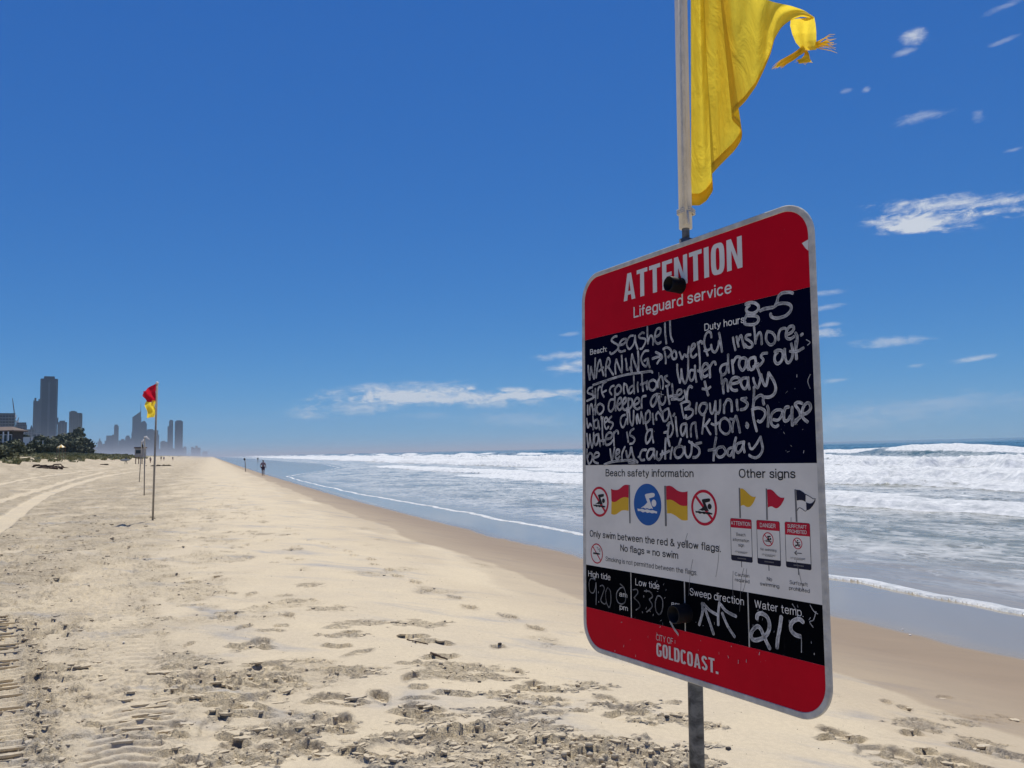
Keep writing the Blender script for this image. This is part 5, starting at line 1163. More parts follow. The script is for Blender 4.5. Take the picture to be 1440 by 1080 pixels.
# handwriting in white chalk marker
zi = 1.0
rnd = random.Random(5)
for (nm, w, strokes) in INK:
    it = Ink(); cut = {'+ heavy': {2: ('+', 'heavy')}, 'water is a': {11: ('water', 'is'), 13: ('is', 'a')}}.get(nm, {})
    for si, st in enumerate(strokes):
        if si in cut:
            it.build('handwriting', M_INK)['label'] = 'handwritten ' + cut[si][0]; it = Ink(); nm = cut[si][1]
        zi += .006
        P_ = list(zip(st[0::2], st[1::2]))
        it.stroke(P_, w * (.68 if 'tide' in nm else .80) * rnd.uniform(.9, 1.08), zi, True, .07, rnd.uniform(0, 90), rnd)
    o = it.build('handwriting', M_INK2 if 'tide' in nm else M_INK)
    if nm != 'smear': o['label'] = 'handwritten ' + nm
# worn scratches and smears of old marker
it = Ink()
for i in range(70):
    reg = rnd.choice([(460, 596, 95, 172), (540, 596, 395, 520), (200, 300, 60, 172), (30, 596, 12, 84), (200, 300, 380, 470), (320, 470, 60, 110)])
    x = rnd.uniform(reg[0], reg[1]); y = rnd.uniform(reg[2], reg[3]); a = rnd.gauss(1.4, .5); L_ = rnd.uniform(.8, 6)
    it.stroke([(x, y), (x + L_ * math.cos(a), y + L_ * math.sin(a))], rnd.uniform(.4, 1.1), 2.0 + i * .003)
for P_ in ([(579, 171), (585, 163), (592, 160)], [(589, 163), (584, 150), (577, 146), (583, 139)], [(546, 168), (553, 160)], [(590, 575), (597, 570), (592, 566)], [(594, 498), (590, 510), (595, 520)], [(560, 98), (561, 122)], [(248, 520), (262, 516)], [(256, 523), (257, 512)], [(250, 560), (254, 528)]):
    zi += .01; it.stroke(P_, 1.3, 2.3 + zi * .01)
it.build('old_marker_scratches', M_INK)['kind'] = 'stuff'
it = Ink()
for P_ in ([(449, 212), (443, 195), (439, 160), (437, 140)], [(455, 212), (450, 185), (444, 172)], [(425, 205), (423, 180), (424, 150)], [(330, 215), (322, 185), (318, 150)], [(318, 260), (309, 240)], [(548, 300), (547, 285)], [(555, 235), (560, 215), (566, 190)], [(395, 245), (391, 215), (385, 190)]):
    it.stroke(P_, .7, .70, False)
it.build('scratch_line', M_PGREY)['kind'] = 'stuff'
# torn corner of the red film and a stray chip of film on the right edge
flat_poly('torn_film_corner', [(587.5, 730), (599.4, 733), (599.0, 715), (594, 720)], .66, M_PW)
# black plastic caps over the fixing bolts
for bi, (bx, by) in enumerate(BOLT):
    c0 = Vector(mmp(bx, by, 0)); 
    bm = bmesh.new()
    seg = 24; R1, R0, H_ = ((.0145, .0120, .031), (.0165, .0138, .031))[bi]
    prof = [(R1 * 1.05, .0003), (R1, .002), (R1, H_ - .001), (R1 - .001, H_), (R0, H_), (R0, .012), (.0001, .012)]
    rings = [[bm.verts.new((c0.x + r * math.cos(2 * math.pi * k / seg), c0.y + r * math.sin(2 * math.pi * k / seg), z)) for k in range(seg)] for r, z in prof]
    for a, b in zip(rings, rings[1:]):
        for k in range(seg): bm.faces.new((a[k], a[(k + 1) % seg], b[(k + 1) % seg], b[k]))
    bm_obj('bolt_cap', bm, M_BLACKPL, board, True)
# steel brackets clamping the board to the post
for y in (690, 150):
    bm = bmesh.new(); c = post_at(y); add_box(bm, c.x - .03, c.x + .03, c.y - .012, c.y + .012, c.z - .017, -.0036)
    to_sign(bm_obj('bracket', bm, M_GALV), sign)

# ------------------------------------------------------------------ yellow warning flag on its plastic sleeve
def cloth(name, color, trans):
    m, nt, b = material(name)
    tc = nt.new('ShaderNodeTexCoord').outputs['Object']
    n = nt.noise(tc, 18, 5, .6)
    col = nt.mix(nt.ramp(n, .3, .7), tuple(c * .93 for c in color), tuple(min(1, c * 1.05) for c in color))
    weave = nt.noise(tc, 900, 2, .5)
    wr = nt.noise(nt.mapping(tc, (20, 20, 7)), 1.0, 5, .6, .8)
    b.inputs['Roughness'].default_value = .8; b.inputs['Specular IOR Level'].default_value = .12
    nt.l.new(col, b.inputs['Base Color'])
    bp = nt.bump(wr, .6, .018); bp2 = nt.bump(weave, .12, .001, bp); nt.l.new(bp2, b.inputs['Normal'])
    tr = nt.new('ShaderNodeBsdfTranslucent'); nt.l.new(nt.mix(.5, col, trans), tr.inputs[0]); nt.l.new(bp, tr.inputs[1])
    mx = nt.new('ShaderNodeMixShader'); mx.inputs[0].default_value = .58; nt.l.new(b.outputs[0], mx.inputs[1]); nt.l.new(tr.outputs[0], mx.inputs[2])
    out = [n for n in nt.n if n.type == 'OUTPUT_MATERIAL'][0]; nt.l.new(mx.outputs[0], out.inputs['Surface'])
    return m
M_YEL = cloth('yellow_flag_cloth', (.90, .68, .06), (.98, .78, .07))
M_REDC = cloth('red_flag_cloth', (.55, .012, .035), (.6, .02, .04))
M_WC = cloth('white_flag_cloth', (.75, .75, .75), (.75, .75, .75))
M_BC = cloth('black_flag_cloth', (.02, .02, .025), (.02, .02, .02))
fb = B_M @ post_at(838)
flag = empty('warning_flag', fb, 'frayed yellow flag blowing above the notice board on a white plastic pole', 'flag')
F_I = Matrix.Translation(fb).inverted()
def to_flag(o, mat=B_M): o.parent = flag; o.matrix_local = F_I @ mat; return o
bm = bmesh.new(); add_tube(bm, [post_at(800), post_at(860)], .0072, 14); to_flag(bm_obj('steel_rod', bm, M_GALV, None, True))
bm = bmesh.new(); add_tube(bm, [post_at(838), post_at(1750)], .0124, 24); to_flag(bm_obj('pole_sleeve', bm, M_PVC, None, True))
pj = behind(332, 1150, POST_Z + 6) - post_at(1150)
bm = bmesh.new()
side = Vector((.0095, 0, .0095))
add_tube(bm, [post_at(842) + side, post_at(1000) + side, post_at(1745) + side], [.0052, .0045, .0045], 10)
add_tube(bm, [post_at(842) + side * 1.25 + Vector((.003, 0, 0)), post_at(1745) + side * 1.25 + Vector((.003, 0, 0))], .0028, 8); to_flag(bm_obj('cloth_heading', bm, M_CANVAS, None, True))
bm = bmesh.new()
for i, y in enumerate((866, 869.5, 873)):
    c = post_at(y); add_tube(bm, [c + Vector((.0155 * math.cos(a) + .002, .0012 * math.sin(a * 3), .0165 * math.sin(a))) for a in [k * math.pi / 10 for k in range(21)]], .0019, 6, False)
add_tube(bm, [post_at(866) + Vector((.018, 0, .012)), post_at(845) + Vector((.021, 0, .012)), post_at(838) + Vector((.0235, 0, .012))], .0018, 6)
to_flag(bm_obj('tie_cord', bm, M_CANVAS, None, True))
# the cloth: lower hem and upper edge in space, filled between with folds
DP = (B_M @ post_at(1000)).y
def fp(px, py, off): return at(px, py, DP + off)
HEM = [(0, 972, 289, 0), (.06, 984, 289, .01), (.12, 994, 282, .015), (.18, 1003, 268, .01), (.22, 1002, 256, -.005), (.255, 1000, 246, -.02), (.31, 1013, 232, -.015), (.38, 1033, 212, .005), (.42, 1043, 197, .012), (.455, 1044, 184, .0), (.49, 1037, 176, -.02), (.515, 1028, 168, -.028), (.545, 1033, 158, -.02),
       (.60, 1048, 143, .0), (.66, 1063, 122, .012), (.72, 1075, 97, .010), (.78, 1084, 75, .0), (.83, 1089, 55, -.01), (.88, 1099, 38, -.015), (.92, 1112, 28, -.005), (.96, 1128, 23, .006), (1, 1143, 27, .01)]
TOP = [(0, 971, -190, 0), (.12, 976, -185, .02), (.255, 984, -160, -.005), (.42, 1000, -120, .03), (.515, 1004, -92, .0), (.6, 1020, -66, .03), (.72, 1052, -24, .03), (.80, 1074, -2, .015), (.86, 1088, 3, .0), (.92, 1112, 8, -.005), (.96, 1130, 14, .004), (1, 1145, 24, .01)]
def curve(T_, u):
    xs_ = [t[0] for t in T_]; return [float(np.interp(u, xs_, [t[k] for t in T_])) for k in (1, 2, 3)]
def smooth_curve(T_, N):
    P_ = np.array([curve(T_, i / N) for i in range(N + 1)])
    for _ in range(2):
        Q_ = P_.copy(); Q_[1:-1] = (P_[:-2] + 2 * P_[1:-1] + P_[2:]) / 4; P_ = Q_
    return P_
NU, NV = 130, 70
Hc, Tc = smooth_curve(HEM, NU), smooth_curve(TOP, NU)
vs = []; 
for i in range(NU + 1):
    for j in range(NV + 1):
        v = j / NV; u = i / NU
        p = Hc[i] * (1 - v) + Tc[i] * v
        # folds run down from the hoist
        off = p[2] + .012 * math.sin(u * 17 + v * 2.2) * math.sin(math.pi * min(1, u * 3)) * (1 - .6 * v) + .006 * math.sin(u * 41 - v * 7) * min(1, u * 5)
        bow = 10 * math.sin(math.pi * v) * (u < .5) * math.sin(u * 2 * math.pi) * .6
        vs.append(fp(p[0] + bow * 0, p[1], off) - fb)
fs = [(i * (NV + 1) + j, (i + 1) * (NV + 1) + j, (i + 1) * (NV + 1) + j + 1, i * (NV + 1) + j + 1) for i in range(NU) for j in range(NV)]
mesh_obj('flag_cloth', vs, fs, M_YEL, flag, True)
# doubled hem along the lower edge
vs = []; n_h = NU + 1
for i in range(n_h):
    a = Hc[i]; b = Hc[i] * (1 - .035) + Tc[i] * .035
    u = i / NU; off = .012 * math.sin(u * 17) * math.sin(math.pi * min(1, u * 3)) + .006 * math.sin(u * 41) * min(1, u * 5)
    for q, o_ in ((a, -.0016), (b, -.0016), (b, .0016), (a, .0016)): vs.append(fp(q[0], q[1], q[2] + off + o_) - fb)
fs = [(i * 4 + k, (i + 1) * 4 + k, (i + 1) * 4 + (k + 1) % 4, i * 4 + (k + 1) % 4) for i in range(n_h - 1) for k in range(4)]
mesh_obj('hem', vs, fs, M_YEL, flag, True)
# fly end curling over and hanging back
L1 = [(1112, 27, .005), (1111, 36, .03), (1114, 48, .045), (1119, 60, .05), (1126, 68, .05), (1136, 71, .048)]
L2 = [(1145, 24, .01), (1147, 34, .03), (1148, 46, .045), (1148, 56, .05), (1148, 64, .05), (1148, 70, .045)]
vs = []; N1 = 30; N2 = 12
def itp(L_, t):
    xs_ = np.linspace(0, 1, len(L_)); return np.array([np.interp(t, xs_, [q[k] for q in L_]) for k in range(3)])
for i in range(N1 + 1):
    t = i / N1; a, b = itp(L1, t), itp(L2, t)
    for j in range(N2 + 1):
        s_ = j / N2; p = a * (1 - s_) + b * s_; vs.append(fp(p[0], p[1], p[2] + .008 * math.sin(s_ * 7 + t * 2)) - fb)
fs = [(i * (N2 + 1) + j, (i + 1) * (N2 + 1) + j, (i + 1) * (N2 + 1) + j + 1, i * (N2 + 1) + j + 1) for i in range(N1) for j in range(N2)]
mesh_obj('curled_fly_end', vs, fs, M_YEL, flag, True)
# frayed strands
bm = bmesh.new(); rf = random.Random(11)
def strand(P_, r0, r1):
    pts_ = [fp(*p) - fb for p in P_]; n_ = len(pts_); add_tube(bm, pts_, [r0 + (r1 - r0) * i / (n_ - 1) for i in range(n_)], 5)
for i in range(26):
    a = rf.uniform(-.55, .30); L_ = rf.uniform(14, 31); x, y = 1147, rf.uniform(60, 68); q = rf.uniform(-.01, .02)
    strand([(x, y, .045 + q), (x + L_ * .4 * math.cos(a), y + L_ * .4 * math.sin(a) - 1, .045 + q), (x + L_ * .75 * math.cos(a), y + L_ * .75 * math.sin(a) - 1.5 + rf.uniform(-1.5, 1.5), .045 + q), (x + L_ * math.cos(a) + 1, y + L_ * math.sin(a) + rf.uniform(-2, 2), .045 + q)], .0011, .0003)
for i in range(30):
    q = rf.uniform(-.008, .02); dy = rf.uniform(-3, 3); dx = rf.uniform(-5, 8)
    strand([(1128 + dx * .3, 70 + dy * .5, .05 + q), (1120 + dx * .6, 76 + dy, .05 + q), (1108 + dx, 83 + dy, .05 + q), (1098 + dx, 89 + dy * 1.3, .05 + q), (1091 + dx * 1.2, 94 + dy * 1.2, .05 + q)], rf.uniform(.001, .0022), .0003)
for i in range(14):
    q = rf.uniform(-.008, .02)
    strand([(1133, 71, .05 + q), (1134 + rf.uniform(-3, 3), 78, .05 + q), (1128 + rf.uniform(-6, 12), 84 + rf.uniform(-2, 2), .05 + q), (1120 + rf.uniform(-5, 24), 87 + rf.uniform(-3, 5), .05 + q)], .0016, .0003)
bm_obj('frayed_threads', bm, M_YEL, flag)
strips = [[(1131, 68, .05), (1122, 75, .05), (1110, 82, .055), (1099, 88, .05), (1092, 94, .05)], [(1134, 70, .05), (1137, 78, .05), (1131, 84, .055), (1122, 87, .05), (1140, 85, .05)]]
for st in strips:
    pts_ = catmull([(a, b) for a, b, _ in st], 5); vs = []
    for i, p in enumerate(pts_):
        w_ = 4.5 * (1 - .6 * i / len(pts_)); vs += [fp(p[0] - w_ * .5, p[1] - w_, .05) - fb, fp(p[0] + w_ * .2, p[1], .044) - fb, fp(p[0] + w_ * .5, p[1] + w_, .052) - fb]
    fs = [(i * 3 + k, i * 3 + 3 + k, i * 3 + 4 + k, i * 3 + 1 + k) for i in range(len(pts_) - 1) for k in (0, 1)]
    mesh_obj('torn_strip', vs, fs, M_YEL, flag, True)
# ------------------------------------------------------------------ flag poles along the patrolled stretch
M_POLE = plain('weathered_pole', (.30, .27, .22), .6, 0, .15, 20, .3)
def cloth_patch(name, corners, parent, org, mat, nu=10, nv=10, fold=.05, ph=0.0, vr=(0, 1)):
    """cloth hung between a hoist edge and a fly edge; corners: hoist top, hoist bottom, fly top, fly bottom (world)"""
    ht, hb, ft, fb_ = [Vector(c) for c in corners]; vs = []
    for i in range(nu + 1):
        u = i / nu
        for j in range(nv + 1):
            v = vr[0] + (vr[1] - vr[0]) * j / nv
            p = (ht * (1 - v) + hb * v) * (1 - u) + (ft * (1 - v) + fb_ * v) * u
            p = p + Vector((.25 * fold * math.sin(v * 9 + ph), fold * math.sin(u * 8 + v * 4 + ph) * min(1, u * 3), .02 * math.sin(u * 7)))
            vs.append(p - org)
    fs = [(i * (nv + 1) + j, (i + 1) * (nv + 1) + j, (i + 1) * (nv + 1) + j + 1, i * (nv + 1) + j + 1) for i in range(nu) for j in range(nv)]
    return mesh_obj(name, vs, fs, mat, parent, True)
def ground_at(px, py):
    """where the sand is met in the direction of a point of the photo"""
    lo, hi = 3.0, 400.0
    v = CAM_R @ Vector(((px - 720) / F_PX, -(py - 540) / F_PX, -1.0)); v /= v.y
    y = 3.0
    while y < 900:
        x = v.x * y; z = EYE + v.z * y
        if sand_z(x, y) >= z: break
        y *= 1.004
    return Vector((v.x * y, y, sand_z(v.x * y, y)))
def pole_thing(name, foot_px, top_px, rad, label, lean=0.0, group=None, cat='flag pole'):
    g = ground_at(*foot_px); t = at(top_px[0], top_px[1], g.y + lean)
    e = empty(name, g, label, cat, group)
    bm = bmesh.new(); add_tube(bm, [Vector((0, 0, -.3)), t - g], rad, 10); bm_obj('pole', bm, M_POLE, e, True)
    bm = bmesh.new(); bmesh.ops.create_uvsphere(bm, u_segments=10, v_segments=6, radius=rad * 1.7, matrix=Matrix.Translation(t - g)); bm_obj('pole_cap', bm, M_PVC, e, True)
    return e, g, t
e1, g1, t1 = pole_thing('flag_pole', (214.5, 732), (221, 539), .026, 'nearest flag pole on the sand flying the red and yellow swimming flag')
def pt(px, py, off=0.0, g=g1): return at(px, py, g.y + off)
fr = empty('swimming_flag', t1, 'red over yellow swimming flag blowing from the nearest flag pole', 'flag')
cloth_patch('red_half', (pt(220.4, 539), pt(219, 564.2), pt(199.2, 551, -.2), pt(206.5, 564.8, -.15)), fr, t1, M_REDC, 14, 10, .07, .5)
cloth_patch('yellow_half', (pt(219, 564.2), pt(218, 587.5), pt(206.5, 564.8, -.15), pt(205.5, 587, .05)), fr, t1, M_YEL, 12, 10, .08, 2.2)
e2, g2, t2 = pole_thing('flag_pole', (202.8, 697), (203.6, 615), .026, 'second nearest flag pole, bare but for a wisp of cloth at its tip')
bm = bmesh.new(); a_ = at(203.6, 615.5, g2.y) - g2; 
add_tube(bm, [a_, a_ + Vector((.06, 0, .04)), a_ + Vector((.16, 0, -.05)), a_ + Vector((.24, 0, -.09))], [.035, .05, .03, .008], 8); bm_obj('wrapped_cloth', bm, M_WC, e2, True)
e3, g3, t3 = pole_thing('flag_pole', (195.6, 677), (199.4, 621), .03, 'farthest of the three tall flag poles, with a black and white flag')
ff_ = empty('surfcraft_flag', t3, 'small black and white flag furled on the farthest tall pole', 'flag')
def pt3(px, py, off=0.0): return at(px, py, g3.y + off)
cloth_patch('white_half', (pt3(200, 619.5), pt3(199.2, 626), pt3(203.5, 615.5, .3), pt3(202.3, 621, .3)), ff_, t3, M_WC, 8, 6, .08, 1)
cloth_patch('black_half', (pt3(199.2, 622.5), pt3(198.4, 629.5), pt3(201.4, 621.5, .2), pt3(201, 629, .2)), ff_, t3, M_BC, 8, 6, .08, 2)
e4, g4, t4 = pole_thing('flag_pole', (345.6, 663.5), (344.5, 645.5), .045, 'thin flag pole standing in the wet sand near the surf')
bm = bmesh.new(); q = at(344.5, 644.2, g4.y) - g4; r_ = at(344.2, 647.5, g4.y) - g4
add_tube(bm, [q, (q + r_) / 2 + Vector((-.05, 0, 0)), r_], [.05, .14, .05], 8); bm_obj('furled_cloth', bm, M_BC, e4, True)

# ------------------------------------------------------------------ people
def skin_col(name, c): return plain(name, c, .6, 0, .06, 5, .3)
M_SK = skin_col('tanned_skin', (.30, .17, .12)); M_HAIR = plain('dark_hair', (.02, .015, .012), .6)
M_TOP = plain('mauve_grey_shirt', (.24, .18, .20), .85); M_SHORT = plain('dark_shorts', (.05, .03, .055), .85); M_WETS = plain('dark_wetsuit', (.02, .022, .026), .5)
M_BRD = plain('surfboard_grey', (.30, .33, .34), .3); M_BLUE = plain('blue_swimwear', (.06, .10, .22), .8)
def skinned(name, joints, edges, mat, parent, lvl=1):
    """one continuous skin grown over a jointed skeleton; joints: (x, y, z, rx, ry)"""
    me = bpy.data.meshes.new(name); me.from_pydata([j[:3] for j in joints], edges, []); o = bpy.data.objects.new(name, me); COL.objects.link(o)
    sk = o.modifiers.new('skin', 'SKIN')
    for i, j in enumerate(joints): me.skin_vertices[0].data[i].radius = (j[3], j[4] if len(j) > 4 else j[3])
    me.skin_vertices[0].data[0].use_root = True
    sub = o.modifiers.new('sub', 'SUBSURF'); sub.levels = lvl; sub.render_levels = lvl
    dg = bpy.context.evaluated_depsgraph_get(); m2 = bpy.data.meshes.new_from_object(o.evaluated_get(dg)); m2.name = name
    bpy.data.objects.remove(o); bpy.data.meshes.remove(me)
    m2.materials.clear(); m2.materials.append(mat); m2.shade_smooth()
    return link(bpy.data.objects.new(name, m2), parent)
def person(loc, rz, h, label, top=M_TOP, short=M_SHORT, skin=M_SK, stride=0.06, arm=0.0, group=None, reach=None, top_on=True):
    k = h / 1.75; e = empty('person', loc, label, 'person', group, rz)
    def J(l): return [tuple(c * k for c in j) for j in l]
    s = stride
    ar = arm
    # 0 pelvis 1 waist 2 chest 3 neck 4 head base 5 head top | legs | arms
    j = [(0, 0, .95, .115, .14), (0, 0, 1.10, .105, .125), (0, 0, 1.33, .11, .165), (0, 0, 1.47, .058), (0, .01, 1.56, .07), (0, .01, 1.64, .092, .082), (0, 0, 1.71, .075),
         (.10, 0, .90, .088), (.11, -s, .50, .062), (.115, -s * 1.6, .28, .055), (.12, -s * 1.8, .08, .038), (.13, -s * 1.8 + .12, .03, .032),
         (-.10, 0, .90, .088), (-.11, s, .50, .062), (-.115, s * 1.1, .28, .055), (-.12, s * 1.3, .08, .038), (-.13, s * 1.3 + .12, .03, .032),
         (.19, 0, 1.41, .056), (.26 + ar * .5, -.04, 1.14, .042), (.25 + ar * .5, .06, .92, .032), (.24 + ar * .5, .08, .82, .034),
         (-.19, 0, 1.41, .056), (-.26 - ar * .5, -.04, 1.14, .042), (-.25 - ar * .5, .06, .92, .032), (-.24 - ar * .5, .08, .82, .034)]
    if reach: j[18], j[19], j[20] = reach
    ed = [(0, 1), (1, 2), (2, 3), (3, 4), (4, 5), (5, 6), (0, 7), (7, 8), (8, 9), (9, 10), (10, 11), (0, 12), (12, 13), (13, 14), (14, 15), (15, 16), (2, 17), (17, 18), (18, 19), (19, 20), (2, 21), (21, 22), (22, 23), (23, 24)]
    skinned('body', J(j), ed, skin, e)
    g = .016
    if top_on:
        t = [(0, 0, 1.00, .125 + g, .15 + g), (0, 0, 1.12, .115 + g, .135 + g), (0, 0, 1.33, .12 + g, .175 + g), (0, 0, 1.42, .09, .12), (.19, 0, 1.41, .062 + g), (j[18][0] * .9 + .02, j[18][1] * .8, j[18][2] + .06, .052 + g), (-.19, 0, 1.41, .062 + g), (-.25, -.03, 1.20, .052 + g)]
        skinned('shirt', J(t), [(0, 1), (1, 2), (2, 3), (2, 4), (4, 5), (2, 6), (6, 7)], top, e)
    t = [(0, 0, .97, .125 + g, .15 + g), (.10, 0, .90, .098 + g), (.108, -s * .75, .62, .078 + g), (-.10, 0, .90, .098 + g), (-.108, s * .75, .62, .078 + g)]
    skinned('shorts', J(t), [(0, 1), (1, 2), (0, 3), (3, 4)], short, e)
    skinned('hair', J([(0, -.015, 1.63, .10, .088), (0, -.01, 1.70, .094, .082), (0, 0, 1.73, .06)]), [(0, 1), (1, 2)], M_HAIR, e)
    return e
gA = ground_at(370, 669.2)
person(gA, math.radians(-8), 1.6, 'person in a mauve shirt and dark shorts at the edge of the wet sand', arm=.12, stride=.03)
gB = at(177, 652.3, 175); gB.z = sand_z(gB.x, gB.y)
pb = person(gB, math.radians(80), 1.78, 'surfer in a dark wetsuit walking up the beach with a board under one arm', top=M_WETS, short=M_WETS, skin=M_WETS, stride=.12, reach=((.30, -.05, 1.16, .045), (.34, .10, .98, .036), (.36, .16, .93, .036)))
sb = empty('surfboard', gB + Vector((0, 0, .95)), 'pale surfboard carried level under the arm of the dark surfer', 'surfboard', None, math.radians(8))
vs = []; N_ = 18
for i in range(N_ + 1):
    t = i / N_; x = -1.1 + 2.2 * t; w_ = .26 * math.sin(math.pi * min(1, max(0, t)) ** .8) ** .7 if 0 < t < 1 else .012; zz = .10 * (2 * t - 1) ** 2
    for k in range(8):
        a = 2 * math.pi * k / 8; vs.append((x, .04 * math.sin(a) - .30 - zz, .02 + w_ * math.cos(a)))
fs = [(i * 8 + k, i * 8 + (k + 1) % 8, (i + 1) * 8 + (k + 1) % 8, (i + 1) * 8 + k) for i in range(N_) for k in range(8)] + [tuple(range(8))[::-1], tuple(range(N_ * 8, N_ * 8 + 8))]
mesh_obj('board_body', vs, fs, M_BRD, sb, True)
for k, (a, b, h_, lab, tp) in enumerate(((211.5, 650.3, 1.7, 'distant beach walker between the near flag pole and the far flag poles', M_TOP), (226.5, 647.6, 1.75, 'distant figure in dark clothes left of a closely following one on the hazy sand', M_WETS), (230.5, 647.3, 1.7, 'distant figure in blue just right of a darker one on the hazy sand', M_BLUE), (243, 646.8, 1.75, 'most distant lone figure standing at the hazy edge of the surf', M_WETS))):
    g_ = at(a, b, {0: 210, 1: 300, 2: 310, 3: 330}[k]); g_.z = sand_z(g_.x, g_.y)
    person(g_, math.radians(20 * k), h_, lab, top=tp, group=None)
gs = at(362.6, 650.5, 330); gs.z = SEA - .2
person(gs, 0, 1.78, 'bather in dark swimwear standing in front of the breaking surf', top=M_WETS, short=M_WETS, arm=.2)
gm = at(227.5, 652.6, 165)
M_WEED = plain('dark_seaweed', (.06, .045, .03), .9, 0, .4, 10, .2, .5, 30); M_WOOD = plain('sun_bleached_driftwood', (.075, .05, .035), .9, 0, .4, 10, .2, .6, 30)
def heap(name, loc, L_, W_, H_, label, cat, mat, seed, branches=0):
    e = empty(name, loc, label, cat); r = random.Random(seed); bm = bmesh.new()
    for i in range(26):
        x, y = r.gauss(0, L_ / 4.2), r.gauss(0, W_ / 4)
        s_ = r.uniform(.12, .34) * H_ * 1.6
        m_ = Matrix.Translation((x, y, s_ * .25 * r.random())) @ Matrix.Rotation(r.uniform(0, 3), 4, 'Z') @ Matrix.Diagonal((s_ * r.uniform(1, 2), s_, s_ * .9, 1))
        g_ = bmesh.ops.create_icosphere(bm, subdivisions=2, radius=1, matrix=m_)
        for v in g_['verts']: v.co += Vector((r.uniform(-1, 1), r.uniform(-1, 1), r.uniform(-1, 1))) * s_ * .13
    bm_obj('heap', bm, mat, e)
    if branches:
        bm = bmesh.new()
        for i in range(branches):
            x, y = r.uniform(-L_ / 2, L_ / 2), r.uniform(-W_ / 3, W_ / 3); a = r.uniform(-.5, .5); l = r.uniform(.4, 1.0) * L_ * .4; hh = r.uniform(.1, .9) * H_
            add_tube(bm, [(x - l * math.cos(a), y - l * math.sin(a), .05), (x - l * .3, y, hh), (x + l * .4, y + l * .2 * math.sin(a), hh * 1.1), (x + l * math.cos(a), y + l * math.sin(a), .02)], [.07, .10, .08, .03], 6)
        bm_obj('branches', bm, M_WOOD, e)
    return e
g_ = ground_at(69, 659); heap('driftwood_pile', g_, 3.3, 1.0, .55, 'dark tangle of driftwood washed up at the foot of the grassy dune', 'driftwood', M_WOOD, 4, 12)
g_ = at(228, 653.0, 150); g_.z = sand_z(g_.x, g_.y); heap('seaweed_heap', g_, 5, 2, .45, 'low brown heap on the open sand behind the nearest flag pole', 'seaweed', M_WEED, 5)
g_ = ground_at(147, 653.5); heap('seaweed_heap', g_, 1.6, .8, .35, 'small dark clump lying on the sand below the end of the dune grass', 'seaweed', M_WEED, 6)

# small sticks, stones and shells lying on the near sand
M_STONE = plain('dark_pebble', (.07, .06, .05), .8, 0, .3, 60, .3, .3, 200); M_SHELL = plain('white_shell', (.80, .76, .68), .4, 0, .05, 60, .4)
def stone(px, py, size, label, mat=M_STONE, cat='stone', name='pebble', seed=0):
    g_ = ground_at(px, py); r = random.Random(seed); bm = bmesh.new()
    g2_ = bmesh.ops.create_icosphere(bm, subdivisions=2, radius=1.0)
    for v in g2_['verts']: v.co = Vector((v.co.x * size * 1.1, v.co.y * size * .8, v.co.z * size * .6)) * (1 + r.uniform(-.12, .12))
    o = bm_obj(name, bm, mat, None, True); o.location = g_ + Vector((0, 0, size * .3)); tag(o, label, cat); return o
stone(703, 911, .017, 'dark round stone alone on the smooth sand left of the notice board')
stone(727, 947, .016, 'dark stone with a trail of loose sand, between smooth and churned sand', seed=2)
stone(938, 1013, .016, 'small dark pebble with a windblown tail just left of the post', seed=3)
stone(1024, 1054, .016, 'small dark pebble with a windblown tail just right of the post', seed=4)
stone(674, 960, .014, 'little dark stone at the edge of the churned sand in the middle', seed=5)
stone(107, 983, .006, 'tiny dark speck of stone on the smooth patch at lower left', seed=6)
stone(174, 905.5, .010, 'larger white shell chip on smooth sand at lower left', M_SHELL, 'shell', 'shell', 7)
stone(152, 910.5, .006, 'smaller white shell chip on smooth sand at lower left', M_SHELL, 'shell', 'shell', 8)
stone(17.5, 769, .014, 'white shell chip far left on the sand beside the wheel ruts', M_SHELL, 'shell', 'shell', 9)
stone(758, 899, .007, 'white shell chip on the smooth sand above the dark round stone', M_SHELL, 'shell', 'shell', 10)
stone(1269, 886.5, .015, 'white shell at the very edge of the wet mirror sand, farther one of a pair', M_SHELL, 'shell', 'shell', 11)
stone(1280, 894.5, .016, 'white shell at the very edge of the wet mirror sand, nearer one of a pair', M_SHELL, 'shell', 'shell', 12)
def stick(p0, p1, r_, label, seed=0):
    a, b = ground_at(*p0), ground_at(*p1); r = random.Random(seed); bm = bmesh.new()
    n_ = 7; pts_ = [a.lerp(b, i / (n_ - 1)) - a + Vector((r.uniform(-.004, .004), r.uniform(-.004, .004), r_ * .8)) for i in range(n_)]
    add_tube(bm, pts_, [r_ * (1 - .5 * i / n_) for i in range(n_)], 7); o = bm_obj('stick', bm, M_WOOD, None, True); o.location = a; tag(o, label, 'stick')
stick((606, 922), (629, 929), .011, 'thick dark stick lying on the sand above the churned patch', 1)
stick((572, 901), (602, 907), .007, 'thin dark twig on smooth sand left of the thick stick', 2)
bm = bmesh.new(); rs_ = random.Random(21)
for i in range(1500):
    c_ = rs_.uniform(-9, 5); s_ = 4 + 26 * rs_.random() ** 1.8; x, y = unshore(c_, s_)
    if y < 3.8 or abs(math.atan2(x, y)) > .68: continue
    z = sand_z(x, y); q = rs_.uniform(.0015, .0045) * (1 + y * .05)
    bmesh.ops.create_cone(bm, cap_ends=True, segments=4, radius1=q, radius2=q * .3, depth=q, matrix=Matrix.Translation((x, y, z + q * .4)) @ Matrix.Rotation(rs_.uniform(0, 3), 4, 'Z'))
tag(bm_obj('sand_crumbs', bm, M_STONE), 'dark grit and crumbs scattered over the sand', kind='stuff')

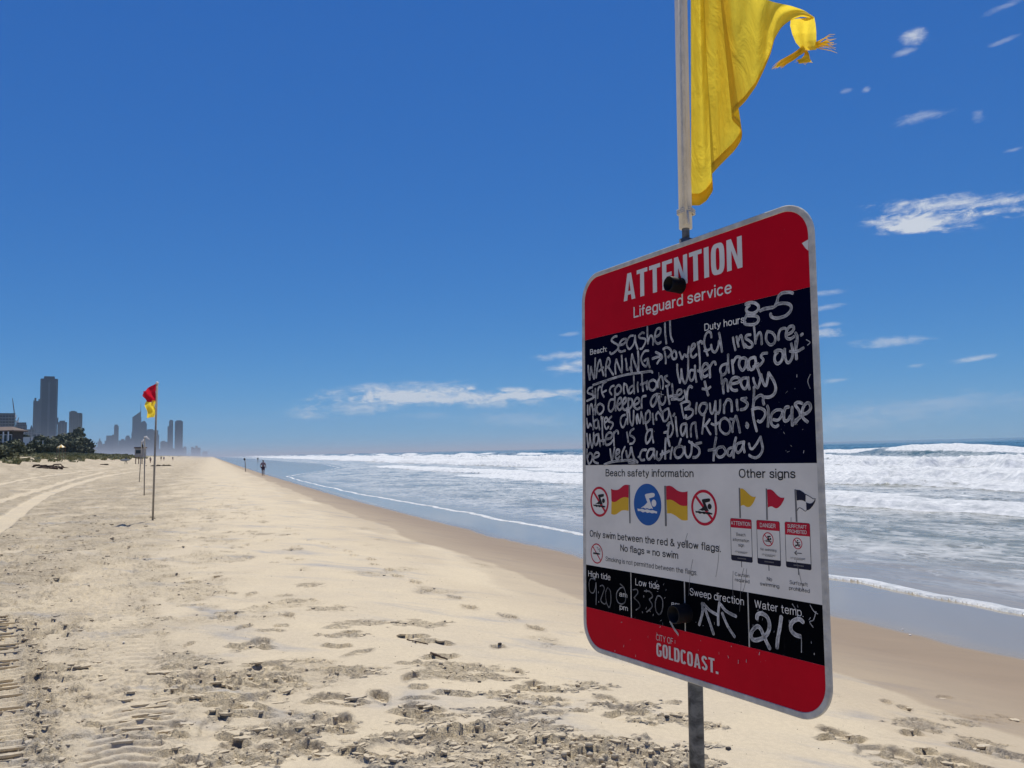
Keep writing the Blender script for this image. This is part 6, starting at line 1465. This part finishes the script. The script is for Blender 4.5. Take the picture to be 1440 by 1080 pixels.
# ------------------------------------------------------------------ dune plants
def leafmat(name, c1, c2):
    m, nt, b = material(name); pos = nt.new('ShaderNodeNewGeometry').outputs['Position']
    n = nt.noise(pos, .35, 4, .6); n2 = nt.noise(pos, 2.6, 3, .6)
    col = nt.mix(nt.ramp(nt.math('ADD', nt.math('MULTIPLY', n, .6), nt.math('MULTIPLY', n2, .4)), .38, .62), c1, c2)
    nt.l.new(col, b.inputs['Base Color']); b.inputs['Roughness'].default_value = .7; b.inputs['Specular IOR Level'].default_value = .2
    return m
M_GRASS = leafmat('dune_grass', (.13, .15, .06), (.33, .31, .17)); M_LEAF = leafmat('tree_leaves', (.065, .078, .045), (.13, .14, .082)); M_TRUNK = plain('bark', (.07, .055, .045), .9)
rg = np.random.RandomState(8); vs = []; fs = []
n_t = 0
while n_t < 9000:
    c_ = -24.5 - 26 * rg.rand() ** 1.2; s_ = 34 + 330 * rg.rand() ** 1.7; x, y = unshore(c_, s_)
    a = math.atan2(x, y)
    if abs(a) > .72: continue
    cov = float(perlin(np.array([x / 5.0]), np.array([y / 5.0]), 400)[0]) + float(perlin(np.array([x / 1.6]), np.array([y / 1.6]), 401)[0]) * .5
    if cov < .30 - .034 * (-27 - c_): continue
    n_t += 1
    z = sand_z(x, y) - .03; sc = (.22 + .35 * rg.rand()) * (1 + y / 300)
    for k in range(4):
        b0 = len(vs); d = rg.rand() * 6.28; l = sc * (.5 + .7 * rg.rand()); w_ = .035 * (1 + y / 90); bx, by = x + rg.randn() * .18, y + rg.randn() * .18
        ex, ey = math.cos(d), math.sin(d)
        vs += [(bx - ey * w_, by + ex * w_, z), (bx + ey * w_, by - ex * w_, z), (bx + ex * l * .35 + ey * w_ * .6, by + ey * l * .35 - ex * w_ * .6, z + l * .75), (bx + ex * l * .9, by + ey * l * .9, z + l * .8)]
        fs.append((b0, b0 + 1, b0 + 2, b0 + 3))
tag(mesh_obj('dune_grass', vs, fs, M_GRASS), 'grass and creeping plants over the low dune', kind='stuff')

def tree(name, loc, h, wd, label, seed, dens=700, leaf=.35, shape='round', group=None, mat=None):
    e = empty(name, loc, label, 'tree', group); r = np.random.RandomState(seed)
    bm = bmesh.new(); top = Vector((r.uniform(-.3, .3), r.uniform(-.3, .3), h * .8))
    add_tube(bm, [(0, 0, -.5), top * .35, top * .7, top], [h * .028, h * .022, h * .014, h * .005], 7)
    blobs = []
    nb = 16 if shape == 'round' else 22
    for i in range(nb):
        a = r.rand() * 6.28
        if shape == 'cone': t = i / nb; rad = wd / 2 * (1 - t) ** .75 * .75 + .2; z = h * (.12 + .84 * t); q = rad * (.3 + .7 * r.rand())
        elif shape == 'palm': t = 0; rad = 0; z = h * .95; q = wd / 2 * .6
        else: t = r.rand(); z = h * (.22 + .66 * t); q = wd / 2 * math.sin(math.pi * (.18 + .72 * t)) * (.25 + .6 * r.rand()); rad = wd * .2
        c = Vector((q * math.cos(a), q * math.sin(a), z)); blobs.append((c, wd * (.12 + .12 * r.rand())))
        if i % 2 == 0: add_tube(bm, [top * (z / h * .75), (top * (z / h * .8) + c) / 2 + Vector((0, 0, .1 * h * .2)), c], [h * .011, h * .008, h * .003], 5)
    bm_obj('trunk', bm, M_TRUNK, e, True)
    vs = []; fs = []
    for k in range(dens):
        c, q = blobs[r.randint(len(blobs))]; d = r.randn(3); d /= np.linalg.norm(d); rr_ = q * (.45 + .65 * r.rand()); p = np.array(c) + d * rr_ * np.array((1.1, 1.1, .8))
        n_ = r.randn(3) + d * .8; n_ /= np.linalg.norm(n_); u_ = np.cross(n_, r.randn(3)); u_ /= np.linalg.norm(u_); w_ = np.cross(n_, u_); s_ = leaf * (.5 + r.rand())
        b0 = len(vs); vs += [tuple(p - u_ * s_), tuple(p + w_ * s_ * .55), tuple(p + u_ * s_), tuple(p - w_ * s_ * .55)]; fs.append((b0, b0 + 1, b0 + 2, b0 + 3))
    mesh_obj('crown', vs, fs, mat or M_LEAF, e); return e
def tree_px(name, px, py_top, dist, wpx, label, seed, shape='round', dens=700, base_py=None, group=None):
    p = at(px, 640, dist); zb = sand_z(p.x, p.y); p.z = zb; t = at(px, py_top, dist); h = t.z - zb
    tree(name, p, h, wpx / F_PX * dist, label, seed, dens, max(.25, dist * .0021), shape, group)
TR = [(20, 621, 150, 40, 'round', 'spreading dark shrubby tree in front of the white garden wall'), (-18, 612, 140, 50, 'round', 'dark tree at the left edge of the view beside the brown roofed house'), (50, 622, 200, 30, 'round', 'low dark tree right of the white garden wall'),
      (66, 618, 260, 34, 'round', 'broad dark tree below the tallest dark tower'), (84, 614, 300, 34, 'round', 'dark tree behind the yellow beach tent'), (98, 606, 330, 34, 'round', 'tall dark tree in front of the grey green tower'),
      (110, 603, 340, 26, 'cone', 'tallest conical pine beside the grey green tower'), (118, 617, 345, 18, 'cone', 'smaller conical pine right of the tallest pine'), (74, 625, 240, 26, 'round', 'small rounded tree just left of the yellow beach tent'), (125, 627, 350, 14, 'cone', 'low pine at the right end of the tree belt'),
      (36, 611, 230, 22, 'round', 'dark tree rising behind the white garden wall'), (103, 622, 310, 34, 'round', 'wide low tree at the foot of the conical pines'), (5, 628, 120, 36, 'round', 'low dark bush in front of the brown roofed house'), (28, 626, 170, 40, 'round', 'low spreading tree at the foot of the white garden wall'), (92, 617, 270, 44, 'round', 'broad dense tree in the middle of the dark tree belt'), (58, 614, 280, 30, 'round', 'tree filling the gap under the slender tower'), (112, 614, 320, 34, 'round', 'dense tree beneath the tallest pine')]
for i, (px, pt_, d, w_, sh, lab) in enumerate(TR): tree_px('pine_tree' if sh == 'cone' else 'coastal_tree', px, pt_, d, w_, lab, 500 + i, sh, 1500, group='trees behind the dune')

# ------------------------------------------------------------------ buildings
def tower_mat(name, c1, c2, fl=3.4, bay=3.0, rough=.35):
    """far facade: floors and window bays as fine relief colour"""
    m, nt, b = material(name); tc = nt.new('ShaderNodeTexCoord').outputs['Object']; s = nt.new('ShaderNodeSeparateXYZ'); nt.l.new(tc, s.inputs[0])
    fz = nt.math('FRACT', nt.math('DIVIDE', s.outputs[2], fl)); fh = nt.math('FRACT', nt.math('DIVIDE', nt.math('ADD', s.outputs[0], s.outputs[1]), bay))
    win = nt.math('MULTIPLY', nt.math('GREATER_THAN', fz, .32), nt.math('GREATER_THAN', fh, .22))
    v = nt.noise(nt.mapping(tc, (.03, .03, .02)), 1.0, 4, .6)
    col = nt.mix(win, c1, c2); col = nt.mix(nt.ramp(v, .3, .7, 0, .35), col, tuple(.6 * c for c in c2))
    nt.l.new(col, b.inputs['Base Color']); b.inputs['Roughness'].default_value = rough
    return m
M_GL = tower_mat('dark_glass_tower', (.035, .05, .07), (.008, .016, .028)); M_GL2 = tower_mat('blue_grey_tower', (.14, .15, .16), (.035, .05, .065)); M_CON = tower_mat('grey_green_tower', (.24, .245, .22), (.06, .07, .07), 3.2, 4.0, .6)
M_PALE = tower_mat('pale_apartments', (.42, .41, .38), (.08, .09, .10), 3.1, 3.6, .7); M_ROOF = plain('brown_roof', (.16, .12, .095), .8, 0, .15, .5); M_WWALL = plain('white_render', (.78, .77, .74), .7); M_DARKW = plain('dark_timber_wall', (.06, .055, .05), .8, 0, .3, .8)
M_GLASS = plain('window_glass', (.03, .04, .05), .12, 0, .1, 1, .5); M_STEEL = plain('crane_steel', (.20, .12, .08), .6)
M_SLAB = plain('pale_concrete_edge', (.30, .30, .28), .8); M_SLABD = plain('dark_metal_edge', (.075, .09, .11), .5)
def tower(px0, px1, ptop, dist, label, mat, name='tower', parts=(), depth=None, base=3.0, rot=0.0, top=None, cat='tower'):
    a = at(px0, ptop, dist); b = at(px1, ptop, dist); c = (a + b) / 2; vd = Vector((c.x, c.y, 0)).normalized(); w_ = (b - a).length * vd.y; h = c.z - base; d = depth or w_ * .7
    e = empty(name, (c.x + vd.x * d / 2, c.y + vd.y * d / 2, base), label, cat, None, math.atan2(-c.x, c.y) + rot)
    H = h
    if top: H = h * top
    bm = bmesh.new(); add_box(bm, -w_ / 2, w_ / 2, -d / 2, d / 2, -3, H); bm_obj('facade', bm, mat, e)
    # projecting floor slabs over the whole height, in one mesh: too many to tell apart from here
    bm = bmesh.new(); n_ = int(H / 3.4); st = max(1, n_ // 45)
    for i in range(2, n_, st): add_box(bm, -w_ / 2 - .6, w_ / 2 + .6, -d / 2 - .9, d / 2 + .6, i * 3.4, i * 3.4 + .45 * st ** .5)
    o = bm_obj('floor_slabs', bm, M_SLABD if mat is M_GL else M_SLAB, e); o['kind'] = 'stuff'
    for (nm, x0, x1, y0, y1, z0, z1, tp) in parts:
        bm = bmesh.new(); add_box(bm, x0 * w_, x1 * w_, y0 * d, y1 * d, z0 * h if z0 < 3 else z0, z1 * h, tp); bm_obj(nm, bm, M_CON if nm in ('rib', 'corner_column', 'crown') and mat is M_GL2 else (M_GL2 if nm == 'corner_column' else mat), e)
    return e, w_, d, h
# beachfront row, near cluster
tower(57.8, 81.3, 529, 2250, 'tallest dark glass tower with stepped crown, left of the skyline', M_GL, top=.97, parts=(('crown', -.33, .33, -.4, .4, .97, 1.0, .96), ('corner_column', -.53, -.42, -.54, -.40, 0, .965, 1), ('corner_column', .42, .53, -.54, -.40, 0, .965, 1), ('corner_column', -.06, .06, -.56, -.45, 0, .93, 1), ('sky_balcony', .45, .60, -.3, .1, .42, .50, 1), ('podium', -.9, .9, -.7, .6, 0, .06, 1)))
tower(47.3, 58.5, 559.5, 2400, 'slender blue grey tower half hidden behind the tallest dark tower', M_GL2, top=.95, parts=(('crown', -.4, -.15, -.3, .3, .95, 1.0, 1), ('crown', .1, .5, -.3, .3, .93, .98, 1), ('rib', -.53, -.46, -.56, -.4, 0, .96, 1)))
tower(81, 94.3, 591.5, 2300, 'lower slab tower just right of the tallest dark tower', M_GL2, top=.96, parts=(('crown', -.3, .3, -.3, .3, .96, 1.0, 1), ('rib', -.2, -.05, -.56, -.4, 0, .95, 1), ('rib', .2, .35, -.56, -.4, 0, .95, 1)))
tower(97.5, 108.5, 577.8, 2100, 'grey green tower, taller left half of a joined pair', M_CON, top=.985, parts=(('crown', -.3, .3, -.3, .3, .98, 1.0, 1), ('skirt', -.75, .55, -.55, .5, 0, .38, .82)))
tower(107.6, 116, 580.6, 2140, 'grey green tower, lower right half of a joined pair', M_CON, top=.985, parts=(('crown', -.4, .35, -.3, .3, .985, 1.0, 1), ('rib', -.15, .15, -.56, -.4, 0, .98, 1)))
tower(100, 124, 612, 1500, 'broad terraced block stepping down behind the conical pines', M_GL2, 'terraced_block', top=.6, parts=(('terrace', -.45, .30, -.4, .4, .6, .82, .96), ('terrace', -.3, .05, -.3, .3, .82, 1.0, .9)), cat='building')
tower(-14, 21.5, 581, 900, 'wide glass fronted office block at the left edge of the skyline', M_GL2, 'office_block', top=.985, parts=(('parapet', -.51, .51, -.52, .5, .985, 1.0, 1), ('rib', -.08, -.06, -.53, -.4, 0, .98, 1), ('rib', .26, .28, -.53, -.4, 0, .98, 1)), cat='building')
tower(21.5, 38, 594, 1000, 'mid height grey block right of the wide office block', M_GL2, 'apartment_block', top=.93, parts=(('roof_storey', -.4, .45, -.4, .4, .93, 1.0, 1),), cat='building')
tower(22, 36, 603, 700, 'pale apartment block in front of the mid height grey block', M_PALE, 'apartment_block', top=.95, parts=(('roof_storey', -.3, .1, -.3, .3, .95, 1.0, 1),), cat='building')
tower(38, 50, 598, 1300, 'small grey block with a peaked roof left of the slender tower', M_CON, 'apartment_block', top=.88, parts=(('roof_peak', -.15, .2, -.3, .3, .88, 1.0, .2),), cat='building')
tower(47, 58, 607, 800, 'pale low block at the foot of the slender tower', M_PALE, 'apartment_block', top=.95, parts=(('balcony_stack', -.2, .2, -.58, -.45, .1, .9, 1),), cat='building')
# far cluster
FAR = [(137.2, 143.6, 616.5, 'lone small tower with a little dome at the left of the far skyline', M_CON, (('dome', -.25, .2, -.3, .3, .84, 1.0, .4),), .84),
       (149.5, 160, 611.5, 'stepped block left of a slim tower in the far skyline', M_GL2, (('wing', -.7, -.45, -.4, .4, 0, .75, 1),), .97),
       (160.5, 167, 597, 'slim pale tower rising above stepped blocks in the far skyline', M_CON, (('wing', -.9, -.45, -.4, .4, 0, .7, 1), ('crown', -.4, .3, -.3, .3, .96, 1.0, 1)), .96),
       (167, 177, 617.5, 'low broad block between the slim tower and the twin peaked block', M_GL2, (('roof_storey', -.2, .3, -.3, .3, .93, 1.0, 1),), .93),
       (176.3, 183.2, 612.5, 'narrow block left of the spired tower', M_GL2, (('roof_storey', -.3, .3, -.3, .3, .95, 1.0, 1),), .95),
       (182, 188, 615.5, 'low block at the left foot of the spired tower', M_GL2, (('roof_storey', -.1, .4, -.3, .3, .95, 1.0, 1),), .95),
       (197.5, 206.6, 591.8, 'round topped tower right of the spired tower', M_GL, (('crown', -.4, .4, -.4, .4, .93, .975, .8), ('crown', -.25, .3, -.3, .3, .975, 1.0, .5)), .93),
       (205.5, 222.5, 603.5, 'wide sloping sided block behind the near flag pole', M_GL2, (('skirt', .35, .6, -.4, .4, 0, .80, .9), ('roof_storey', -.4, .1, -.3, .3, .96, 1.0, 1)), .96),
       (225.5, 235.5, 620, 'low block left of the twin slabs in the far skyline', M_CON, (('roof_storey', -.35, .2, -.3, .3, .94, 1.0, 1),), .94),
       (237.8, 243.6, 590.5, 'slim left slab of the twin slabs in the far skyline', M_GL, (('wing', -.85, -.4, -.4, .4, 0, .83, 1), ('crown', -.35, .4, -.4, .4, .97, 1.0, .9)), .97),
       (246, 257.3, 591, 'broad right slab of the twin slabs in the far skyline', M_GL, (('crown', -.38, .38, -.4, .4, .97, 1.0, .8), ('skirt', -.5, .65, -.5, .5, 0, .22, 1)), .97),
       (257, 262.3, 628, 'low block right of the twin slabs', M_CON, (('roof_storey', -.3, .3, -.3, .3, .9, 1.0, 1),), .9),
       (268.8, 282, 629, 'small peaked block near the right end of the far skyline', M_CON, (('tower_part', -.05, .2, -.3, .3, .6, 1.17, 1), ('tower_part', -.5, -.25, -.3, .3, .6, 1.05, 1)), .95),
       (284.5, 292.3, 634.8, 'lowest and last block at the right end of the far skyline', M_CON, (('roof_storey', -.3, .4, -.3, .3, .8, 1.0, 1),), .8),
       (126, 138, 627, 'low pale block right of the terraced block', M_PALE, (('roof_storey', -.3, .3, -.3, .3, .9, 1.0, 1),), .9),
       (142, 152, 624, 'low grey block below the stepped block', M_CON, (('roof_storey', -.3, .1, -.3, .3, .9, 1.0, 1),), .9),
       (166, 190, 624, 'long low block at the foot of the far skyline', M_CON, (('roof_storey', -.4, .1, -.3, .3, .9, 1.0, 1),), .9),
       (222, 247, 630, 'long low block below the twin slabs', M_CON, (('roof_storey', -.1, .4, -.3, .3, .9, 1.0, 1),), .9)]
for i, (a, b, t_, lab, mt, prt, tp) in enumerate(FAR): tower(a, b, t_, 4300 + 90 * (i % 5) - 15 * i, lab, mt, 'far_tower' if t_ < 622 else 'far_block', prt, top=tp, cat='tower' if t_ < 622 else 'building')
# the spired tower
e, w_, d_, h_ = tower(186.2, 198.8, 586, 4700, 'very tall far tower with a slanted crown and a thin spire', M_GL, 'spired_tower', (('wing', -.57, -.4, -.4, .4, 0, .62, 1),), top=.995)
vs = [(-w_ * .42, -d_ * .4, h_ * .99), (w_ * .46, -d_ * .4, h_ * .99), (w_ * .46, d_ * .4, h_ * .99), (-w_ * .42, d_ * .4, h_ * .99), (-w_ * .42, -d_ * .4, h_ * 1.0), (w_ * .46, -d_ * .4, h_ * 1.14), (w_ * .46, d_ * .4, h_ * 1.14), (-w_ * .42, d_ * .4, h_ * 1.0)]
mesh_obj('slanted_crown', vs, [(0, 3, 2, 1), (4, 5, 6, 7), (0, 1, 5, 4), (1, 2, 6, 5), (2, 3, 7, 6), (3, 0, 4, 7)], M_GL, e)
bm = bmesh.new(); add_tube(bm, [(w_ * .42, 0, h_), (w_ * .42, 0, h_ * 1.2), (w_ * .42, 0, h_ * 1.36)], [2.4, 1.6, .7], 6); bm_obj('spire', bm, M_GL, e)
# cranes
def crane(px0, py0, px1, py1, dist, mast_px, label):
    b = at(mast_px[0], mast_px[1], dist); e = empty('tower_crane', (b.x, b.y, 3), label, 'crane'); H = b.z - 3
    bm = bmesh.new(); s_ = .9
    for dx in (-s_, s_):
        for dy in (-s_, s_): add_tube(bm, [(dx, dy, 0), (dx, dy, H)], .22, 4)
    for i in range(int(H / 4)):
        add_tube(bm, [(-s_, -s_, i * 4), (s_, -s_, i * 4 + 4)], .14, 4); add_tube(bm, [(s_, s_, i * 4), (-s_, s_, i * 4 + 4)], .14, 4)
    bm_obj('mast', bm, M_STEEL, e); t = at(px0, py0, dist); f_ = at(px1, py1, dist); bm = bmesh.new()
    o_ = Vector((b.x, b.y, 3)); p0, p1 = f_ - o_, t - o_
    add_tube(bm, [p0 + Vector((-.6, 0, 0)), p1], .3, 4); add_tube(bm, [p0 + Vector((.6, 0, .4)), p1], .3, 4); add_tube(bm, [p0 + Vector((0, 1, 0)), p1], .3, 4); bm_obj('jib', bm, M_STEEL, e)
    bm = bmesh.new(); add_box(bm, -1.6, 1.6, -1.5, 1.5, H - 1, H + 2.4, .9); bm_obj('cab', bm, M_WWALL, e)
crane(17.5, 560, 20.5, 584, 1000, (20.5, 586), 'taller crane with its jib raised steeply over the office block')
crane(26.4, 587, 24.4, 593, 1050, (24.2, 594), 'smaller crane standing right of the office block')
# brown roofed house behind the dune
def house(px0, px1, pe, pr, dist, label):
    a = at(px0, pe, dist); b = at(px1, pe, dist); w_ = b.x - a.x; zb = min(sand_z(a.x, a.y), sand_z(b.x, b.y)) - .5; c = (a + b) / 2; he = c.z - zb; hr = at((px0 + px1) / 2, pr, dist).z - zb; d = w_ * .7
    e = empty('beach_house', (c.x, c.y + d / 2, zb), label, 'house')
    bm = bmesh.new(); add_box(bm, -w_ / 2, w_ / 2, -d / 2, d / 2, 0, he); bm_obj('wall', bm, M_DARKW, e)
    ov = .7; vs = [(-w_ / 2 - ov, -d / 2 - ov, he), (w_ / 2 + ov, -d / 2 - ov, he), (w_ / 2 + ov, d / 2 + ov, he), (-w_ / 2 - ov, d / 2 + ov, he), (-w_ / 4, 0, hr), (w_ / 4, 0, hr), (-w_ / 2 - ov, -d / 2 - ov, he - .25), (w_ / 2 + ov, -d / 2 - ov, he - .25), (w_ / 2 + ov, d / 2 + ov, he - .25), (-w_ / 2 - ov, d / 2 + ov, he - .25)]
    rf = mesh_obj('roof', vs, [(0, 1, 5, 4), (1, 2, 5), (2, 3, 4, 5), (3, 0, 4), (0, 6, 7, 1), (1, 7, 8, 2), (2, 8, 9, 3), (3, 9, 6, 0), (6, 9, 8, 7)], M_ROOF, e)
    n_ = 5
    for i in range(n_):
        for zz in (.32, .72):
            x = -w_ / 2 + w_ * (i + .5) / n_; bm = bmesh.new(); add_box(bm, x - w_ * .07, x + w_ * .07, -d / 2 - .06, -d / 2 + .02, he * zz - .7, he * zz + .7); wn = bm_obj('window', bm, M_GLASS, e)
            bm = bmesh.new(); 
            for (q0, q1, r0, r1) in ((-.08, .08, .7, .82), (-.08, .08, -.82, -.7), (-.08, -.07, -.7, .7), (.07, .08, -.7, .7)): add_box(bm, x + w_ * q0, x + w_ * q1, -d / 2 - .1, -d / 2 + .01, he * zz + r0, he * zz + r1)
            bm_obj('frame', bm, M_WWALL, wn)
    bm = bmesh.new()
    for i in range(6): x = -w_ / 2 + w_ * i / 5; add_box(bm, x - .1, x + .1, -d / 2 - 1.6, -d / 2 - 1.4, 0, he * .95)
    bm_obj('veranda_posts', bm, M_WWALL, e)
    return e
house(-16, 18, 605.5, 599.8, 170, 'dark two storey house with a brown hipped roof behind the dune')
def wall_block(px0, px1, p0, p1, dist, label, name='garden_wall', cat='wall'):
    a = at(px0, p0, dist); b = at(px1, p0, dist); c = at((px0 + px1) / 2, p1, dist); e = empty(name, ((a.x + b.x) / 2, a.y, c.z), label, cat); w_ = b.x - a.x; h = a.z - c.z
    bm = bmesh.new(); add_box(bm, -w_ / 2, w_ / 2, 0, .3, -3, h, 1, .02); bm_obj('rendered_wall', bm, M_WWALL, e)
    bm = bmesh.new(); add_box(bm, -w_ / 2 - .1, w_ / 2 + .1, -.1, .4, h, h + .12); bm_obj('coping', bm, M_WWALL, e)
    bm = bmesh.new(); add_box(bm, w_ * .40, w_ * .425, -.05, .3, -1, h * .96); bm_obj('pillar', bm, M_DARKW, e)
wall_block(21, 44.8, 615.5, 621, 210, 'long white rendered wall between the brown roofed house and the trees')
wall_block(50.5, 60, 620.5, 624.5, 230, 'short white rendered wall among the dark trees', 'garden_wall')
# yellow beach tent
p = at(86, 630, 150); p.z = sand_z(p.x, p.y)
e = empty('beach_tent', p, 'small yellow and cream beach shade tent at the back of the dune', 'tent'); w_ = 10.2 / F_PX * 150; zt_ = at(86, 629.6, 150).z - p.z; zp = at(86, 625, 150).z - p.z
vs = [(0, 0, zp)]; 
for i in range(16): a = i * math.pi / 8; k_ = 1.0 if i % 4 == 2 else .82; vs.append((w_ / 2 * 1.25 * k_ * math.cos(a), w_ / 2 * k_ * math.sin(a), zt_ + (.0 if i % 4 == 2 else .10)))
m_, nt, b_ = material('striped_canvas'); tcc = nt.new('ShaderNodeTexCoord').outputs['Object']; sp_ = nt.new('ShaderNodeSeparateXYZ'); nt.l.new(tcc, sp_.inputs[0]); an = nt.math('ARCTAN2', sp_.outputs[0], sp_.outputs[1]); st_ = nt.math('GREATER_THAN', nt.math('SINE', nt.math('MULTIPLY', an, 4)), .3); nt.l.new(nt.mix(st_, (.75, .47, .10), (.80, .74, .55)), b_.inputs['Base Color'])
mesh_obj('canopy', vs, [(0, i + 1, (i + 1) % 16 + 1) for i in range(16)], m_, e)
bm = bmesh.new()
for a in (.78, 2.36, 3.93, 5.5): add_tube(bm, [(w_ * .55 * math.cos(a), w_ * .44 * math.sin(a), -.2), (w_ * .55 * math.cos(a), w_ * .44 * math.sin(a), zt_)], .04, 6)
bm_obj('tent_poles', bm, M_STEEL, e)
# lifeguard tower box by the far poles
p = at(197.5, 642, 190); p.z = sand_z(p.x, p.y); w_ = 11 / F_PX * 190; zt_ = at(197.5, 628.5, 190).z - p.z; e = empty('lifeguard_tower', p, 'small grey lifeguard lookout cabin standing on the beach behind the far flag poles', 'lookout')
bm = bmesh.new(); add_box(bm, -w_ / 2, w_ / 2, -w_ / 2, w_ / 2, zt_ * .42, zt_ * .92, 1, .03); bm_obj('cabin', bm, M_CON if False else plain('cabin_grey', (.30, .29, .27), .7), e)
bm = bmesh.new(); add_box(bm, -w_ / 2 - .2, w_ / 2 + .2, -w_ / 2 - .2, w_ / 2 + .2, zt_ * .92 + .003, zt_, .9); bm_obj('roof', bm, M_ROOF, e)
for dx in (-.4, .4):
    for dy in (-.4, .4): bm = bmesh.new(); add_box(bm, dx * w_ - .08, dx * w_ + .08, dy * w_ - .08, dy * w_ + .08, -.3, zt_ * .42); bm_obj('leg', bm, M_STEEL, e)
bm = bmesh.new(); add_box(bm, -w_ * .36, w_ * .36, -w_ / 2 - .03, -w_ / 2 + .02, zt_ * .62, zt_ * .82); bm_obj('window', bm, M_GLASS, e)
# white sign post dot near the dune end
p = ground_at(153, 640.5); 
# ------------------------------------------------------------------ haze: sea spray in the air
def haze_box(name, x0, x1, y0, y1, z0, z1, dens, color=(.60, .80, 1.0), aniso=.2):
    bm = bmesh.new(); add_box(bm, x0, x1, y0, y1, z0, z1)
    m = bpy.data.materials.new(name); m.use_nodes = True; t = m.node_tree; t.nodes.clear(); out = t.nodes.new('ShaderNodeOutputMaterial'); v = t.nodes.new('ShaderNodeVolumePrincipled')
    v.inputs['Density'].default_value = dens; v.inputs['Color'].default_value = (*color, 1); v.inputs['Anisotropy'].default_value = aniso; t.links.new(v.outputs[0], out.inputs['Volume'])
    o = bm_obj(name, bm, m); tag(o, 'thin salt haze over the beach and sea', kind='stuff'); return o, v, t
haze, _, _ = haze_box('haze', -9800, 9800, -9800, 9800, -9, 420, HAZE_D)

# fine spray hanging low over the far end of the beach, thinning upwards and towards its ends
bm = bmesh.new(); add_box(bm, -4200, 900, 110, 4250, -1.5, 90)
m = bpy.data.materials.new('surf_spray'); m.use_nodes = True; t_ = m.node_tree; t_.nodes.clear(); nt = NT(t_)
out = nt.new('ShaderNodeOutputMaterial'); v = nt.new('ShaderNodeVolumePrincipled'); ps = nt.new('ShaderNodeNewGeometry').outputs['Position']; s3 = nt.new('ShaderNodeSeparateXYZ'); nt.l.new(ps, s3.inputs[0])
d_ = nt.math('POWER', 2.718, nt.math('MULTIPLY', nt.math('MAXIMUM', s3.outputs[2], 0.0), -1 / 15.0))
d_ = nt.math('MULTIPLY', d_, nt.ramp(s3.outputs[1], 110, 1100, 0, 1, False)); d_ = nt.math('MULTIPLY', d_, nt.ramp(s3.outputs[1], 3500, 4250, 1, 0)); d_ = nt.math('MULTIPLY', d_, nt.ramp(s3.outputs[0], 100, 900, 1, 0)); d_ = nt.math('MULTIPLY', d_, nt.ramp(s3.outputs[2], 60, 90, 1, 0))
nt.l.new(nt.math('MULTIPLY', d_, 0.00085), v.inputs['Density']); v.inputs['Color'].default_value = (.93, .96, 1, 1); nt.l.new(v.outputs[0], out.inputs['Volume'])
tag(bm_obj('sea_spray', bm, m), 'pale spray drifting low over the far beach', kind='stuff')
scene.cycles.volume_step_rate = 1.0; scene.cycles.volume_max_steps = 64
